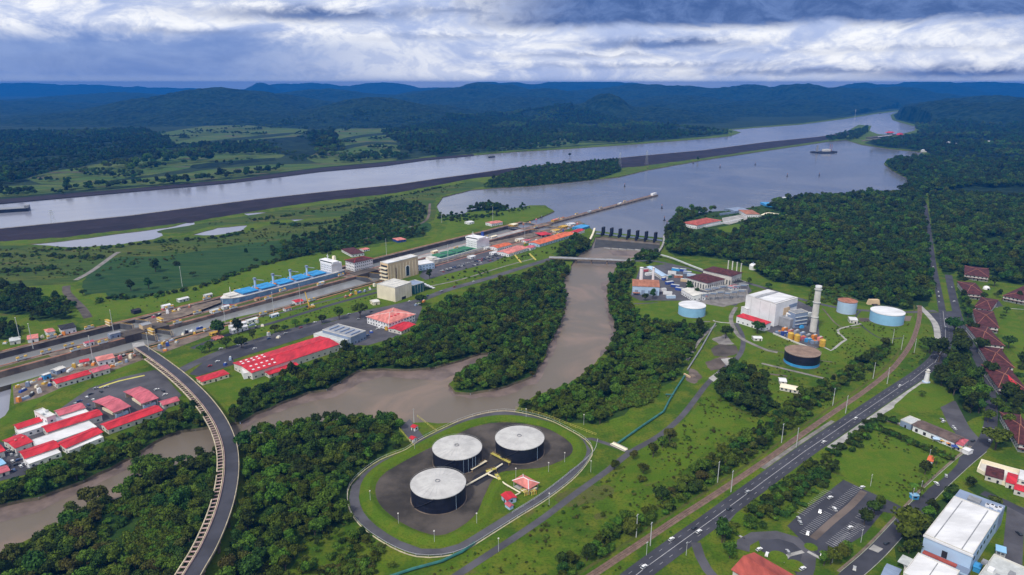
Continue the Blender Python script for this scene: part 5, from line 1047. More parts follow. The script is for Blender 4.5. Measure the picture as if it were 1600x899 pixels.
# ------------------------------------------------------------------ lower right
t = building('big_store', 'big white flat roofed store with pale blue walls at lower right', 'store', (1444, 836), (1520, 868), (1569, 806), 13, 'pale_blue', 'white_roof', 'flat', .5, .1, False)
L_, W_ = t['_L'], t['_W']
for x in (-.3, .27): local_box(t, 'roof_gutter', 'steel', (L_ * x, -.5, 13.35), (.5, W_ * .96, .12))
local_box(t, 'service_block', 'bluegrey', (0, W_ / 2 + 6.2, 6.4), (L_ * 1.02, 12.2, 12.8)); local_box(t, 'service_screen', 'steel', (-L_ * .1, W_ / 2 + 5, 13.4), (L_ * .28, 5, 1.2)); local_box(t, 'cornice', 'paint_white', (0, -W_ / 2 - .3, 12.6), (L_ + .8, .5, 1.2))
for i, (x, y) in enumerate(((.2, 4), (.29, 5.5), (.38, 4.2), (.45, 6))): local_box(t, 'air_conditioner', 'paint_white', (L_ * x, W_ / 2 + y, 13.5), (2.0, 2.0, 1.4)); local_box(t, 'fan_grille', 'dark', (L_ * x, W_ / 2 + y, 14.25), (1.4, 1.4, .1))
local_box(t, 'front_window', 'dark', (-L_ * .03, -W_ / 2 - .1, 6), (2.6, .3, 5)); local_box(t, 'window_sill', 'galv', (-L_ * .03, -W_ / 2 - .3, 3.3), (3.2, .5, .3))
for i in range(7): local_box(t, 'side_window', 'glass', (L_ / 2 + .1, -W_ * .4 + i * W_ / 8, 8.5), (.3, 2.4, 1.8))
local_box(t, 'terrace', 'bluegrey', (L_ * .05, -W_ / 2 - 4, 2.2), (L_ * .96, 8, 4.4)); local_box(t, 'terrace_planting', 'brick_red_roof', (-L_ * .08, -W_ / 2 - 3, 4.7), (L_ * .7, 3, .6)); local_box(t, 'terrace_parapet', 'pale_blue', (L_ * .05, -W_ / 2 - 7.8, 4.9), (L_ * .96, .3, .9))
t = building('store_wing', 'white roofed front wing below the big store at bottom edge', 'building', (1411, 897), (1478, 928), (1506, 897), 6.5, 'paint_white', 'white_roof', 'flat', .7, .1, True, 1, 5); local_box(t, 'roof_gutter', 'steel', (0, 0, 6.9), (.4, t['_W'] * .9, .12)); local_box(t, 'side_roof', 'galv', (-t['_L'] / 2 - 3, 3, 5), (6, 8, .4))
t = building('office_block', 'white flat roofed block with rooftop plant at bottom right corner', 'building', (1525, 906), (1590, 936), (1612, 894), 8, 'paint_white', 'galv', 'flat', 1.0, .1, True, 1, 4)
for i in range(6): local_box(t, 'roof_plant', ('steel', 'paint_white', 'grey_roof')[i % 3], (-10 + i * 4, 3 - (i % 3) * 4, 9), (2.6, 3.4, 1.4))
building('blue_awning', 'bright blue awning on the walk right of the big store', 'awning', (1556, 860), (1573, 865), (1576, 857), 3.2, 'galv', 'tank_blue', 'shed', .4, .2, open_=True); building('blue_tank_house', 'small dark blue round ended shed beside the office block', 'shed', (1520, 885), (1532, 890), (1537, 882), 3, 'sky_blue', 'sky_blue', 'gable', .8, .2, False)
building('side_shed', 'blue grey roofed shed at bottom edge left of the store wing', 'shed', (1376, 899), (1400, 909), (1410, 890), 3.5, 'offwhite', 'bluegrey', 'gable', 1, .4); building('side_shed', 'small grey roofed shed behind the store wing', 'shed', (1412, 884), (1428, 890), (1434, 880), 4, 'offwhite', 'galv', 'shed', .6, .3)
t = building('market_hall', 'long market hall with dark brown roof and white arcade', 'hall', (1425, 664), (1492, 692), (1503, 682), 5, 'paint_white', 'brown_roof', 'gable', 1.6, .6, False); windows(t, t['_L'], t['_W'], 5, t.rotation_euler.z, t.location, 1, 5.2, (2.0, 2.4), 'dark', 1.8, 12, False)
t = building('grey_cabin', 'grey flat roofed cabin at left end of the market hall', 'cabin', (1407, 657), (1424, 664), (1432, 655), 4.5, 'bluegrey', 'galv', 'flat', .5, .1, True, 1, 4)
building('pink_pavilion', 'pink roofed pavilion at right end of market hall', 'pavilion', (1493, 693), (1505, 697), (1512, 687), 4.6, 'offwhite', 'pink_roof', 'hip', 1.2, .4)
for i, (x, y, m, lab) in enumerate(((1470, 686, 'red_roof', 'red market canopy, left one'), (1479, 690, 'red_roof', 'red market canopy, right one'), (1474, 693, 'yellow', 'yellow market canopy'), (1484, 697, 'orange', 'orange market canopy'), (1463, 690, 'pale_blue', 'pale blue market canopy'), (1492, 702, 'deep_blue', 'dark blue market canopy'), (1498, 703, 'line_yellow', 'pale yellow market canopy'))):
    t = thing('market_canopy', lab + ' before the market hall', 'canopy', P(x, y), -.45, 'market canopies'); MB().vf([(-2.6, -2, 2.4), (2.6, -2, 2.4), (2.6, 2, 2.4), (-2.6, 2, 2.4), (0, 0, 3.5)], [(0, 1, 4), (1, 2, 4), (2, 3, 4), (3, 0, 4), (3, 2, 1, 0)]).build('awning', m, t)
    for sx in (-1, 1):
        for sy in (-1, 1): local_box(t, 'leg', 'galv', (sx * 2.4, sy * 1.8, 1.2), (.12, .12, 2.4))
t = building('low_shed', 'white low shed across the path from the market canopies', 'shed', (1503, 701), (1514, 706), (1517, 701), 3, 'paint_white', 'white_roof', 'gable', .6, .2, False)
t = thing('white_tower', 'white lighthouse like tower with small cap beside the highway', 'tower', P(1447, 597)); MB().rev([(2.3, 0), (1.6, 9)], 16).build('shaft', 'paint_white', t); MB().rev([(2.0, 9), (2.0, 9.4), (1.2, 9.4), (1.2, 11), (1.7, 11.1), (.1, 12.6)], 16, cap=False).build('lantern', 'offwhite', t); MB().rev([(3.2, 0), (3.2, .5), (2.3, .5)], 16, cap=False).build('plinth', 'pale_blue', t)
building('field_hut', 'small white hut with red roof on the lawn by side road', 'hut', (1448, 719), (1458, 722), (1463, 714), 3.2, 'paint_white', 'orange_roof', 'gable', 1, .5, sp=3); t = thing('blue_kiosk', 'bright blue kiosk at lawn corner by the side road', 'kiosk', P(1428, 779)); local_box(t, 'body', 'sky_blue', (0, 0, 1.3), (4.4, 3, 2.6)); local_box(t, 'roof', 'tank_blue', (0, 0, 2.75), (5, 3.6, .3)); local_box(t, 'hatch', 'dark', (0, -1.55, 1.6), (2, .1, 1))
t = building('red_hall', 'brick red roofed hall cut by the bottom edge', 'hall', (1142, 890), (1216, 935), (1252, 905), 5.5, 'offwhite', 'brick_red_roof', 'gable', 3, .8, True, 1, 5)
gY = 'red roofed sheds inside the white walled yard'
for lab, A, B, C, rf in (('dark red roofed shed at left of white walled yard', (1539, 742), (1568, 750), (1572, 735), 'maroon_roof'), ('bright red roofed shed in the middle of white walled yard', (1571, 753), (1588, 758), (1590, 742), 'red_roof'), ('long red roofed shed at right front of white walled yard', (1584, 764), (1618, 774), (1620, 765), 'red_roof'), ('white roofed shed at right back of white walled yard', (1591, 748), (1622, 757), (1624, 742), 'white_roof')):
    building('yard_shed', lab, 'shed', A, B, C, 4, 'offwhite', rf, 'gable', 1.2, .4, True, 1, 4, gY)
pts = PP([(1527, 737), (1533, 723), (1575, 735), (1640, 752), (1640, 785), (1600, 771), (1560, 755)]); o = pts[0].copy(); t = thing('yard_wall', 'cream wall enclosing the yard of red roofed sheds', 'wall', o); MB().sweep([p - o for p in pts], [(.4, 0), (.4, 2.6), (-.4, 2.6), (-.4, 0)], True).build('wall_body', 'cream', t); sheet('yard', pts, .1, 'offwhite', True)
for lab, px in (('dark hedge along path below the market hall', [(1362, 668), (1400, 682), (1440, 700), (1480, 717), (1497, 722)]),): HEDGE = px


# ================================================================== LOCKS
def lock_thing(name, label, cat, s, t, z=0.0, group=None, rz=0.0): return thing(name, label, cat, LK(s, t, z), LROT + rz, group)
def lbox(root, name, m, s0, s1, t0, t1, z0, z1, os=0.0, ot=0.0, oz=0.0, top=1.0): return local_box(root, name, m, ((s0 + s1) / 2 - os, (t0 + t1) / 2 - ot, (z0 + z1) / 2 - oz), (s1 - s0, t1 - t0, z1 - z0), 0, top)
t = lock_thing('lock_wall', 'long concrete centre wall between the two lock lanes, reaching into the lake', 'wall', 0, 0)
lbox(t, 'wall_body', 'old_concrete', -420, 860, -9, 9, -10, 1.0); lbox(t, 'pier_body', 'old_concrete', 860, 1291, -5.5, 5.5, -6, 1.6)
lbox(t, 'grass_strip', 'dry_grass', 135, 390, -3, 4, 1.0, 1.12); lbox(t, 'grass_strip', 'dry_grass', -200, 40, -4, 3, 1.0, 1.12); lbox(t, 'upper_deck', 'concrete', 470, 780, -6, 6, 1.0, 1.5)
for y in (-7.5, 7.5): lbox(t, 'tow_track', 'rust_roof', -300, 850, y - .8, y + .8, 1.0, 1.2)
lbox(t, 'pier_track', 'rust_roof', 862, 1280, 3, 4.4, 1.6, 1.8); lbox(t, 'tip_block', 'paint_white', 1270, 1288, -3, 3, 1.6, 6)
lbox(t, 'gate_block', 'dark_concrete', 105, 150, -9.2, 9.2, -9, 3.0); lbox(t, 'gate_block', 'dark_concrete', 405, 440, -9.2, 9.2, -9, 2.2)
for lab, tt in (('far side concrete lock wall with tow track', 46), ('near side concrete lock wall with tow track', -46)):
    t = lock_thing('lock_wall', lab, 'wall', 0, tt); lbox(t, 'wall_body', 'dark_concrete', -300 if tt > 0 else 60, 842, -2.2, 2.2, -10, .7); lbox(t, 'tow_track', 'rust_roof', -300 if tt > 0 else 60, 842, (5 if tt > 0 else -7), (7 if tt > 0 else -5), .0, .35); lbox(t, 'wall_coping', 'old_concrete', -300 if tt > 0 else 60, 842, -2.5, 2.5, .7, .95)
t = lock_thing('lock_wall', 'brown stepped intermediate sill wall behind the ship stern', 'wall', 420, 25.5); lbox(t, 'sill', 'old_concrete', -8, 10, -16, 16, -9, -1); lbox(t, 'sill_rib', 'rust_roof', -9, -8, -14, 14, -8, -1)
k = 0
for s0, nm in ((122, 'lower'), (138, 'second lower'), (402, 'middle'), (425, 'second middle'), (792, 'upper'), (834, 'second upper')):
    for tc, side in ((25.5, 'far'), (-25.5, 'near')):
        t = lock_thing('lock_gate', f'steel mitre lock gate pair, {nm} gates of the {side} lane', 'lock gate', s0, tc, 0, 'steel mitre gates of the locks'); top = 1.0 if s0 < 300 else .4
        for sg in (-1, 1):
            a = Vector((0, sg * 16.4, 0)); b = Vector((6, sg * .2, 0)); c = (a + b) / 2; rz = math.atan2(b.y - a.y, b.x - a.x); L = (b - a).length
            lf = local_box(t, 'gate_leaf', 'gate_steel', (c.x, c.y, (top - 10) / 2), (L, 2.0, 10 + top), rz)
            for dy in (-.9, .9): MB().box((c.x - dy * math.sin(rz), c.y + dy * math.cos(rz), top + 1), (L, .12, .2), rz).build('handrail', 'yellow', lf)
for s0, tc, lab in ((150, 10, 'stack of yellow gate walkways on the centre wall'), (128, -17, 'stack of yellow gate walkways in the near lane mouth'), (112, 46, 'stack of yellow gate walkways on far wall')):
    t = lock_thing('walkway_stack', lab, 'walkways', s0, tc, 1.0)
    for i in range(4): local_box(t, 'walkway', 'yellow' if i % 2 else 'cream', (0, 0, .6 + i * 1.6), (3, 11, .5)); 
    for y in (-5, 5): local_box(t, 'upright', 'rust_roof', (0, y, 3), (.5, .5, 6))
# mules and little cabins on the lock walls
mule = thing('tow_locomotive', '', 'locomotive', (0, 0, -60), 0, 'tow locomotives along the lock walls')
local_box(mule, 'body', 'galv', (0, 0, 1.6), (9, 2.6, 1.8), 0, .96)
for x in (-3.2, 3.2): local_box(mule, 'cab', 'yellow', (x, 0, 3), (2.4, 2.4, 1.4), 0, .9)
local_box(mule, 'winch', 'steel', (0, 0, 3), (2.6, 2, 1.2))
for x in (-3, 3):
    for y in (-1.1, 1.1): local_box(mule, 'wheel', 'dark', (x, y, .45), (1.2, .3, .9), 0, .8)
MS = [(60, 7.5), (85, -7.5), (20, 7.5), (-30, -7.5), (160, -7.5), (190, 7.5), (205, -7.5), (225, -7.5), (270, -7.5), (300, 7.5), (345, -7.5), (390, 7.5), (470, -7.5), (520, 7.5), (600, -7.5), (690, 7.5), (810, -7.5), (10, 52), (60, 52), (95, 52), (180, 52), (225, 52), (265, 52), (170, -52), (200, -52), (235, -52), (300, -52), (420, -52), (60, -7.5), (40, 7.5), (895, 3.7), (960, 3.7), (1050, 3.7), (1150, 3.7)]
for i, (s0, tc) in enumerate(MS):
    w = 'centre wall' if abs(tc) < 10 else 'far wall' if tc > 0 else 'near wall'; sec = 'below the lower gates' if s0 < 115 else 'beside the blue ship' if s0 < 400 else 'along the upper chamber' if s0 < 850 else 'out on the lake pier'
    lab = f'grey and yellow tow locomotive on {w} {sec}, about {ORD[[q for q in MS if (q[1] > 10) == (tc > 10) and (q[1] < -10) == (tc < -10)].index((s0, tc)) % 16]} there'
    p = LK(s0, tc, 1.2 if abs(tc) < 10 else .4)
    if i == 0: mule.location = p; mule.rotation_euler = (0, 0, LROT); mule['label'] = lab
    else: dup(mule, p, LROT, lab)
def cabin_at(s0, tc, L, Wd, h, wl, rf, lab, style='gable', name='lock_cabin'):
    t = lock_thing(name, lab, 'cabin', s0, tc, 1.0 if abs(tc) < 10 else .15, 'small cabins on the lock walls'); walls(t, L, Wd, h, style, .8, wl); roof_parts(t, L, Wd, h, style, .8, rf, .3); windows(t, L, Wd, h, LROT, t.location, 1, 3, (1.2, 1.2), most=4)
for a in ((75, 0, 8, 5, 3.5, 'paint_white', 'pink_roof', 'white and pink cabin on centre wall below the lower gates'), (-20, 2, 6, 4, 3, 'offwhite', 'pink_roof', 'pink roofed cabin at the grassy end of centre wall'), (100, 3, 10, 6, 5, 'bluegrey', 'grey_roof', 'blue grey machinery house on centre wall at the lower gates'), (130, 0, 9, 9, 7, 'tan', 'grey_roof', 'tall brown gate tower on the centre wall'), (205, -2, 9, 5, 3.4, 'paint_white', 'galv', 'white cabin on centre wall in front of the ship bow, left'), (220, 1, 8, 5, 3.2, 'paint_white', 'white_roof', 'white cabin on centre wall in front of ship bow, right'), (260, 0, 6, 4, 3, 'tan', 'rust_roof', 'rusty cabin on centre wall beside ship bow'), (180, 60, 9, 6, 3.5, 'paint_white', 'white_roof', 'white cabin on far quay left of ship bow'), (205, 70, 12, 7, 3.5, 'galv', 'white_roof', 'larger grey cabin on far quay behind'), (232, 62, 9, 6, 3.5, 'offwhite', 'galv', 'pale cabin on far quay at the ship bow'), (150, 68, 8, 8, 4, 'dark', 'dark', 'dark hut on the far quay'),
          (215, -62, 12, 5, 3.2, 'paint_white', 'white_roof', 'long white trailer on near quay'), (196, -66, 18, 6, 4, 'paint_white', 'white_roof', 'white roofed shed on near quay, upper'), (190, -78, 18, 6, 4, 'paint_white', 'white_roof', 'white roofed shed on near quay, lower'), (168, -68, 8, 5, 3, 'yellow', 'yellow', 'yellow cabin on near quay beside white sheds'), (165, -80, 9, 9, 1.2, 'salmon_roof', 'salmon_roof', 'low salmon stack on near quay'), (240, -66, 9, 5, 3, 'pale_blue', 'white_roof', 'blue and white cabin at upstream end of near quay'), (262, -58, 8, 5, 3, 'paint_white', 'rust_roof', 'cabin with rusty roof at upstream end of near quay'), (880, 0, 16, 6, 4, 'yellow', 'salmon_roof', 'yellow and salmon cabin at root of lake pier'), (905, 0, 8, 5, 4, 'tan', 'rust_roof', 'brown cabin on lake pier'), (1120, -1, 10, 5, 3, 'offwhite', 'white_roof', 'white cabin halfway along lake pier'), (1000, -1, 8, 4, 3, 'pale_blue', 'galv', 'blue grey cabin on lake pier'), (560, 0, 10, 6, 4, 'tan', 'cream', 'tan cabin on centre wall behind the tan visitor block'), (700, 0, 14, 6, 3, 'offwhite', 'cream', 'cream cabin on centre wall of upper chamber'), (350, -3, 7, 4, 3, 'offwhite', 'galv', 'grey cabin on centre wall beside ship middle')):
    cabin_at(*a)
# heaps of gear on the walls (each small, coloured)
def gear(name, lab, px, py, m, d, cat, rz=.9):
    t = thing(name, lab, cat, P(px, py), rz, 'gear lying about the locks and quays'); local_box(t, 'body', m, (0, 0, d[2] / 2), d, 0, .85); local_box(t, 'top', 'galv' if m != 'galv' else 'yellow', (d[0] * .15, 0, d[2] + .3), (d[0] * .4, d[1] * .6, .6)); local_box(t, 'skid', 'dark', (0, 0, .1), (d[0] * 1.05, d[1] * .8, .2))
GC = [('yellow', 'yellow'), ('galv', 'grey'), ('orange', 'orange'), ('paint_white', 'white'), ('bluegrey', 'blue grey'), ('rust_roof', 'rusty'), ('dark', 'black'), ('deep_blue', 'dark blue'), ('cream', 'cream'), ('pink_roof', 'pink')]
GP = [(28, 606), (36, 612), (44, 604), (52, 598), (58, 606), (50, 618), (62, 614), (70, 600), (78, 603), (40, 624), (30, 628), (64, 593), (82, 596), (110, 580), (116, 575), (126, 572), (134, 572), (146, 570), (188, 562), (193, 557), (198, 566), (186, 570), (205, 560), (210, 556), (176, 574), (256, 537), (262, 541), (268, 533), (276, 536), (286, 524), (292, 522), (300, 518), (304, 522), (312, 514), (250, 545), (258, 548), (240, 497), (248, 494), (262, 490), (272, 487), (280, 485), (296, 480), (270, 482), (255, 484),
      (400, 513), (394, 509), (402, 505), (410, 510), (540, 465), (548, 462), (556, 460), (562, 457), (570, 456), (578, 452), (585, 448), (548, 455), (866, 369), (872, 366), (880, 362), (888, 358), (896, 355), (902, 350), (852, 373), (838, 376), (820, 381), (806, 378), (818, 352), (828, 348), (838, 344), (846, 340), (20, 534), (8, 537), (66, 528), (94, 527), (100, 524), (108, 521), (352, 571), (360, 562), (420, 525), (435, 528), (590, 500), (596, 512), (604, 516), (580, 520), (650, 478), (662, 472)]
for i, (x, y) in enumerate(GP):
    m, cn = GC[(i * 7 + i // 5) % 10]; zone = 'on left quay' if x < 215 else 'on near quay' if y > 505 and x < 330 else 'on far quay' if x < 330 else 'by the near lock road' if x < 420 else 'left of the visitor centre' if x < 600 else 'by the visitor centre' if x < 700 else 'on upstream quay'
    gear('equipment', f'{cn} piece of equipment {zone}, {["small", "long", "tall", "squat"][i % 4]} one', x, y, m, ((3.5, 2.4, 2.2), (7, 2.4, 2), (3, 3, 4), (4.5, 3.4, 1.4))[i % 4], 'equipment', .9 + .5 * (i % 3))
def crane(lab, px, py, boom, m='yellow'):
    t = thing('mobile_crane', lab, 'crane', P(px, py), .7); local_box(t, 'chassis', m, (0, 0, 1.6), (9, 3.4, 2.2)); local_box(t, 'cab', 'offwhite', (2.5, 1, 3.4), (2.6, 1.6, 1.8)); MB().tube([(-2, 0, 3), boom], [.9, .5], 5).build('boom', m, t); local_box(t, 'counterweight', 'dark', (-4.6, 0, 3), (1.8, 3, 1.6))
    for x in (-3, 0, 3):
        for y in (-1.6, 1.6): local_box(t, 'wheel', 'dark', (x, y, .5), (1.2, .5, 1), 0, .8)
crane('yellow crane with raised boom on the near lock lawn', 486, 482, (-3, 6, 19)); crane('orange crane at the bend of the near lock road', 338, 513, (1, 4, 7), 'orange')
# ships
def ship(lab, s0, s1, t0, beam, zw, zd, hullm, deckm, hatchm, nh, cranes, supm, boot='red_roof', sup_h=15, name='cargo_ship', sup=(.80, .96), funnel='cream'):
    L = s1 - s0; t = lock_thing(name, lab, 'ship', (s0 + s1) / 2, t0, zw); D = zd - zw; hb = beam / 2
    st = [(-.5, .02, .10), (-.485, .25, .42), (-.46, .55, .72), (-.42, .80, .92), (-.36, .97, 1.0), (0, 1, 1), (.40, 1, 1), (.47, .80, .96), (.50, .60, .86)]
    def hull(z0, z1, ex=0.0, name='hull', m=hullm):
        v = []; f = []; n = len(st)
        for x, wl, wd in st:
            for z in (z0, z1):
                k = z / D; w = hb * (wl + (wd - wl) * max(0, k)) + ex; v += [(x * L - (2.5 * k if x < -.49 else 0), -w, z), (x * L - (2.5 * k if x < -.49 else 0), w, z)]
        for i in range(n - 1):
            a = i * 4; b = a + 4; f += [(a, b, b + 2, a + 2), (b + 1, a + 1, a + 3, b + 3)]
        f += [(1, 0, 2, 3), ((n - 1) * 4, (n - 1) * 4 + 1, (n - 1) * 4 + 3, (n - 1) * 4 + 2)]
        dk = [i * 4 + 2 for i in range(n)] + [i * 4 + 3 for i in range(n - 1, -1, -1)]; f.append(tuple(dk))
        return MB().vf(v, f).build(name, m, t)
    hull(-2, 1.0, .02, 'boot_top', boot); h = hull(1.0, D, 0, 'hull', hullm)
    hull(D - .7, D + .05, .12, 'sheer_strake', 'offwhite')
    local_box(t, 'deck', deckm, (0, 0, D + .15), (L * .74, beam * .9, .2)); local_box(t, 'forecastle', 'offwhite', (-L * .435, 0, D + 1.1), (L * .07, beam * .5, 2.2), 0, 1.05)
    MB().tube([(-L * .44, 0, D), (-L * .44, 0, D + 11)], [.5, .3], 6).build('foremast', 'paint_white', t)
    x0, x1 = -.38 * L, (sup[0] - .5) * L - 3
    for i in range(nh):
        a = x0 + (x1 - x0) * i / nh; b = x0 + (x1 - x0) * (i + 1) / nh - 4.5; local_box(t, 'hatch_coaming', 'bluegrey', ((a + b) / 2, 0, D + .9), (b - a, beam * .66, 1.6)); local_box(t, 'hatch_cover', hatchm, ((a + b) / 2, 0, D + 2.0), (b - a + .4, beam * .74, .8))
        if cranes and i: 
            c = thing('x', None, None) if False else None
            cr = MB().rev([(1.5, 0), (1.2, 13)], 10, (a - 2.2, 0, D)).build('deck_crane', 'pale_blue', t); MB().box((a - 2.2, 0, D + 13.8), (3, 3, 2.2)).build('crane_house', 'bluegrey', cr); MB().tube([(a - 2.2, 1, D + 12.5), (a - 2.2 + 14, 3, D + 8)], .5, 5).build('crane_jib', 'galv', cr)
            local_box(t, 'deck_gear', 'orange', (a - 2.2, -3, D + 1.4), (2.6, 3, 2.4))
    xa, xb = (sup[0] - .5) * L, (sup[1] - .5) * L; w = beam * .86
    s_ = local_box(t, 'superstructure', supm, ((xa + xb) / 2, 0, D + sup_h * .4), (xb - xa, w, sup_h * .8))
    local_box(t, 'bridge_deck', supm, (xa + (xb - xa) * .35, 0, D + sup_h * .9), ((xb - xa) * .6, beam * 1.05, sup_h * .2)); local_box(t, 'bridge_window', 'glass', (xa + (xb - xa) * .35 - (xb - xa) * .3 - .06, 0, D + sup_h * .92), (.2, beam * .9, sup_h * .09))
    for k in range(3):
        for y in np.linspace(-.36, .36, 7): local_box(t, 'cabin_window', 'glass', (xa - .05, y * beam, D + sup_h * (.2 + .2 * k)), (.2, 1.1, .9))
    local_box(t, 'funnel', funnel, (xb - 3, 0, D + sup_h), (4, 4.4, sup_h * .55), 0, .8); MB().tube([(xa + 4, 0, D + sup_h), (xa + 4, 0, D + sup_h + 9)], [.7, .3], 6).build('radar_mast', 'paint_white', t); local_box(t, 'radar', 'paint_white', (xa + 4, 0, D + sup_h + 6), (.5, 5, .4))
    return t
ship('blue hulled bulk carrier with bright blue hatch covers in the far lock lane', 231, 402, 25.5, 28, -2.6, 6.5, 'hull_blue', 'bluegrey', 'hatch_blue', 5, True, 'paint_white', 'red_roof', 15, 'cargo_ship', (.87, .97))
ship('white and green ship with tall white superstructure in the near upper chamber', 520, 650, -25.5, 26, -5.0, 3.5, 'offwhite', 'green_deck', 'green_deck', 4, False, 'paint_white', 'red_roof', 16, 'cargo_ship', (.74, .97), 'deep_blue')
ship('small green hulled tug with white wheelhouse behind the tan visitor block', 468, 505, -27, 10, -5.0, -.5, 'green_deck', 'green_deck', 'cream', 1, False, 'paint_white', 'red_roof', 7, 'tug_boat', (.45, .75), 'red_roof')
t = thing('barge_train', 'long dark barge cut by the left edge on the far canal', 'barge', P(12, 331, -1)); a, b = P(-30, 334), P(40, 329.5); t.rotation_euler = (0, 0, math.atan2(b.y - a.y, b.x - a.x)); L = (b - a).length; local_box(t, 'hull', 'tank_black', (0, 0, 3), (L, 26, 7), 0, 1.0); local_box(t, 'deck', 'steel', (0, 0, 6.7), (L * .98, 24, .3)); local_box(t, 'wheelhouse', 'steel', (L * .46, 0, 9), (8, 14, 5))
t = thing('dredger', 'dark dredging barge with pontoons lying in the far lake', 'dredger', P(1287, 239, -1.6), .25); local_box(t, 'hull', 'dark', (0, 0, 2.5), (95, 30, 6)); local_box(t, 'deck_house', 'offwhite', (10, 0, 9), (26, 16, 8)); local_box(t, 'spud_frame', 'steel', (-30, 0, 16), (4, 12, 26), 0, .5); local_box(t, 'pontoon', 'tank_black', (-10, -26, 1.5), (60, 14, 4))
for x in (30, 38): MB().tube([(x, 6, 5), (x, 6, 30)], .8, 5).build('spud', 'rust_roof', t)
for i, (x, y, lab) in enumerate(((1159, 179, 'dark ship far up the narrow canal'), (768, 246.5, 'tiny dark boat on the canal behind the dam'), (1375, 178, 'dark boat at the last bend of the canal'))):
    t = thing('small_boat', lab, 'boat', P(x, y, -1.2), .6); MB().vf([(-12, -3, 0), (10, -3.6, 0), (14, 0, 0), (10, 3.6, 0), (-12, 3, 0), (-12, -3.6, 4), (10, -4.4, 4), (16, 0, 5), (10, 4.4, 4), (-12, 3.6, 4)], [(0, 1, 6, 5), (1, 2, 7, 6), (2, 3, 8, 7), (3, 4, 9, 8), (4, 0, 5, 9), (5, 6, 7, 8, 9)]).build('hull', 'dark', t); local_box(t, 'wheelhouse', 'steel', (-4, 0, 6), (8, 5, 4))
by = thing('buoy', '', 'buoy', (0, 0, -70), 0, 'marker buoys on the lake'); MB().rev([(2.2, -1), (2.2, 1), (.8, 3), (.3, 7)], 8).build('float', 'dark', by); local_box(by, 'top_mark', 'rust_roof', (0, 0, 7.4), (1.6, 1.6, 1.6))
place(by, [P(x, y, -1.6) for x, y in ((976, 292), (1034, 386 - 60), (1012, 265), (1125, 262), (1230, 276), (1280, 275), (1038, 345), (1042, 352), (1180, 258), (1083, 256))], lambda i: f'small dark marker buoy on the lake, {("below the treed island", "off the pier tip", "near the dam foot", "in mid lake, left", "in mid lake, centre", "in mid lake, right", "by spillway, outer", "by spillway, inner", "far out left of the dredger", "near the dam, farther out")[i]}')
t = thing('far_lock', 'far lock station with dark red roofs at the head of lake', 'lock station', P(1385, 213), .75); local_box(t, 'lock_wall', 'dark_concrete', (-60, 0, 2), (330, 26, 6)); local_box(t, 'approach_wall', 'old_concrete', (-300, -40, 1), (200, 12, 4)); local_box(t, 'control_house', 'offwhite', (40, 0, 10), (40, 16, 12)); local_box(t, 'roof', 'red_roof', (40, 0, 18), (60, 30, 5), 0, .4); local_box(t, 'white_chamber', 'paint_white', (-70, -18, 5.4), (180, 5, 1)); local_box(t, 'shed_roof', 'red_roof', (90, -30, 8), (50, 20, 8), 0, .6)
for i, (x, y, w, lab) in enumerate(((1443, 238, 26, 'white roofed building on the wooded far shore'), (1482, 225, 30, 'white building among woods below the right hills'), (1498, 226, 36, 'long pale building below the right hills'), (1544, 224, 24, 'small pale building far right below hills'), (1533, 269, 40, 'white roofed shed in a clearing far right'), (1570, 217, 30, 'grey roofed building highest among the right woods'), (1474, 219, 20, 'pale block left of the far buildings'), (1405, 216, 30, 'white quay building beside the far lock'))):
    w *= .6; t = thing('far_building', lab, 'building', P(x, y), .2 * (i % 3)); walls(t, w, 12, 8, 'gable', 2, 'offwhite'); roof_parts(t, w, 12, 8, 'gable', 2, 'white_roof', .5)
def pylon(lab, px, py, h):
    t = thing('pylon', lab, 'pylon', P(px, py), .3, 'lattice power pylons'); mb = MB()
    for sx in (-1, 1):
        for sy in (-1, 1): MB().tube([(sx * 4, sy * 4, 0), (sx * .8, sy * .8, h)], .16, 4).build('leg', 'galv', t)
    for z in (.75, .86, .97): local_box(t, 'cross_arm', 'galv', (0, 0, h * z), (14 - 6 * z, .6, .6))
    for k in range(6):
        z0, z1 = h * k / 6, h * (k + 1) / 6; a, b = 4 - 3.2 * k / 6, 4 - 3.2 * (k + 1) / 6; mb.tube([(-a, -a, z0), (b, -b, z1)], .1, 3); mb.tube([(a, -a, z0), (-b, -b, z1)], .1, 3)
    mb.build('bracing', 'galv', t)['kind'] = 'stuff'
for x, y, h, lab in ((1335, 188, 75, 'grey pylon standing across the far canal'), (1010, 258, 45, 'pylon at the foot of the dam left of lake'), (968, 262, 45, 'pylon beside the treed island'), (84, 354, 30, 'pylon on the dam at far left')): pylon('lattice ' + lab, x, y, h)

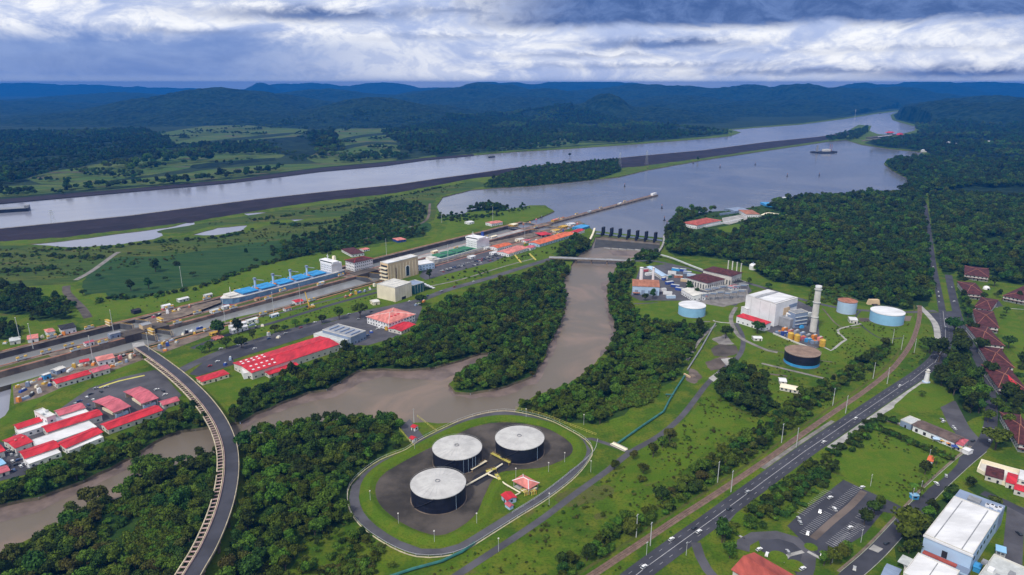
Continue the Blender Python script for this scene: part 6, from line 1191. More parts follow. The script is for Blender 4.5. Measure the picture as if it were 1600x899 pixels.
# ================================================================== CARS
def car_proto(m, cn):
    t = thing('car', '', 'car', (0, 0, -80), 0); B = MB()
    B.vf([(-2.2, -.88, .35), (2.2, -.85, .35), (2.2, .85, .35), (-2.2, .88, .35), (-2.25, -.9, .85), (2.25, -.86, .75), (2.25, .86, .75), (-2.25, .9, .85)], [(3, 2, 1, 0), (4, 5, 6, 7), (0, 1, 5, 4), (1, 2, 6, 5), (2, 3, 7, 6), (3, 0, 4, 7)]); B.vf([(-1.6, -.72, 1.45), (.5, -.70, 1.45), (.5, .70, 1.45), (-1.6, .72, 1.45), (-1.6, -.74, 1.38), (.5, -.72, 1.38), (.5, .72, 1.38), (-1.6, .74, 1.38)], [(0, 1, 2, 3), (4, 5, 1, 0), (5, 6, 2, 1), (6, 7, 3, 2), (7, 4, 0, 3)])
    B.build('body', m, t); MB().vf([(-2.1, -.86, .84), (1.25, -.83, .77), (1.25, .83, .77), (-2.1, .86, .84), (-1.62, -.73, 1.39), (.52, -.71, 1.39), (.52, .71, 1.39), (-1.62, .73, 1.39)], [(0, 1, 5, 4), (1, 2, 6, 5), (2, 3, 7, 6), (3, 0, 4, 7)]).build('window', 'glass', t)
    w = MB(); v = []
    for k in range(10): a = 2 * PI * k / 10; v += [(.33 * math.cos(a), -.1, .33 * math.sin(a)), (.33 * math.cos(a), .1, .33 * math.sin(a))]
    w.vf(v, [(2 * k, 2 * k + 1, (2 * k + 3) % 20, (2 * k + 2) % 20) for k in range(10)] + [tuple(range(0, 20, 2)), tuple(range(19, -1, -2))]); wm = w.mesh('wheel', 'tyre')
    for x in (-1.4, 1.4):
        for y in (-.82, .82): link('wheel', wm, t, (x, y, .33))
    return t
CARS = {}
def put_car(p, rz, col, label, group, z=.07):
    cn = {'w': 'white', 's': 'silver', 'd': 'dark', 'b': 'blue', 'r': 'red'}[col]; m = {'w': 'car_white', 's': 'car_silver', 'd': 'car_dark', 'b': 'car_blue', 'r': 'car_red'}[col]
    loc = Vector((p.x, p.y, z)); label = label.replace('#', cn)
    if col not in CARS:
        t = car_proto(m, cn); CARS[col] = t; t.location = loc; t.rotation_euler = (0, 0, rz); t['label'] = label
    else: t = dup(CARS[col], loc, rz, label)
    t['group'] = group; t.scale = (.95, .95, .95); return t
def near_heading(path, p):
    i = min(range(len(path) - 1), key=lambda k: (path[k] - p).length); d = path[i + 1] - path[i]; return math.atan2(d.y, d.x)
HC = [(1006, 887, 'w', 'at the very bottom of highway'), (1049, 844, 'w', 'on far side of highway near the bent lamp'), (1092, 832, 'w', 'just before the highway crossing'), (1085, 826, 'd', 'in outer lane before the highway crossing'), (1139, 796, 'd', 'just past the highway crossing'), (1168, 770, 's', 'on highway above the bus bay'), (1287, 692, 'w', 'in middle of the highway beside light shoulder'), (1337, 655, 'w', 'on highway above the market path'), (1406, 604, 'w', 'on highway just below white tower'), (1466, 457, 'w', 'at the top junction, first of three'), (1467, 464, 'w', 'at the top junction, second of three'), (1467, 473, 's', 'at the top junction, last of three'), (1478, 500, 'w', 'on the wide part of the upper road'), (1477, 512, 's', 'lower on the wide part of the upper road'), (1458, 418, 'w', 'high on the forest road'), (1455, 392, 's', 'highest on the forest road')]
UPP = smooth(PP(HWY_UP), 8)
for x, y, c, w in HC: p = P(x, y); put_car(p, near_heading(HWY if y > 490 else UPP, p), c, '# car ' + w, 'cars on the highway', .12)
PCAR = [(1297, 779, 'w', 'in the top row of right car park'), (1281, 801, 'w', 'in left row of right car park'), (1304, 797, 'w', 'on the car park island'), (1328, 826, 'w', 'in lower row of right car park'), (1262, 835, 'w', 'by the car park entrance'), (1250, 818, 's', 'in the left corner of right car park'), (1347, 763, 'w', 'at the top end of car park island'), (1370, 785, 's', 'first of two on the car park exit'), (1248, 812, 's', 'at upper left edge of right car park'), (1186, 860, 'w', 'in front of red hall, left'), (1198, 868, 'w', 'in front of red hall, right'), (1231, 864, 's', 'at the traffic islands'), (1254, 890, 'w', 'below the traffic islands'), (1284, 868, 'w', 'at the right foot of car park'), (1472, 657, 's', 'behind the market hall, left'), (1474, 660, 'w', 'behind the market hall, middle'), (1489, 668, 's', 'behind the market hall, right'), (1491, 671, 'w', 'behind the pink pavilion'), (1491, 472, 'w', 'on the garden road before the third house'), (1487, 450, 's', 'on the garden road at the far end'), (1508, 567, 's', 'on the garden road under big trees'), (1520, 690, 'd', 'at the side road bend'), (1478, 745, 's', 'on the side road below the pavilion'), (1463, 757, 'w', 'on the side road above the blue kiosk'), (1385, 850, 'd', 'on the side road at the store trees'), (1335, 890, 's', 'on the side road at bottom edge'), (1592, 835, 'd', 'on the walk right of the big store'), (1555, 805, 's', 'behind the big store'), (1546, 690, 'w', 'beside the corner tree')]
for i, (x, y, c, w) in enumerate(PCAR): put_car(P(x, y), .55 + (i % 3) * .5, c, '# car parked ' + w if i < 25 else '# car ' + w, 'cars on the right hand side', .17)
# rows in the lock car park and the compound yards
poly = [(p.x, p.y) for p in PP([(664, 428), (672, 417), (704, 406), (760, 394), (790, 399), (768, 409), (700, 426)])]
n = 0; s_ = 480
while s_ < 800:
    for tt in (-78, -84, -94, -100, -110, -116, -126, -132, -142):
        p = LK(s_, tt)
        if inpoly([p.x], [p.y], poly)[0] and random.random() < .72:
            c = random.choice('wwssddbdr'); cn = {'w': 'white', 's': 'silver', 'd': 'dark', 'b': 'blue', 'r': 'red'}[c]
            put_car(p, LROT + PI / 2 + random.uniform(-.05, .05), c, f'# car parked in the rows of the lock visitor car park', f'{cn} cars in the lock visitor car park', .2); n += 1
    s_ += 4.2
YC = [(102, 650), (108, 646), (114, 640), (118, 632), (124, 628), (136, 622), (142, 617), (146, 626), (150, 608), (158, 613), (166, 606), (138, 634), (130, 640), (148, 640), (14, 706), (18, 712), (22, 708), (26, 714), (30, 720), (20, 722), (26, 727), (33, 730), (38, 726), (12, 730), (15, 737), (22, 736), (245, 610), (255, 612), (258, 618), (46, 733), (58, 730)]
for i, (x, y) in enumerate(YC): put_car(P(x, y), .9 + (i % 2) * 1.57, 'wsdsbwd'[i % 7], f'# car parked {"in the dark yard at left edge" if x < 70 else "by the right pink shed" if x > 200 else "on the asphalt left of the pink sheds"}, {ORD[(i // 2) % 16]} along', 'cars in the left compound', .2)
RC = [(345, 546), (372, 541), (384, 538), (398, 546), (420, 530), (446, 522), (470, 513), (492, 505), (545, 492), (580, 488), (640, 472), (668, 463), (690, 456), (710, 449), (740, 441), (612, 508), (600, 500), (590, 515), (575, 525), (560, 500), (328, 573), (340, 566), (620, 520), (700, 440 - 2), (655, 476), (665, 468)]
for i, (x, y) in enumerate(RC): put_car(P(x, y), LROT, 'wsdwbsr'[i % 7], f'# car on the lock service road, {ORD[i % 16]} from the left{" in the farther stretch" if i > 15 else ""}', 'cars on the lock service road', .22)


# ================================================================== TREES
def ico():
    t = (1 + 5 ** .5) / 2; v = np.array([(-1, t, 0), (1, t, 0), (-1, -t, 0), (1, -t, 0), (0, -1, t), (0, 1, t), (0, -1, -t), (0, 1, -t), (t, 0, -1), (t, 0, 1), (-t, 0, -1), (-t, 0, 1)], float); v /= np.linalg.norm(v[0])
    f = [(0, 11, 5), (0, 5, 1), (0, 1, 7), (0, 7, 10), (0, 10, 11), (1, 5, 9), (5, 11, 4), (11, 10, 2), (10, 7, 6), (7, 1, 8), (3, 9, 4), (3, 4, 2), (3, 2, 6), (3, 6, 8), (3, 8, 9), (4, 9, 5), (2, 4, 11), (6, 2, 10), (8, 6, 7), (9, 8, 1)]
    return v, f
ICOV, ICOF = ico()
def crown_mesh(name, seed, m, kind='round', nq=820):
    """crown about 9 m across, 2.2-9.5 m above the ground: lumps of leaf sprays round dark inner masses"""
    r = np.random.default_rng(seed); V = []; Fc = []
    if kind == 'round': nl, sp, ht, rr = 11, 2.7, 2.3, (1.5, 2.2)
    elif kind == 'flat': nl, sp, ht, rr = 12, 3.4, 1.3, (1.3, 2.0)
    elif kind == 'tall': nl, sp, ht, rr = 11, 2.0, 3.3, (1.4, 2.0)
    else: nl, sp, ht, rr = 8, 2.6, .9, (1.2, 1.9)
    base = {'round': 5.6, 'flat': 5.6, 'tall': 6.4, 'bush': 1.8}[kind]
    L = []
    for i in range(nl):
        a = r.uniform(0, 2 * PI); d = sp * math.sqrt(r.uniform(0, 1)); z = r.uniform(-.55, 1) * ht * (1 - .5 * (d / sp) ** 2); L.append((d * math.cos(a), d * math.sin(a), base + z, r.uniform(*rr)))
    L.append((0, 0, base + ht * .6, rr[1]))
    for x, y, z, R in L:
        o = len(V); V += [(x + p[0] * R * .73, y + p[1] * R * .73, z + p[2] * R * .66) for p in ICOV * (1 + .25 * (r.random((12, 1)) - .5))]; Fc += [tuple(i + o for i in f) for f in ICOF]
    for k in range(nq):
        x, y, z, R = L[r.integers(len(L))]; n = r.normal(size=3); n[2] = abs(n[2]) * 1.0 - .25; n /= np.linalg.norm(n)
        p = np.array((x, y, z)) + n * R * r.uniform(.70, 1.22) * np.array((1, 1, .9)); nn = n + r.normal(size=3) * .55; nn /= np.linalg.norm(nn)
        u = np.cross(nn, (0, 0, 1) if abs(nn[2]) < .9 else (1, 0, 0)); u /= np.linalg.norm(u); w = np.cross(nn, u); a = r.uniform(0, PI); u, w = u * math.cos(a) + w * math.sin(a), w * math.cos(a) - u * math.sin(a)
        s = r.uniform(.24, .54); o = len(V)
        V += [tuple(p - u * s - w * s * .6), tuple(p + u * s * .9 - w * s * .75), tuple(p + u * s + w * s * .7 - nn * .12), tuple(p - u * s * .8 + w * s * .8 - nn * .1)]; Fc.append((o, o + 1, o + 2, o + 3))
    me = bpy.data.meshes.new(name); me.from_pydata(V, [], Fc); me.materials.append(M[m]); me.update(); return me
def trunk_mesh(seed):
    r = random.Random(seed); mb = MB(); mb.tube([(0, 0, -1.5), (.1, 0, 1.5), (r.uniform(-.3, .3), r.uniform(-.3, .3), 4.2)], [.38, .30, .2], 6)
    for k in range(4): a = 2 * PI * k / 4 + r.random(); mb.tube([(0, 0, 2.6), (1.5 * math.cos(a), 1.5 * math.sin(a), 4.6), (2.3 * math.cos(a), 2.3 * math.sin(a), 5.8)], [.18, .13, .07], 4)
    return mb.mesh('trunk', 'trunk')
TRUNKS = [trunk_mesh(i) for i in range(3)]
TONES = ['leaf', 'leaf_dark', 'leaf_light', 'leaf_olive']; TW = {'leaf': 'mid green', 'leaf_dark': 'dark green', 'leaf_light': 'bright green', 'leaf_olive': 'olive green'}
SHAPES = ['round', 'flat', 'tall', 'round']; SW = ['round crowned', 'broad flat crowned', 'tall crowned', 'lumpy crowned']
CROWN = {(tn, k): crown_mesh('crown', 10 + 7 * k + TONES.index(tn), tn, SHAPES[k]) for tn in TONES for k in range(4)}
BUSH = {tn: crown_mesh('bush', 90 + TONES.index(tn), tn, 'bush', 380) for tn in TONES}
# zones: name for labels, outline in the photograph (at crown height), spacing, size range, weights of the four tones, shrub share
Z = [
 ('in the wood left of the curved bridge', [(-40, 872), (0, 856), (60, 838), (110, 804), (170, 774), (196, 760), (194, 742), (215, 733), (260, 721), (325, 698), (342, 702), (343, 740), (336, 780), (320, 820), (298, 860), (282, 899), (260, 940), (-40, 940)], 6.6, (.75, 1.25), (5, 3, 2.2, 1.6), .2),
 ('in the wood between curved bridge and tank yard', [(376, 676), (420, 662), (470, 648), (520, 640), (600, 640), (628, 640), (636, 652), (618, 668), (622, 690), (600, 700), (575, 720), (552, 738), (542, 770), (548, 805), (520, 820), (480, 830), (460, 870), (420, 905), (400, 940), (320, 940), (348, 870), (372, 800), (380, 750), (380, 715)], 6.4, (.75, 1.2), (6, 3, 2.5, 1), .1),
 ('in the scrub below the tank yard', [(460, 870), (480, 830), (520, 820), (550, 812), (580, 842), (610, 862), (620, 880), (580, 899), (560, 930), (420, 930)], 7.5, (.35, .8), (5, 1, 4, 2), .55),
 ('in the strip between the red compound and river', [(-30, 768), (0, 758), (50, 735), (110, 714), (165, 692), (215, 668), (250, 652), (290, 634), (318, 640), (330, 655), (326, 668), (280, 670), (240, 688), (190, 718), (120, 750), (50, 775), (-30, 792)], 6.0, (.7, 1.1), (5, 4, 1, 1), .15),
 ('in the mangrove below the skylight hall', [(358, 642), (385, 608), (420, 598), (470, 577), (520, 556), (548, 543), (580, 545), (600, 540), (628, 526), (655, 515), (665, 500), (700, 500), (720, 530), (700, 555), (680, 571), (640, 574), (600, 573), (560, 577), (540, 589), (510, 606), (470, 618), (430, 632), (400, 644), (370, 656)], 5.6, (.7, 1.15), (6, 4, 1.5, .6), .1),
 ('in the mangrove west of the river bend', [(665, 500), (655, 488), (690, 474), (720, 462), (760, 446), (800, 434), (840, 418), (862, 408), (885, 412), (888, 426), (880, 440), (884, 466), (878, 495), (860, 525), (848, 560), (832, 586), (800, 595), (740, 606), (706, 600), (722, 582), (748, 566), (776, 553), (770, 547), (720, 560), (700, 555), (720, 530), (700, 500)], 5.8, (.7, 1.15), (6, 3, 2.4, .8), .12),
 ('in the woods east of the river', [(958, 432), (968, 412), (985, 405), (992, 420), (980, 445), (985, 470), (1000, 494), (1060, 504), (1110, 505), (1090, 535), (1070, 568), (1050, 590), (1030, 598), (1000, 602), (990, 615), (975, 640), (935, 655), (890, 652), (850, 644), (812, 640), (812, 628), (850, 613), (890, 600), (925, 575), (948, 555), (962, 520), (954, 490), (948, 460)], 6.2, (.65, 1.1), (6, 3, 2.6, .6), .25),
 ('in the tree belt along the railway', [(866, 899), (830, 905), (870, 872), (910, 850), (960, 812), (1020, 778), (1060, 755), (1085, 730), (1125, 700), (1165, 672), (1190, 655), (1235, 622), (1300, 588), (1345, 556), (1388, 528), (1398, 540), (1362, 572), (1312, 606), (1262, 645), (1205, 686), (1135, 735), (1092, 766), (1022, 812), (950, 866), (905, 905)], 5.8, (.55, 1.0), (6, 3, 2, 1), .3),
 ('in the dark grove by the service road', [(1118, 592), (1138, 570), (1172, 568), (1200, 590), (1212, 628), (1190, 645), (1150, 628), (1122, 612)], 7.5, (.9, 1.4), (3, 6, 1, 0), .15),
 ('in the thin scrub beside service road', [(1030, 670), (1060, 650), (1090, 660), (1075, 690), (1040, 690)], 12, (.35, .6), (3, 2, 3, 2), .6),
 ('in the grove of big trees behind white tower', [(1435, 560), (1450, 545), (1480, 540), (1482, 522), (1512, 520), (1528, 540), (1535, 575), (1540, 610), (1536, 640), (1500, 655), (1495, 630), (1488, 605), (1462, 590), (1448, 575)], 9.5, (1.2, 1.9), (4, 6, 1.2, .3), .05),
 ('beside the big white store', [(1398, 842), (1420, 795), (1450, 778), (1478, 768), (1492, 772), (1470, 798), (1442, 830), (1432, 858), (1402, 868)], 7.5, (.9, 1.35), (5, 4, 3, 0), .05),
 ('in the row between store and walled yard', [(1512, 752), (1530, 745), (1560, 762), (1582, 782), (1575, 790), (1545, 775)], 6.5, (.7, 1.0), (2, 1, 2, 5), .1),
 ('along the left side of the right car park', [(1132, 828), (1146, 815), (1190, 778), (1230, 752), (1285, 728), (1316, 726), (1302, 742), (1265, 763), (1236, 784), (1214, 804), (1190, 818), (1155, 832)], 6.4, (.45, .95), (4, 4, 1, 3), .4),
 ('in the gardens among maroon houses', [(1498, 430), (1512, 445), (1520, 480), (1530, 520), (1545, 560), (1556, 600), (1590, 630), (1585, 690), (1560, 690), (1552, 640), (1540, 590), (1520, 540), (1508, 500), (1495, 450)], 9, (.6, 1.2), (4, 5, 1.5, .3), .3),
 ('in the gardens along the right edge', [(1545, 440), (1562, 455), (1570, 478), (1600, 492), (1640, 500), (1640, 640), (1600, 645), (1588, 600), (1600, 560), (1590, 520), (1560, 490)], 13, (.5, 1.1), (4, 5, 1.5, .3), .4),
 ('in the forest behind the power station', [(1046, 352), (1052, 332), (1078, 326), (1110, 321), (1148, 321), (1190, 316), (1235, 306), (1290, 304), (1330, 304), (1398, 300), (1444, 302), (1448, 340), (1450, 400), (1455, 440), (1452, 472), (1430, 478), (1400, 478), (1365, 468), (1330, 462), (1300, 470), (1275, 445), (1240, 440), (1200, 432), (1170, 412), (1140, 402), (1100, 396), (1055, 396), (1040, 384), (1042, 366)], 8.6, (.8, 1.65), (5, 6, 1.6, .7), .03),
 ('in the forest right of the upper road', [(1452, 300), (1520, 302), (1560, 306), (1700, 304), (1760, 440), (1640, 450), (1600, 440), (1560, 435), (1545, 418), (1500, 418), (1478, 428), (1464, 400), (1456, 350)], 9.2, (.8, 1.65), (5, 6, 1.6, .6), .03),
 ('on the wooded lake shore beyond', [(1400, 296), (1420, 288), (1416, 276), (1394, 265), (1384, 256), (1400, 248), (1450, 244), (1520, 250), (1700, 250), (1740, 300), (1600, 290), (1500, 292), (1440, 302)], 13, (1.2, 1.9), (3, 8, .5, .3), 0),
 ('by the spillway and river road bridge', [(866, 400), (880, 380), (905, 368), (922, 376), (918, 392), (896, 398)], 6.5, (.8, 1.2), (3, 5, 1, 0), .1),
 ('on the right bank below the spillway', [(992, 402), (1000, 392), (1024, 386), (1030, 396), (1015, 408)], 7, (.8, 1.2), (3, 5, 1, 0), .1),
 ('on the treed island in the lake', [(756, 290), (780, 275), (830, 256), (900, 250), (966, 250), (970, 266), (930, 278), (860, 286), (800, 292)], 10, (.9, 1.4), (3, 6, 1, .6), .15),
 ('on the lagoon spit', [(728, 328), (740, 312), (765, 306), (792, 314), (795, 326), (760, 326)], 8, (1, 1.5), (2, 7, 1, 0), .1),
 ('in the woods beyond the far lock bank', [(415, 390), (470, 368), (520, 350), (545, 332), (600, 312), (660, 318), (672, 332), (660, 345), (600, 352), (670, 352), (662, 366), (590, 376), (520, 390), (440, 402)], 10, (.7, 1.2), (3, 6, 1, 1), .3),
 ('in the reed plain beyond the locks', [(140, 430), (200, 408), (330, 392), (440, 378), (420, 404), (340, 428), (230, 452), (150, 462)], 70, (.7, 1.3), (3, 5, 1, 0), .2),
 ('in the clump at the left edge beyond locks', [(-30, 450), (0, 440), (40, 452), (66, 462), (60, 485), (20, 486), (-30, 480)], 9, (.9, 1.4), (2, 7, .5, 0), .1),
 ('in the second clump left of the culvert', [(42, 488), (60, 468), (84, 462), (96, 468), (118, 470), (110, 492), (60, 496)], 9, (.8, 1.3), (2, 7, .5, 0), .1),
 ('at the left edge above the lock houses', [(-30, 500), (0, 498), (30, 508), (34, 520), (0, 524), (-30, 524)], 8, (.8, 1.2), (2, 7, .5, 0), .1),
 ('along the foot of the treed dam path', [(690, 322), (684, 338), (720, 344), (760, 338), (800, 330), (830, 324), (820, 318), (790, 330), (730, 334)], 10, (.5, 1.0), (3, 6, 1, 0), .4),
]
SPOTS = [(343, 527, 1.5, 'leaf_dark'), (372, 522, 1.3, 'leaf_dark'), (354, 545, 1.1, 'leaf'), (378, 545, 1.1, 'leaf_dark'), (328, 550, .9, 'leaf'), (396, 533, .9, 'leaf'), (316, 552, .8, 'leaf'), (530, 500, 1.3, 'leaf'), (563, 498, 1.5, 'leaf'), (503, 505, .9, 'leaf_dark'), (430, 520, .9, 'leaf'), (445, 518, .7, 'leaf_dark'), (462, 512, .8, 'leaf'), (480, 508, .7, 'leaf_dark'), (205, 455, 1.2, 'leaf_dark'), (233, 452, 1.1, 'leaf_dark'), (243, 425, 1.4, 'leaf_dark'), (130, 462, .8, 'leaf_dark'),
         (671, 436, 1.0, 'leaf_dark'), (658, 478, 1.2, 'leaf_dark'), (1134, 529, 1.2, 'leaf_dark'), (1183, 521, 1.3, 'leaf_dark'), (1555, 703, 1.5, 'leaf_light'), (1415, 858, 1.9, 'leaf_light'), (1315, 873, .8, 'leaf_light'), (1298, 882, .8, 'leaf_light'), (1287, 884, .7, 'leaf_light'), (1322, 868, .7, 'leaf_light'), (1072, 763, .8, 'leaf_light'), (985, 836, .9, 'leaf_light'), (1128, 848, 1.0, 'leaf_dark'), (1140, 872, .9, 'leaf'), (1445, 742, .8, 'leaf_dark'), (1365, 805, .8, 'leaf_dark'), (1350, 820, .8, 'leaf_dark'), (1374, 798, .7, 'leaf'),
         (1046, 693, .9, 'leaf_olive'), (1035, 700, .7, 'leaf'), (1005, 740, .7, 'leaf'), (960, 735, .6, 'leaf'), (1020, 715, .9, 'leaf'), (990, 718, .6, 'leaf_olive'), (1200, 452, .8, 'leaf_dark'), (1170, 445, .7, 'leaf'), (1077, 456, 1.1, 'leaf_dark'), (1088, 463, .8, 'leaf_dark'), (1020, 468, .9, 'leaf_dark'), (1008, 470, .8, 'leaf_dark'), (1365, 430, 1.1, 'leaf'), (1440, 620, .5, 'leaf'), (1395, 660, .4, 'leaf'), (1543, 660, .8, 'leaf'), (890, 245, 1.2, 'leaf_dark'), (1090, 252, 1.0, 'leaf_dark'), (212, 726, 1.3, 'leaf'), (224, 738, 1.2, 'leaf_dark'), (240, 740, 1.2, 'leaf'), (138, 795, 1.2, 'leaf_olive'), (160, 790, 1.0, 'leaf_olive'), (150, 805, 1.0, 'leaf_olive'), (1499, 436, 1.0, 'leaf_dark'), (1553, 448, 1.2, 'leaf_dark'), (1504, 470, 0.9, 'leaf_dark'), (1512, 497, 0.9, 'leaf'), (1520, 520, 1.0, 'leaf_dark'), (1572, 490, 0.7, 'leaf'), (1530, 552, 1.3, 'leaf_dark'), (1575, 545, 1.1, 'leaf_dark'), (1597, 572, 1.1, 'leaf_dark'), (1572, 628, 1.4, 'leaf_dark'), (1590, 636, 1.2, 'leaf_dark'), (1545, 588, 1.2, 'leaf_dark'), (1556, 640, 0.9, 'leaf'), (1575, 668, 0.9, 'leaf_light'), (1572, 690, 0.8, 'leaf'), (1592, 470, 0.8, 'leaf_dark'), (1536, 470, 0.8, 'leaf_dark'), (1500, 560, 1.7, 'leaf_dark'), (1495, 585, 1.6, 'leaf_dark'), (1520, 600, 1.4, 'leaf_dark'), (1512, 640, 1.5, 'leaf'), (1508, 618, 1.5, 'leaf'), (1490, 520, 1.5, 'leaf_dark'), (1452, 552, 1.6, 'leaf_dark'), (1466, 566, 1.6, 'leaf_dark')]
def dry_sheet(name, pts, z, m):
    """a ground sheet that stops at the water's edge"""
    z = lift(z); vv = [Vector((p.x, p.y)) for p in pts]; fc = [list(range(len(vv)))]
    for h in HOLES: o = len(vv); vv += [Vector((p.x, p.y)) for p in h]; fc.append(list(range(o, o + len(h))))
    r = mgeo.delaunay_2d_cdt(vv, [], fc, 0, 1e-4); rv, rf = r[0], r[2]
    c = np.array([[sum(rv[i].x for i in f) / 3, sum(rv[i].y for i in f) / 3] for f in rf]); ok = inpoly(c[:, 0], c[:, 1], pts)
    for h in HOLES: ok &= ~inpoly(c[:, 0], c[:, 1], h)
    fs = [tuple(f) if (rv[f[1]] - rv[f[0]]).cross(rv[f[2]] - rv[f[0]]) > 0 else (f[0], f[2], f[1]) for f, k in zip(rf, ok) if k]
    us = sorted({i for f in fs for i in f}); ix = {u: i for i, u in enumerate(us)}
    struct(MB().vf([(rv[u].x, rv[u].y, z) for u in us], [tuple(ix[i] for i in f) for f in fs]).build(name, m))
TREES = []; SHRUBS = []
for zi, (zn, px, sp, (s0, s1), wt, sh) in enumerate(Z):
    wp = [(p.x, p.y) for p in PP(px, 5.0 if sp < 20 else 5)]; xs = [p[0] for p in wp]; ys = [p[1] for p in wp]
    gx = np.arange(min(xs), max(xs), sp); gy = np.arange(min(ys), max(ys), sp * .88); X, Y = np.meshgrid(gx, gy); X = X + (np.arange(len(gy)) % 2)[:, None] * sp / 2
    X = (X + RNG.uniform(-.42, .42, X.shape) * sp).ravel(); Y = (Y + RNG.uniform(-.42, .42, Y.shape) * sp).ravel(); k = inpoly(X, Y, wp); X, Y = X[k], Y[k]
    big = vnoise(X / 26, Y / 26, 30 + zi); tonev = vnoise(X / 38, Y / 38, 60 + zi); q = RNG.random(len(X)); w = np.cumsum(wt) / sum(wt)
    for i in range(len(X)):
        tn = TONES[int(np.searchsorted(w, min(.999, .5 * q[i] + .5 * min(.999, max(0, (tonev[i] - .15) / .7)))))]
        s = (s0 + (s1 - s0) * (.5 * big[i] + .5 * RNG.random())) * (1.45 if RNG.random() < .05 else RNG.uniform(.82, 1.12))
        (SHRUBS if RNG.random() < sh else TREES).append((X[i], Y[i], s, tn, zi))
    ns = int(len(X) * (.5 if sp < 8 else .15))
    for i in RNG.integers(0, len(X), ns): SHRUBS.append((X[i] + RNG.uniform(-1, 1) * sp * .7, Y[i] + RNG.uniform(-1, 1) * sp * .7, RNG.uniform(.5, 1.0), TONES[RNG.integers(3)], zi))
    dry_sheet('shaded_forest_floor', ragged(PP(px, 5.0), 3, 9), .02, 'shaded_grass') if sp < 12 and sh < .5 and zi not in (7, 13) else None  # floor under the woods, its dark colour paints shade in the gaps between trees
for x, y, s, tn in SPOTS: p = P(x, y); TREES.append((p.x, p.y, s * 1.3, tn, -1))
for a, b in zip(HEDGE, HEDGE[1:]):
    A, B = P(*a), P(*b); L = (B - A).length
    for i in range(int(L / 1.6)):
        for r_ in (-1.6, 0, 1.6): p = A.lerp(B, i * 1.6 / L); SHRUBS.append((p.x + r_ * .4, p.y + r_, RNG.uniform(.55, .75), 'leaf_dark' if RNG.random() < .6 else 'leaf', 99))
for line, n in (([(1195, 640 + 165), (1240, 775), (1290, 738)], 40), ([(1222, 770), (1270, 742)], 30), ([(1395, 655), (1372, 652), (1330, 690)], 40), ([(1300, 700), (1340, 672), (1372, 650)], 40), ([(1180, 800), (1215, 770), (1262, 740), (1330, 690)], 70), ([(560, 405), (640, 380), (690, 366)], 0), ([(60, 392), (160, 388), (260, 378), (340, 372), (400, 360)], 110), ([(150, 470), (260, 460), (330, 444), (380, 424), (460, 402), (560, 385)], 160), ([(400, 345), (520, 326), (640, 304), (690, 292)], 120), ([(0, 400), (100, 402), (160, 404)], 60), ([(0, 425), (90, 420)], 50), ([(420, 350), (480, 352), (540, 345)], 60)):
    ps = smooth(PP(line), 2)
    for i in range(n): p = ps[RNG.integers(len(ps))]; SHRUBS.append((p.x + RNG.normal() * 3, p.y + RNG.normal() * 5, RNG.uniform(.5, 1.1), 'leaf_dark' if RNG.random() < .7 else 'leaf', 98))
def clear_of(L, wet_only=False):
    X = np.array([t[0] for t in L]); Y = np.array([t[1] for t in L]); bad = np.zeros(len(L), bool); Sx = np.array([t[2] for t in L])
    for pl in KEEP_POLY:
        a = np.array(pl); m = (X > a[:, 0].min()) & (X < a[:, 0].max()) & (Y > a[:, 1].min()) & (Y < a[:, 1].max())
        if m.any(): bad[m] |= inpoly(X[m], Y[m], pl)
    for ln, w in KEEP_LINE:
        m = (X > ln[:, 0].min() - 20) & (X < ln[:, 0].max() + 20) & (Y > ln[:, 1].min() - 20) & (Y < ln[:, 1].max() + 20); ix = np.where(m)[0]
        for k in range(0, len(ix), 4000):
            j = ix[k:k + 4000]; d = np.sqrt(((X[j][:, None] - ln[None, ::1, 0]) ** 2 + (Y[j][:, None] - ln[None, ::1, 1]) ** 2).min(1)); bad[j] |= d < w + 1.2 * Sx[j]
    return [t for t, b in zip(L, bad) if not b]
for mp, n, tones in (([(740, 890), (860, 810), (950, 745), (1010, 720), (1080, 640), (1130, 600), (1180, 640), (1130, 690), (1060, 745), (960, 800), (870, 850), (820, 899)], 900, ('leaf_light', 'leaf_olive', 'leaf')),
        ([(990, 545), (1045, 520), (1080, 535), (1055, 565), (1000, 572)], 700, ('leaf_light', 'leaf', 'leaf')), ([(985, 595), (1032, 592), (1020, 628), (955, 650), (900, 655), (935, 640), (970, 612)], 900, ('leaf_light', 'leaf', 'leaf_light')), ([(460, 870), (480, 825), (550, 812), (600, 855), (580, 899), (440, 920)], 700, ('leaf_light', 'leaf', 'leaf_olive')),
        ([(130, 800), (200, 780), (260, 800), (290, 840), (270, 880), (190, 870), (140, 850)], 500, ('leaf_light', 'leaf', 'leaf')), ([(1270, 445), (1340, 440), (1350, 465), (1300, 480), (1260, 480)], 200, ('leaf_light', 'leaf', 'leaf'))):
    wp = [(p.x, p.y) for p in PP(mp)]; X = RNG.uniform(min(p[0] for p in wp), max(p[0] for p in wp), n * 2); Y = RNG.uniform(min(p[1] for p in wp), max(p[1] for p in wp), n * 2)
    k = inpoly(X, Y, wp) & (vnoise(X / 14, Y / 14, 77) > (.55 if 'leaf_olive' in tones else .3)); lo, hi = (.15, .5) if 'leaf_olive' in tones else (.45, 1.0)
    for x, y in zip(X[k], Y[k]): SHRUBS.append((x, y, RNG.uniform(lo, hi), tones[RNG.integers(3)], 97))
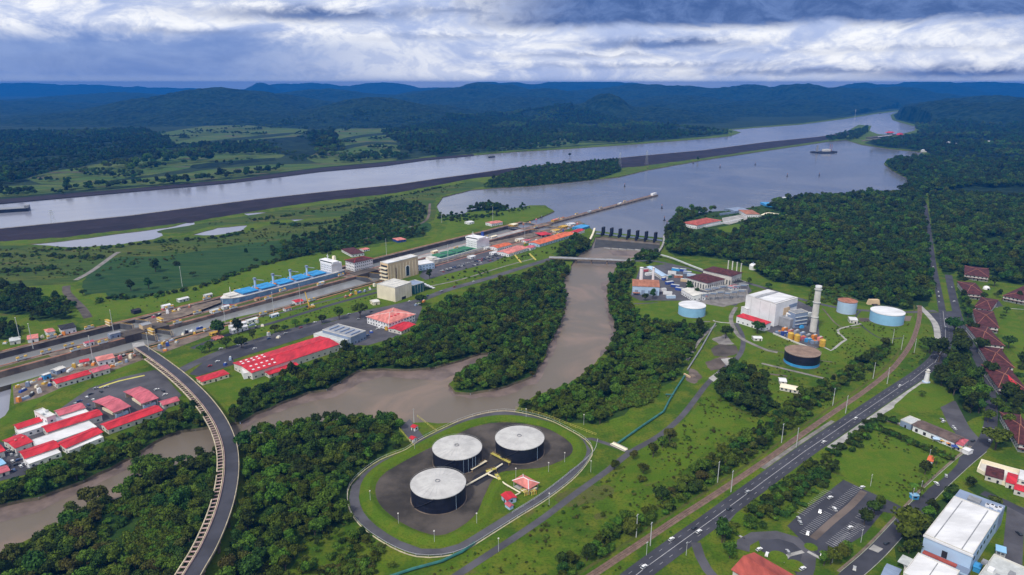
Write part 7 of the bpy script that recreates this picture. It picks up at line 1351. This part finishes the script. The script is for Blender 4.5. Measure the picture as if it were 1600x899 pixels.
for mp, n in (([(640, 905), (760, 850), (920, 745), (1010, 690), (1080, 630), (1200, 540), (1430, 480), (1470, 560), (1300, 690), (1120, 812), (980, 905)], 5200), ([(1330, 740), (1420, 785), (1500, 712), (1380, 668)], 350), ([(90, 470), (330, 445), (560, 385), (560, 405), (340, 470), (150, 505)], 700), ([(340, 510), (590, 452), (600, 470), (420, 520), (310, 550)], 500), ([(0, 390), (300, 375), (660, 325), (660, 350), (300, 402), (0, 450)], 2600), ([(250, 360), (600, 308), (735, 285), (690, 306), (440, 345)], 1200), ([(670, 440), (915, 358), (890, 385), (700, 450)], 400), ([(560, 760), (680, 845), (760, 800), (900, 740), (920, 700), (850, 655), (700, 675)], 260)):
    wp = [(p.x, p.y) for p in PP(mp)]; X = RNG.uniform(min(p[0] for p in wp), max(p[0] for p in wp), n * 2); Y = RNG.uniform(min(p[1] for p in wp), max(p[1] for p in wp), n * 2)
    k = inpoly(X, Y, wp) & (vnoise(X / 22, Y / 22, 78) + .35 * RNG.random(len(X)) > .62); far = Y.mean() > 900
    for x, y in zip(X[k], Y[k]): SHRUBS.append((x, y, RNG.uniform(.10, .30) * (2.2 if far else 1), ('leaf', 'leaf_light', 'leaf_olive')[RNG.integers(3)], 96))
scrub = [[(p.x, p.y) for p in PP(q, 3)] for q in ([(990, 545), (1045, 520), (1080, 535), (1055, 565), (1000, 572)], [(985, 595), (1032, 592), (1020, 628), (955, 650), (900, 655), (935, 640), (970, 612)], [(150, 800), (210, 785), (265, 805), (285, 840), (260, 870), (190, 865), (150, 845)], [(1280, 448), (1335, 442), (1345, 462), (1300, 478), (1265, 478)], [(1530, 375), (1565, 366), (1575, 376), (1545, 390)])]
court = [(p.x, p.y) for p in PP([(1062, 352), (1075, 344), (1120, 330), (1160, 320), (1190, 322), (1225, 334), (1222, 344), (1190, 345), (1165, 356), (1150, 368), (1120, 370), (1088, 372), (1068, 364)])]
X = np.array([t[0] for t in TREES]); Y = np.array([t[1] for t in TREES]); bad = inpoly(X, Y, court)
for q in scrub: bad |= inpoly(X, Y, q)
TREES = [t for t, b in zip(TREES, bad) if not b or t[4] < 0]
inner = [t for t in SHRUBS if t[4] == 96]
own = [t for t in TREES if t[4] < 0]; TREES = own + clear_of([t for t in TREES if t[4] >= 0]); SHRUBS = clear_of(SHRUBS)
ANCH = [((-60, 860), 'at the far left water edge'), ((60, 830), 'near lower bank'), ((120, 880), 'at the bottom left corner'), ((200, 880), 'at the bottom edge'), ((250, 870), 'at the lower bridge'), ((200, 760), 'on the river bend point'), ((290, 730), 'at the upper bridge'), ((300, 810), 'at the middle bridge'), ((180, 820), 'in the middle'), ((390, 870), 'at the bridge foot'), ((400, 740), 'at the bridge side'), ((410, 680), 'by the river end'), ((500, 655), 'on the river bank'), ((590, 655), 'on the red shed side'), ((560, 720), 'by the upper kerb'), ((530, 790), 'by the lower kerb'), ((470, 760), 'in the middle'), ((450, 840), 'in the lower part'), ((900, 880), 'at the bottom edge'), ((1000, 810), 'beside the lower poles'), ((1120, 730), 'beside the middle poles'), ((1300, 600), 'beside the upper poles')]
def tree_label(x, y, s, tn, k, zi):
    px, py, sc = Q(x, y, 4); size = 'small' if s < .75 else 'medium' if s < 1.05 else 'large'
    if zi >= 0:
        a = min(ANCH, key=lambda a: (a[0][0] - px) ** 2 + (a[0][1] - py) ** 2); place_ = Z[zi][0]
        d = math.hypot(a[0][0] - px, a[0][1] - py)
        return f'{size} {TW[tn]} tree ' + (a[1] + ' of ' + {0: 'wood left of curved bridge', 1: 'wood before tank yard', 7: 'the railway tree belt'}[zi] if d < 70 and zi in (0, 1, 7) else place_)
    return None
SPOT_LAB = ['largest dark tree between lock road and bridge', 'dark round tree right of the largest one by lock road', 'tree below the pair of dark lock road trees', 'dark tree above the left end of skylight hall', 'small tree nearest the bridge start', 'small tree in the roadside row right of pair', 'smallest tree by the bridge start', 'bushy tree beside the grey hall', 'tree between grey hall and salmon roofed building', 'slim dark tree left of the grey hall', 'first roadside tree above skylight hall', 'second roadside tree above skylight hall', 'third roadside tree above skylight hall', 'fourth roadside tree above skylight hall', 'lone round tree at the reed edge, left', 'lone round tree at the reed edge, right', 'big dark tree standing in the reeds', 'small tree by the gravel path in reeds', 'small dark tree at the car park corner by visitor centre', 'dark tree at right foot of the cream block', 'round dark tree beside the dirt road below power station', 'round dark tree before the red roofed switch house', 'bright round tree on the corner of side roads', 'big bright round tree left of the store', 'bright tree at lower right of car park, third', 'bright tree at lower right of car park, second', 'bright tree at lower right of car park, lowest', 'bright tree at lower right of car park, topmost', 'bright small tree by tree belt pole', 'bright yellowish tree at the pole in tree belt', 'dark tall tree at the highway crossing', 'tree left of the red hall', 'dark tree on lawn near the red roofed hut', 'dark tree at right edge of car park, middle', 'dark tree at right edge of car park, lower', 'tree at right edge of car park, upper', 'olive tree beside the service road', 'small tree below the service road bend', 'small tree on the meadow right of foot bridge', 'tiny tree at service road edge', 'round tree just below the service road', 'olive shrubby tree near the foot bridge', 'dark tree behind the turbine hall', 'small tree at the substation back', 'dark tree before the old power house', 'small dark tree at the white warehouse', 'dark tree below the engine house, right', 'dark tree below the engine house, left', 'tree at the forest edge beside pylon', 'tiny tree by the market lawn path', 'bush like tree at the market lawn corner', 'tree on the verge of garden road', 'lone dark tree on far canal bank', 'lone dark tree at the dam foot in lake', 'tree at the tip of river bend, upper', 'dark tree at the tip of river bend, lower', 'tree behind the tip of river bend', 'brownish tree by the lower river, left', 'brownish tree by the lower river, right', 'brownish tree by the lower river, lowest', 'garden tree beside the farthest maroon house', 'dark garden tree behind the white half dome', 'garden tree left of third maroon house', 'garden tree left of fourth maroon house', 'garden tree left of fifth maroon house', 'small lawn tree right of the fourth maroon house', 'big dark garden tree left of sixth maroon house', 'dark tree between fifth and sixth maroon houses', 'dark tree behind the red patched house', 'big dark tree below the red patched house', 'dark tree right of the one below red patched house', 'dark tree left of the red patched house', 'green tree beside the garden road bend', 'bright garden tree left of the edge house', 'garden tree below the bright one by edge house', 'dark tree at the wide forest edge house', 'dark tree between second and third maroon houses', 'huge dark tree over the garden road, upper', 'huge dark tree over the garden road, middle', 'dark tree over the garden road, lower', 'large mid tree above the paved yard', 'large tree above the one over the paved yard', 'dark tree on the verge between the two upper roads', 'dark spreading tree over the highway bend, left', 'dark spreading tree over the highway bend, right']
info = []
for i, t in enumerate(TREES):
    px, py, sc = Q(t[0], t[1], 5)
    vis = -10 < px < 1610 and 0 < py < 905
    info.append((t[2] * sc * (1 if vis else 0) + (100 if t[4] < 0 else 0), i))
info.sort(reverse=True); single = set(i for _, i in info[:300])
SRC = {}
def one_tree(t, k, lab, grp):
    r = thing('tree', lab, 'tree', (t[0], t[1], 0), random.uniform(0, 6.28), grp); r.scale = (t[2], t[2], t[2] * random.uniform(.85, 1.15))
    link('trunk', TRUNKS[k % 3], r); SRC.setdefault((t[3], k), link('crown', CROWN[(t[3], k)], r)); return r
FREE = []
spot_xy = {(round(P(x, y).x, 2), round(P(x, y).y, 2)): i for i, (x, y, s, tn) in enumerate(SPOTS)}
for i in sorted(single):
    t = TREES[i]; k = random.randrange(4)
    if t[4] < 0: one_tree(t, k, TW[t[3]] + ' ' + SPOT_LAB[spot_xy[(round(t[0], 2), round(t[1], 2))]], 'single trees standing apart')
    else: one_tree(t, k, tree_label(t[0], t[1], t[2], t[3], k, t[4]), 'trees ' + Z[t[4]][0])
# palms
def palm(lab, px, py, h):
    t = thing('palm_tree', lab, 'palm', P(px, py), 0, 'palms on the lawns'); MB().tube([(0, 0, 0), (.2, 0, h * .5), (.1, .2, h)], [.28, .2, .16], 6).build('trunk', 'trunk', t); mb = MB()
    for k in range(11):
        a = 2 * PI * k / 11 + random.random() * .3; d = Vector((math.cos(a), math.sin(a), 0)); n = Vector((-d.y, d.x, 0)); v = []
        for q, (r, z, w) in enumerate(((0, 0, .2), (1.2, .7, .5), (2.5, .3, .45), (3.4, -.9, .1))): p = Vector((.1, .2, h + z)) + d * r; v += [p - n * w, p + n * w]
        mb.vf(v, [(0, 1, 3, 2), (2, 3, 5, 4), (4, 5, 7, 6)])
    mb.build('crown', 'leaf', t)
for a in ((1424, 778, 9, 'palm behind the blue kiosk'), (1440, 764, 8, 'palm on lawn beside the dark lawn tree'), (1131, 850, 10, 'tall palm at the highway crossing'), (1436, 790 - 8, 8, 'palm right of the blue kiosk'), (1462, 728, 6, 'palm right of the red roofed lawn hut')): palm(a[3], *a[:3])
# the rest of the woods: one object per kind of growth, instanced
def scatter(name, items, meshes, label):
    n = len(items); me = bpy.data.meshes.new(name); me.from_pydata([(t[0], t[1], t[5] if len(t) > 5 else 0.0) for t in items], [], [])
    sc = me.attributes.new('sc', 'FLOAT_VECTOR', 'POINT'); rz = me.attributes.new('rz', 'FLOAT', 'POINT'); ix = me.attributes.new('ix', 'INT', 'POINT')
    sc, rz, ix = me.attributes['sc'], me.attributes['rz'], me.attributes['ix']
    h = RNG.uniform(.8, 1.2, n); sc.data.foreach_set('vector', np.array([(t[2], t[2], t[2] * h[i]) for i, t in enumerate(items)], np.float32).ravel())
    rz.data.foreach_set('value', RNG.uniform(0, 6.283, n).astype(np.float32)); keys = list(meshes); var = {}
    for i, kx in enumerate(keys): var.setdefault(kx[0] if isinstance(kx, tuple) else kx, []).append(i)
    ix.data.foreach_set('value', np.array([var[t[3]][RNG.integers(len(var[t[3]]))] for t in items], np.int32))
    ob = link(name, me); ob['kind'] = 'stuff'; ob['label'] = label
    ng = bpy.data.node_groups.new(name, 'GeometryNodeTree'); ng.interface.new_socket('Geometry', in_out='INPUT', socket_type='NodeSocketGeometry'); ng.interface.new_socket('Geometry', in_out='OUTPUT', socket_type='NodeSocketGeometry')
    gi = ng.nodes.new('NodeGroupInput'); go = ng.nodes.new('NodeGroupOutput'); jn = ng.nodes.new('GeometryNodeJoinGeometry')
    def attr(nm, ty): a = ng.nodes.new('GeometryNodeInputNamedAttribute'); a.data_type = ty; a.inputs[0].default_value = nm; return a.outputs[0]
    aS, aR, aI = attr('sc', 'FLOAT_VECTOR'), attr('rz', 'FLOAT'), attr('ix', 'INT'); cx = ng.nodes.new('ShaderNodeCombineXYZ'); ng.links.new(aR, cx.inputs[2])
    for i, kx in enumerate(keys):
        src = SRC[kx]      # a crown that stands in the scene
        oi = ng.nodes.new('GeometryNodeObjectInfo'); oi.inputs['Object'].default_value = src; oi.inputs['As Instance'].default_value = False
        cp = ng.nodes.new('FunctionNodeCompare'); cp.data_type = 'INT'; cp.operation = 'EQUAL'; ng.links.new(aI, cp.inputs[2]); cp.inputs[3].default_value = i
        ip = ng.nodes.new('GeometryNodeInstanceOnPoints'); ng.links.new(gi.outputs[0], ip.inputs[0]); ng.links.new(cp.outputs[0], ip.inputs['Selection']); ng.links.new(oi.outputs['Geometry'], ip.inputs['Instance']); ng.links.new(cx.outputs[0], ip.inputs['Rotation']); ng.links.new(aS, ip.inputs['Scale']); ng.links.new(ip.outputs[0], jn.inputs[0])
    ng.links.new(jn.outputs[0], go.inputs[0]); md = ob.modifiers.new('scatter', 'NODES'); md.node_group = ng; return ob
rest = [t for i, t in enumerate(TREES) if i not in single]
CROWN = {k: m for k, m in CROWN.items() if k in SRC}
for tn, px, py, sz, lab in (('leaf', 1236, 800, 1.0, 'mid green round bush at the left edge of right car park'), ('leaf_dark', 1226, 806, .9, 'dark green bush at the left edge of right car park'), ('leaf_light', 1002, 752, .9, 'bright green bush on the meadow below service road'), ('leaf_olive', 1052, 700, .9, 'olive green bush beside the service road')):
    p = P(px, py); r = thing('shrub', lab, 'bush', p, 1.0); r.scale = (sz, sz, sz); SRC[tn] = link('crown', BUSH[tn], r)
    MB().tube([(0, 0, -.3), (0, 0, 1.6)], .15, 5).build('stem', 'trunk', r)
scatter('forest', rest, CROWN, 'dense green woods filling the land between the river, railway and lake')
scatter('undergrowth', SHRUBS, BUSH, 'low green bushes between and around the woods')
# far woods: bigger clumps, up to the hills
FAR = [([(40, 292), (60, 272), (220, 212), (330, 194), (460, 190), (690, 190), (640, 246), (500, 258), (300, 282), (100, 302)], 70), ([(-60, 215), (0, 205), (120, 205), (220, 200), (262, 216), (278, 232), (420, 228), (440, 236), (395, 240), (210, 243), (110, 262), (50, 276), (0, 290), (-60, 296)], 22), ([(595, 206), (700, 190), (780, 180), (900, 184), (1000, 192), (1100, 202), (1148, 207), (1100, 212), (1000, 221), (900, 226), (800, 236), (700, 240), (640, 240), (620, 222)], 24), ([(1416, 196), (1442, 206), (1405, 216), (1356, 226), (1440, 236), (1470, 244), (1750, 248), (1700, 205), (1560, 200), (1480, 196)], 26),
       ([(150, 258), (300, 244), (340, 250), (200, 268)], 34), ([(480, 212), (520, 206), (540, 240), (500, 246)], 34), ([(520, 246), (620, 236), (640, 244), (560, 252)], 22), ([(100, 292), (300, 280), (440, 262), (440, 266), (300, 284), (100, 297)], 24), ([(0, 298), (60, 292), (60, 302), (0, 305)], 18), ([(300, 228), (420, 222), (420, 232), (330, 236)], 26), ([(1290, 214), (1330, 205), (1356, 198), (1356, 206), (1340, 216), (1300, 222)], 16), ([(890, 216), (960, 208), (1010, 214), (980, 220), (900, 225)], 26)]
FT = []
for px, sp in FAR:
    wp = [(p.x, p.y) for p in PP(px, 6)]; xs = [p[0] for p in wp]; ys = [p[1] for p in wp]; n = int(min(16000, (14 if sp == 70 else 1) * (max(xs) - min(xs)) * (max(ys) - min(ys)) / (sp * sp * .8)))
    X = RNG.uniform(min(xs), max(xs), n); Y = RNG.uniform(min(ys), max(ys), n); k = inpoly(X, Y, wp); X, Y = X[k], Y[k]; lone = sp == 70; sp = 15 if lone else sp; zz = np.maximum(0, hill_z(X, Y)); g = vnoise(X / (90 if lone else 120), Y / (55 if lone else 120), 91) > (.77 if lone else .22); nz_ = vnoise(X / 200, Y / 200, 92)
    for x, y, z, a, b in zip(X, Y, zz, g, nz_):
        if a: FT.append((x, y, sp / 9 * RNG.uniform(.7, 1.3) * .72, 'leaf_dark' if b < .72 else 'leaf', 0, float(z)))
FT = clear_of(FT)
scatter('far_forest', FT, CROWN, 'dark far woods on the plain and slopes before the hills')
# ================================================================== THE AIR
hz = MB().box((0, 8500, 135), (40000, 19000, 292)).build('haze', None); hz['kind'] = 'stuff'; hz['label'] = 'blue haze that fades the far hills'; hz.location.z = 0.0
hm = bpy.data.materials.new('haze'); hm.use_nodes = True; t = NT(hm.node_tree); pv = t.add('ShaderNodeVolumePrincipled'); pv.inputs['Color'].default_value = c4(HAZE_COL); pv.inputs['Density'].default_value = HAZE_DENS; pv.inputs['Anisotropy'].default_value = 0.0
o = t.add('ShaderNodeOutputMaterial'); t.l.new(pv.outputs[0], o.inputs['Volume']); hz.data.materials.append(hm)
print('TREES', len(TREES), 'SHRUBS', len(SHRUBS), 'FAR', len(FT))
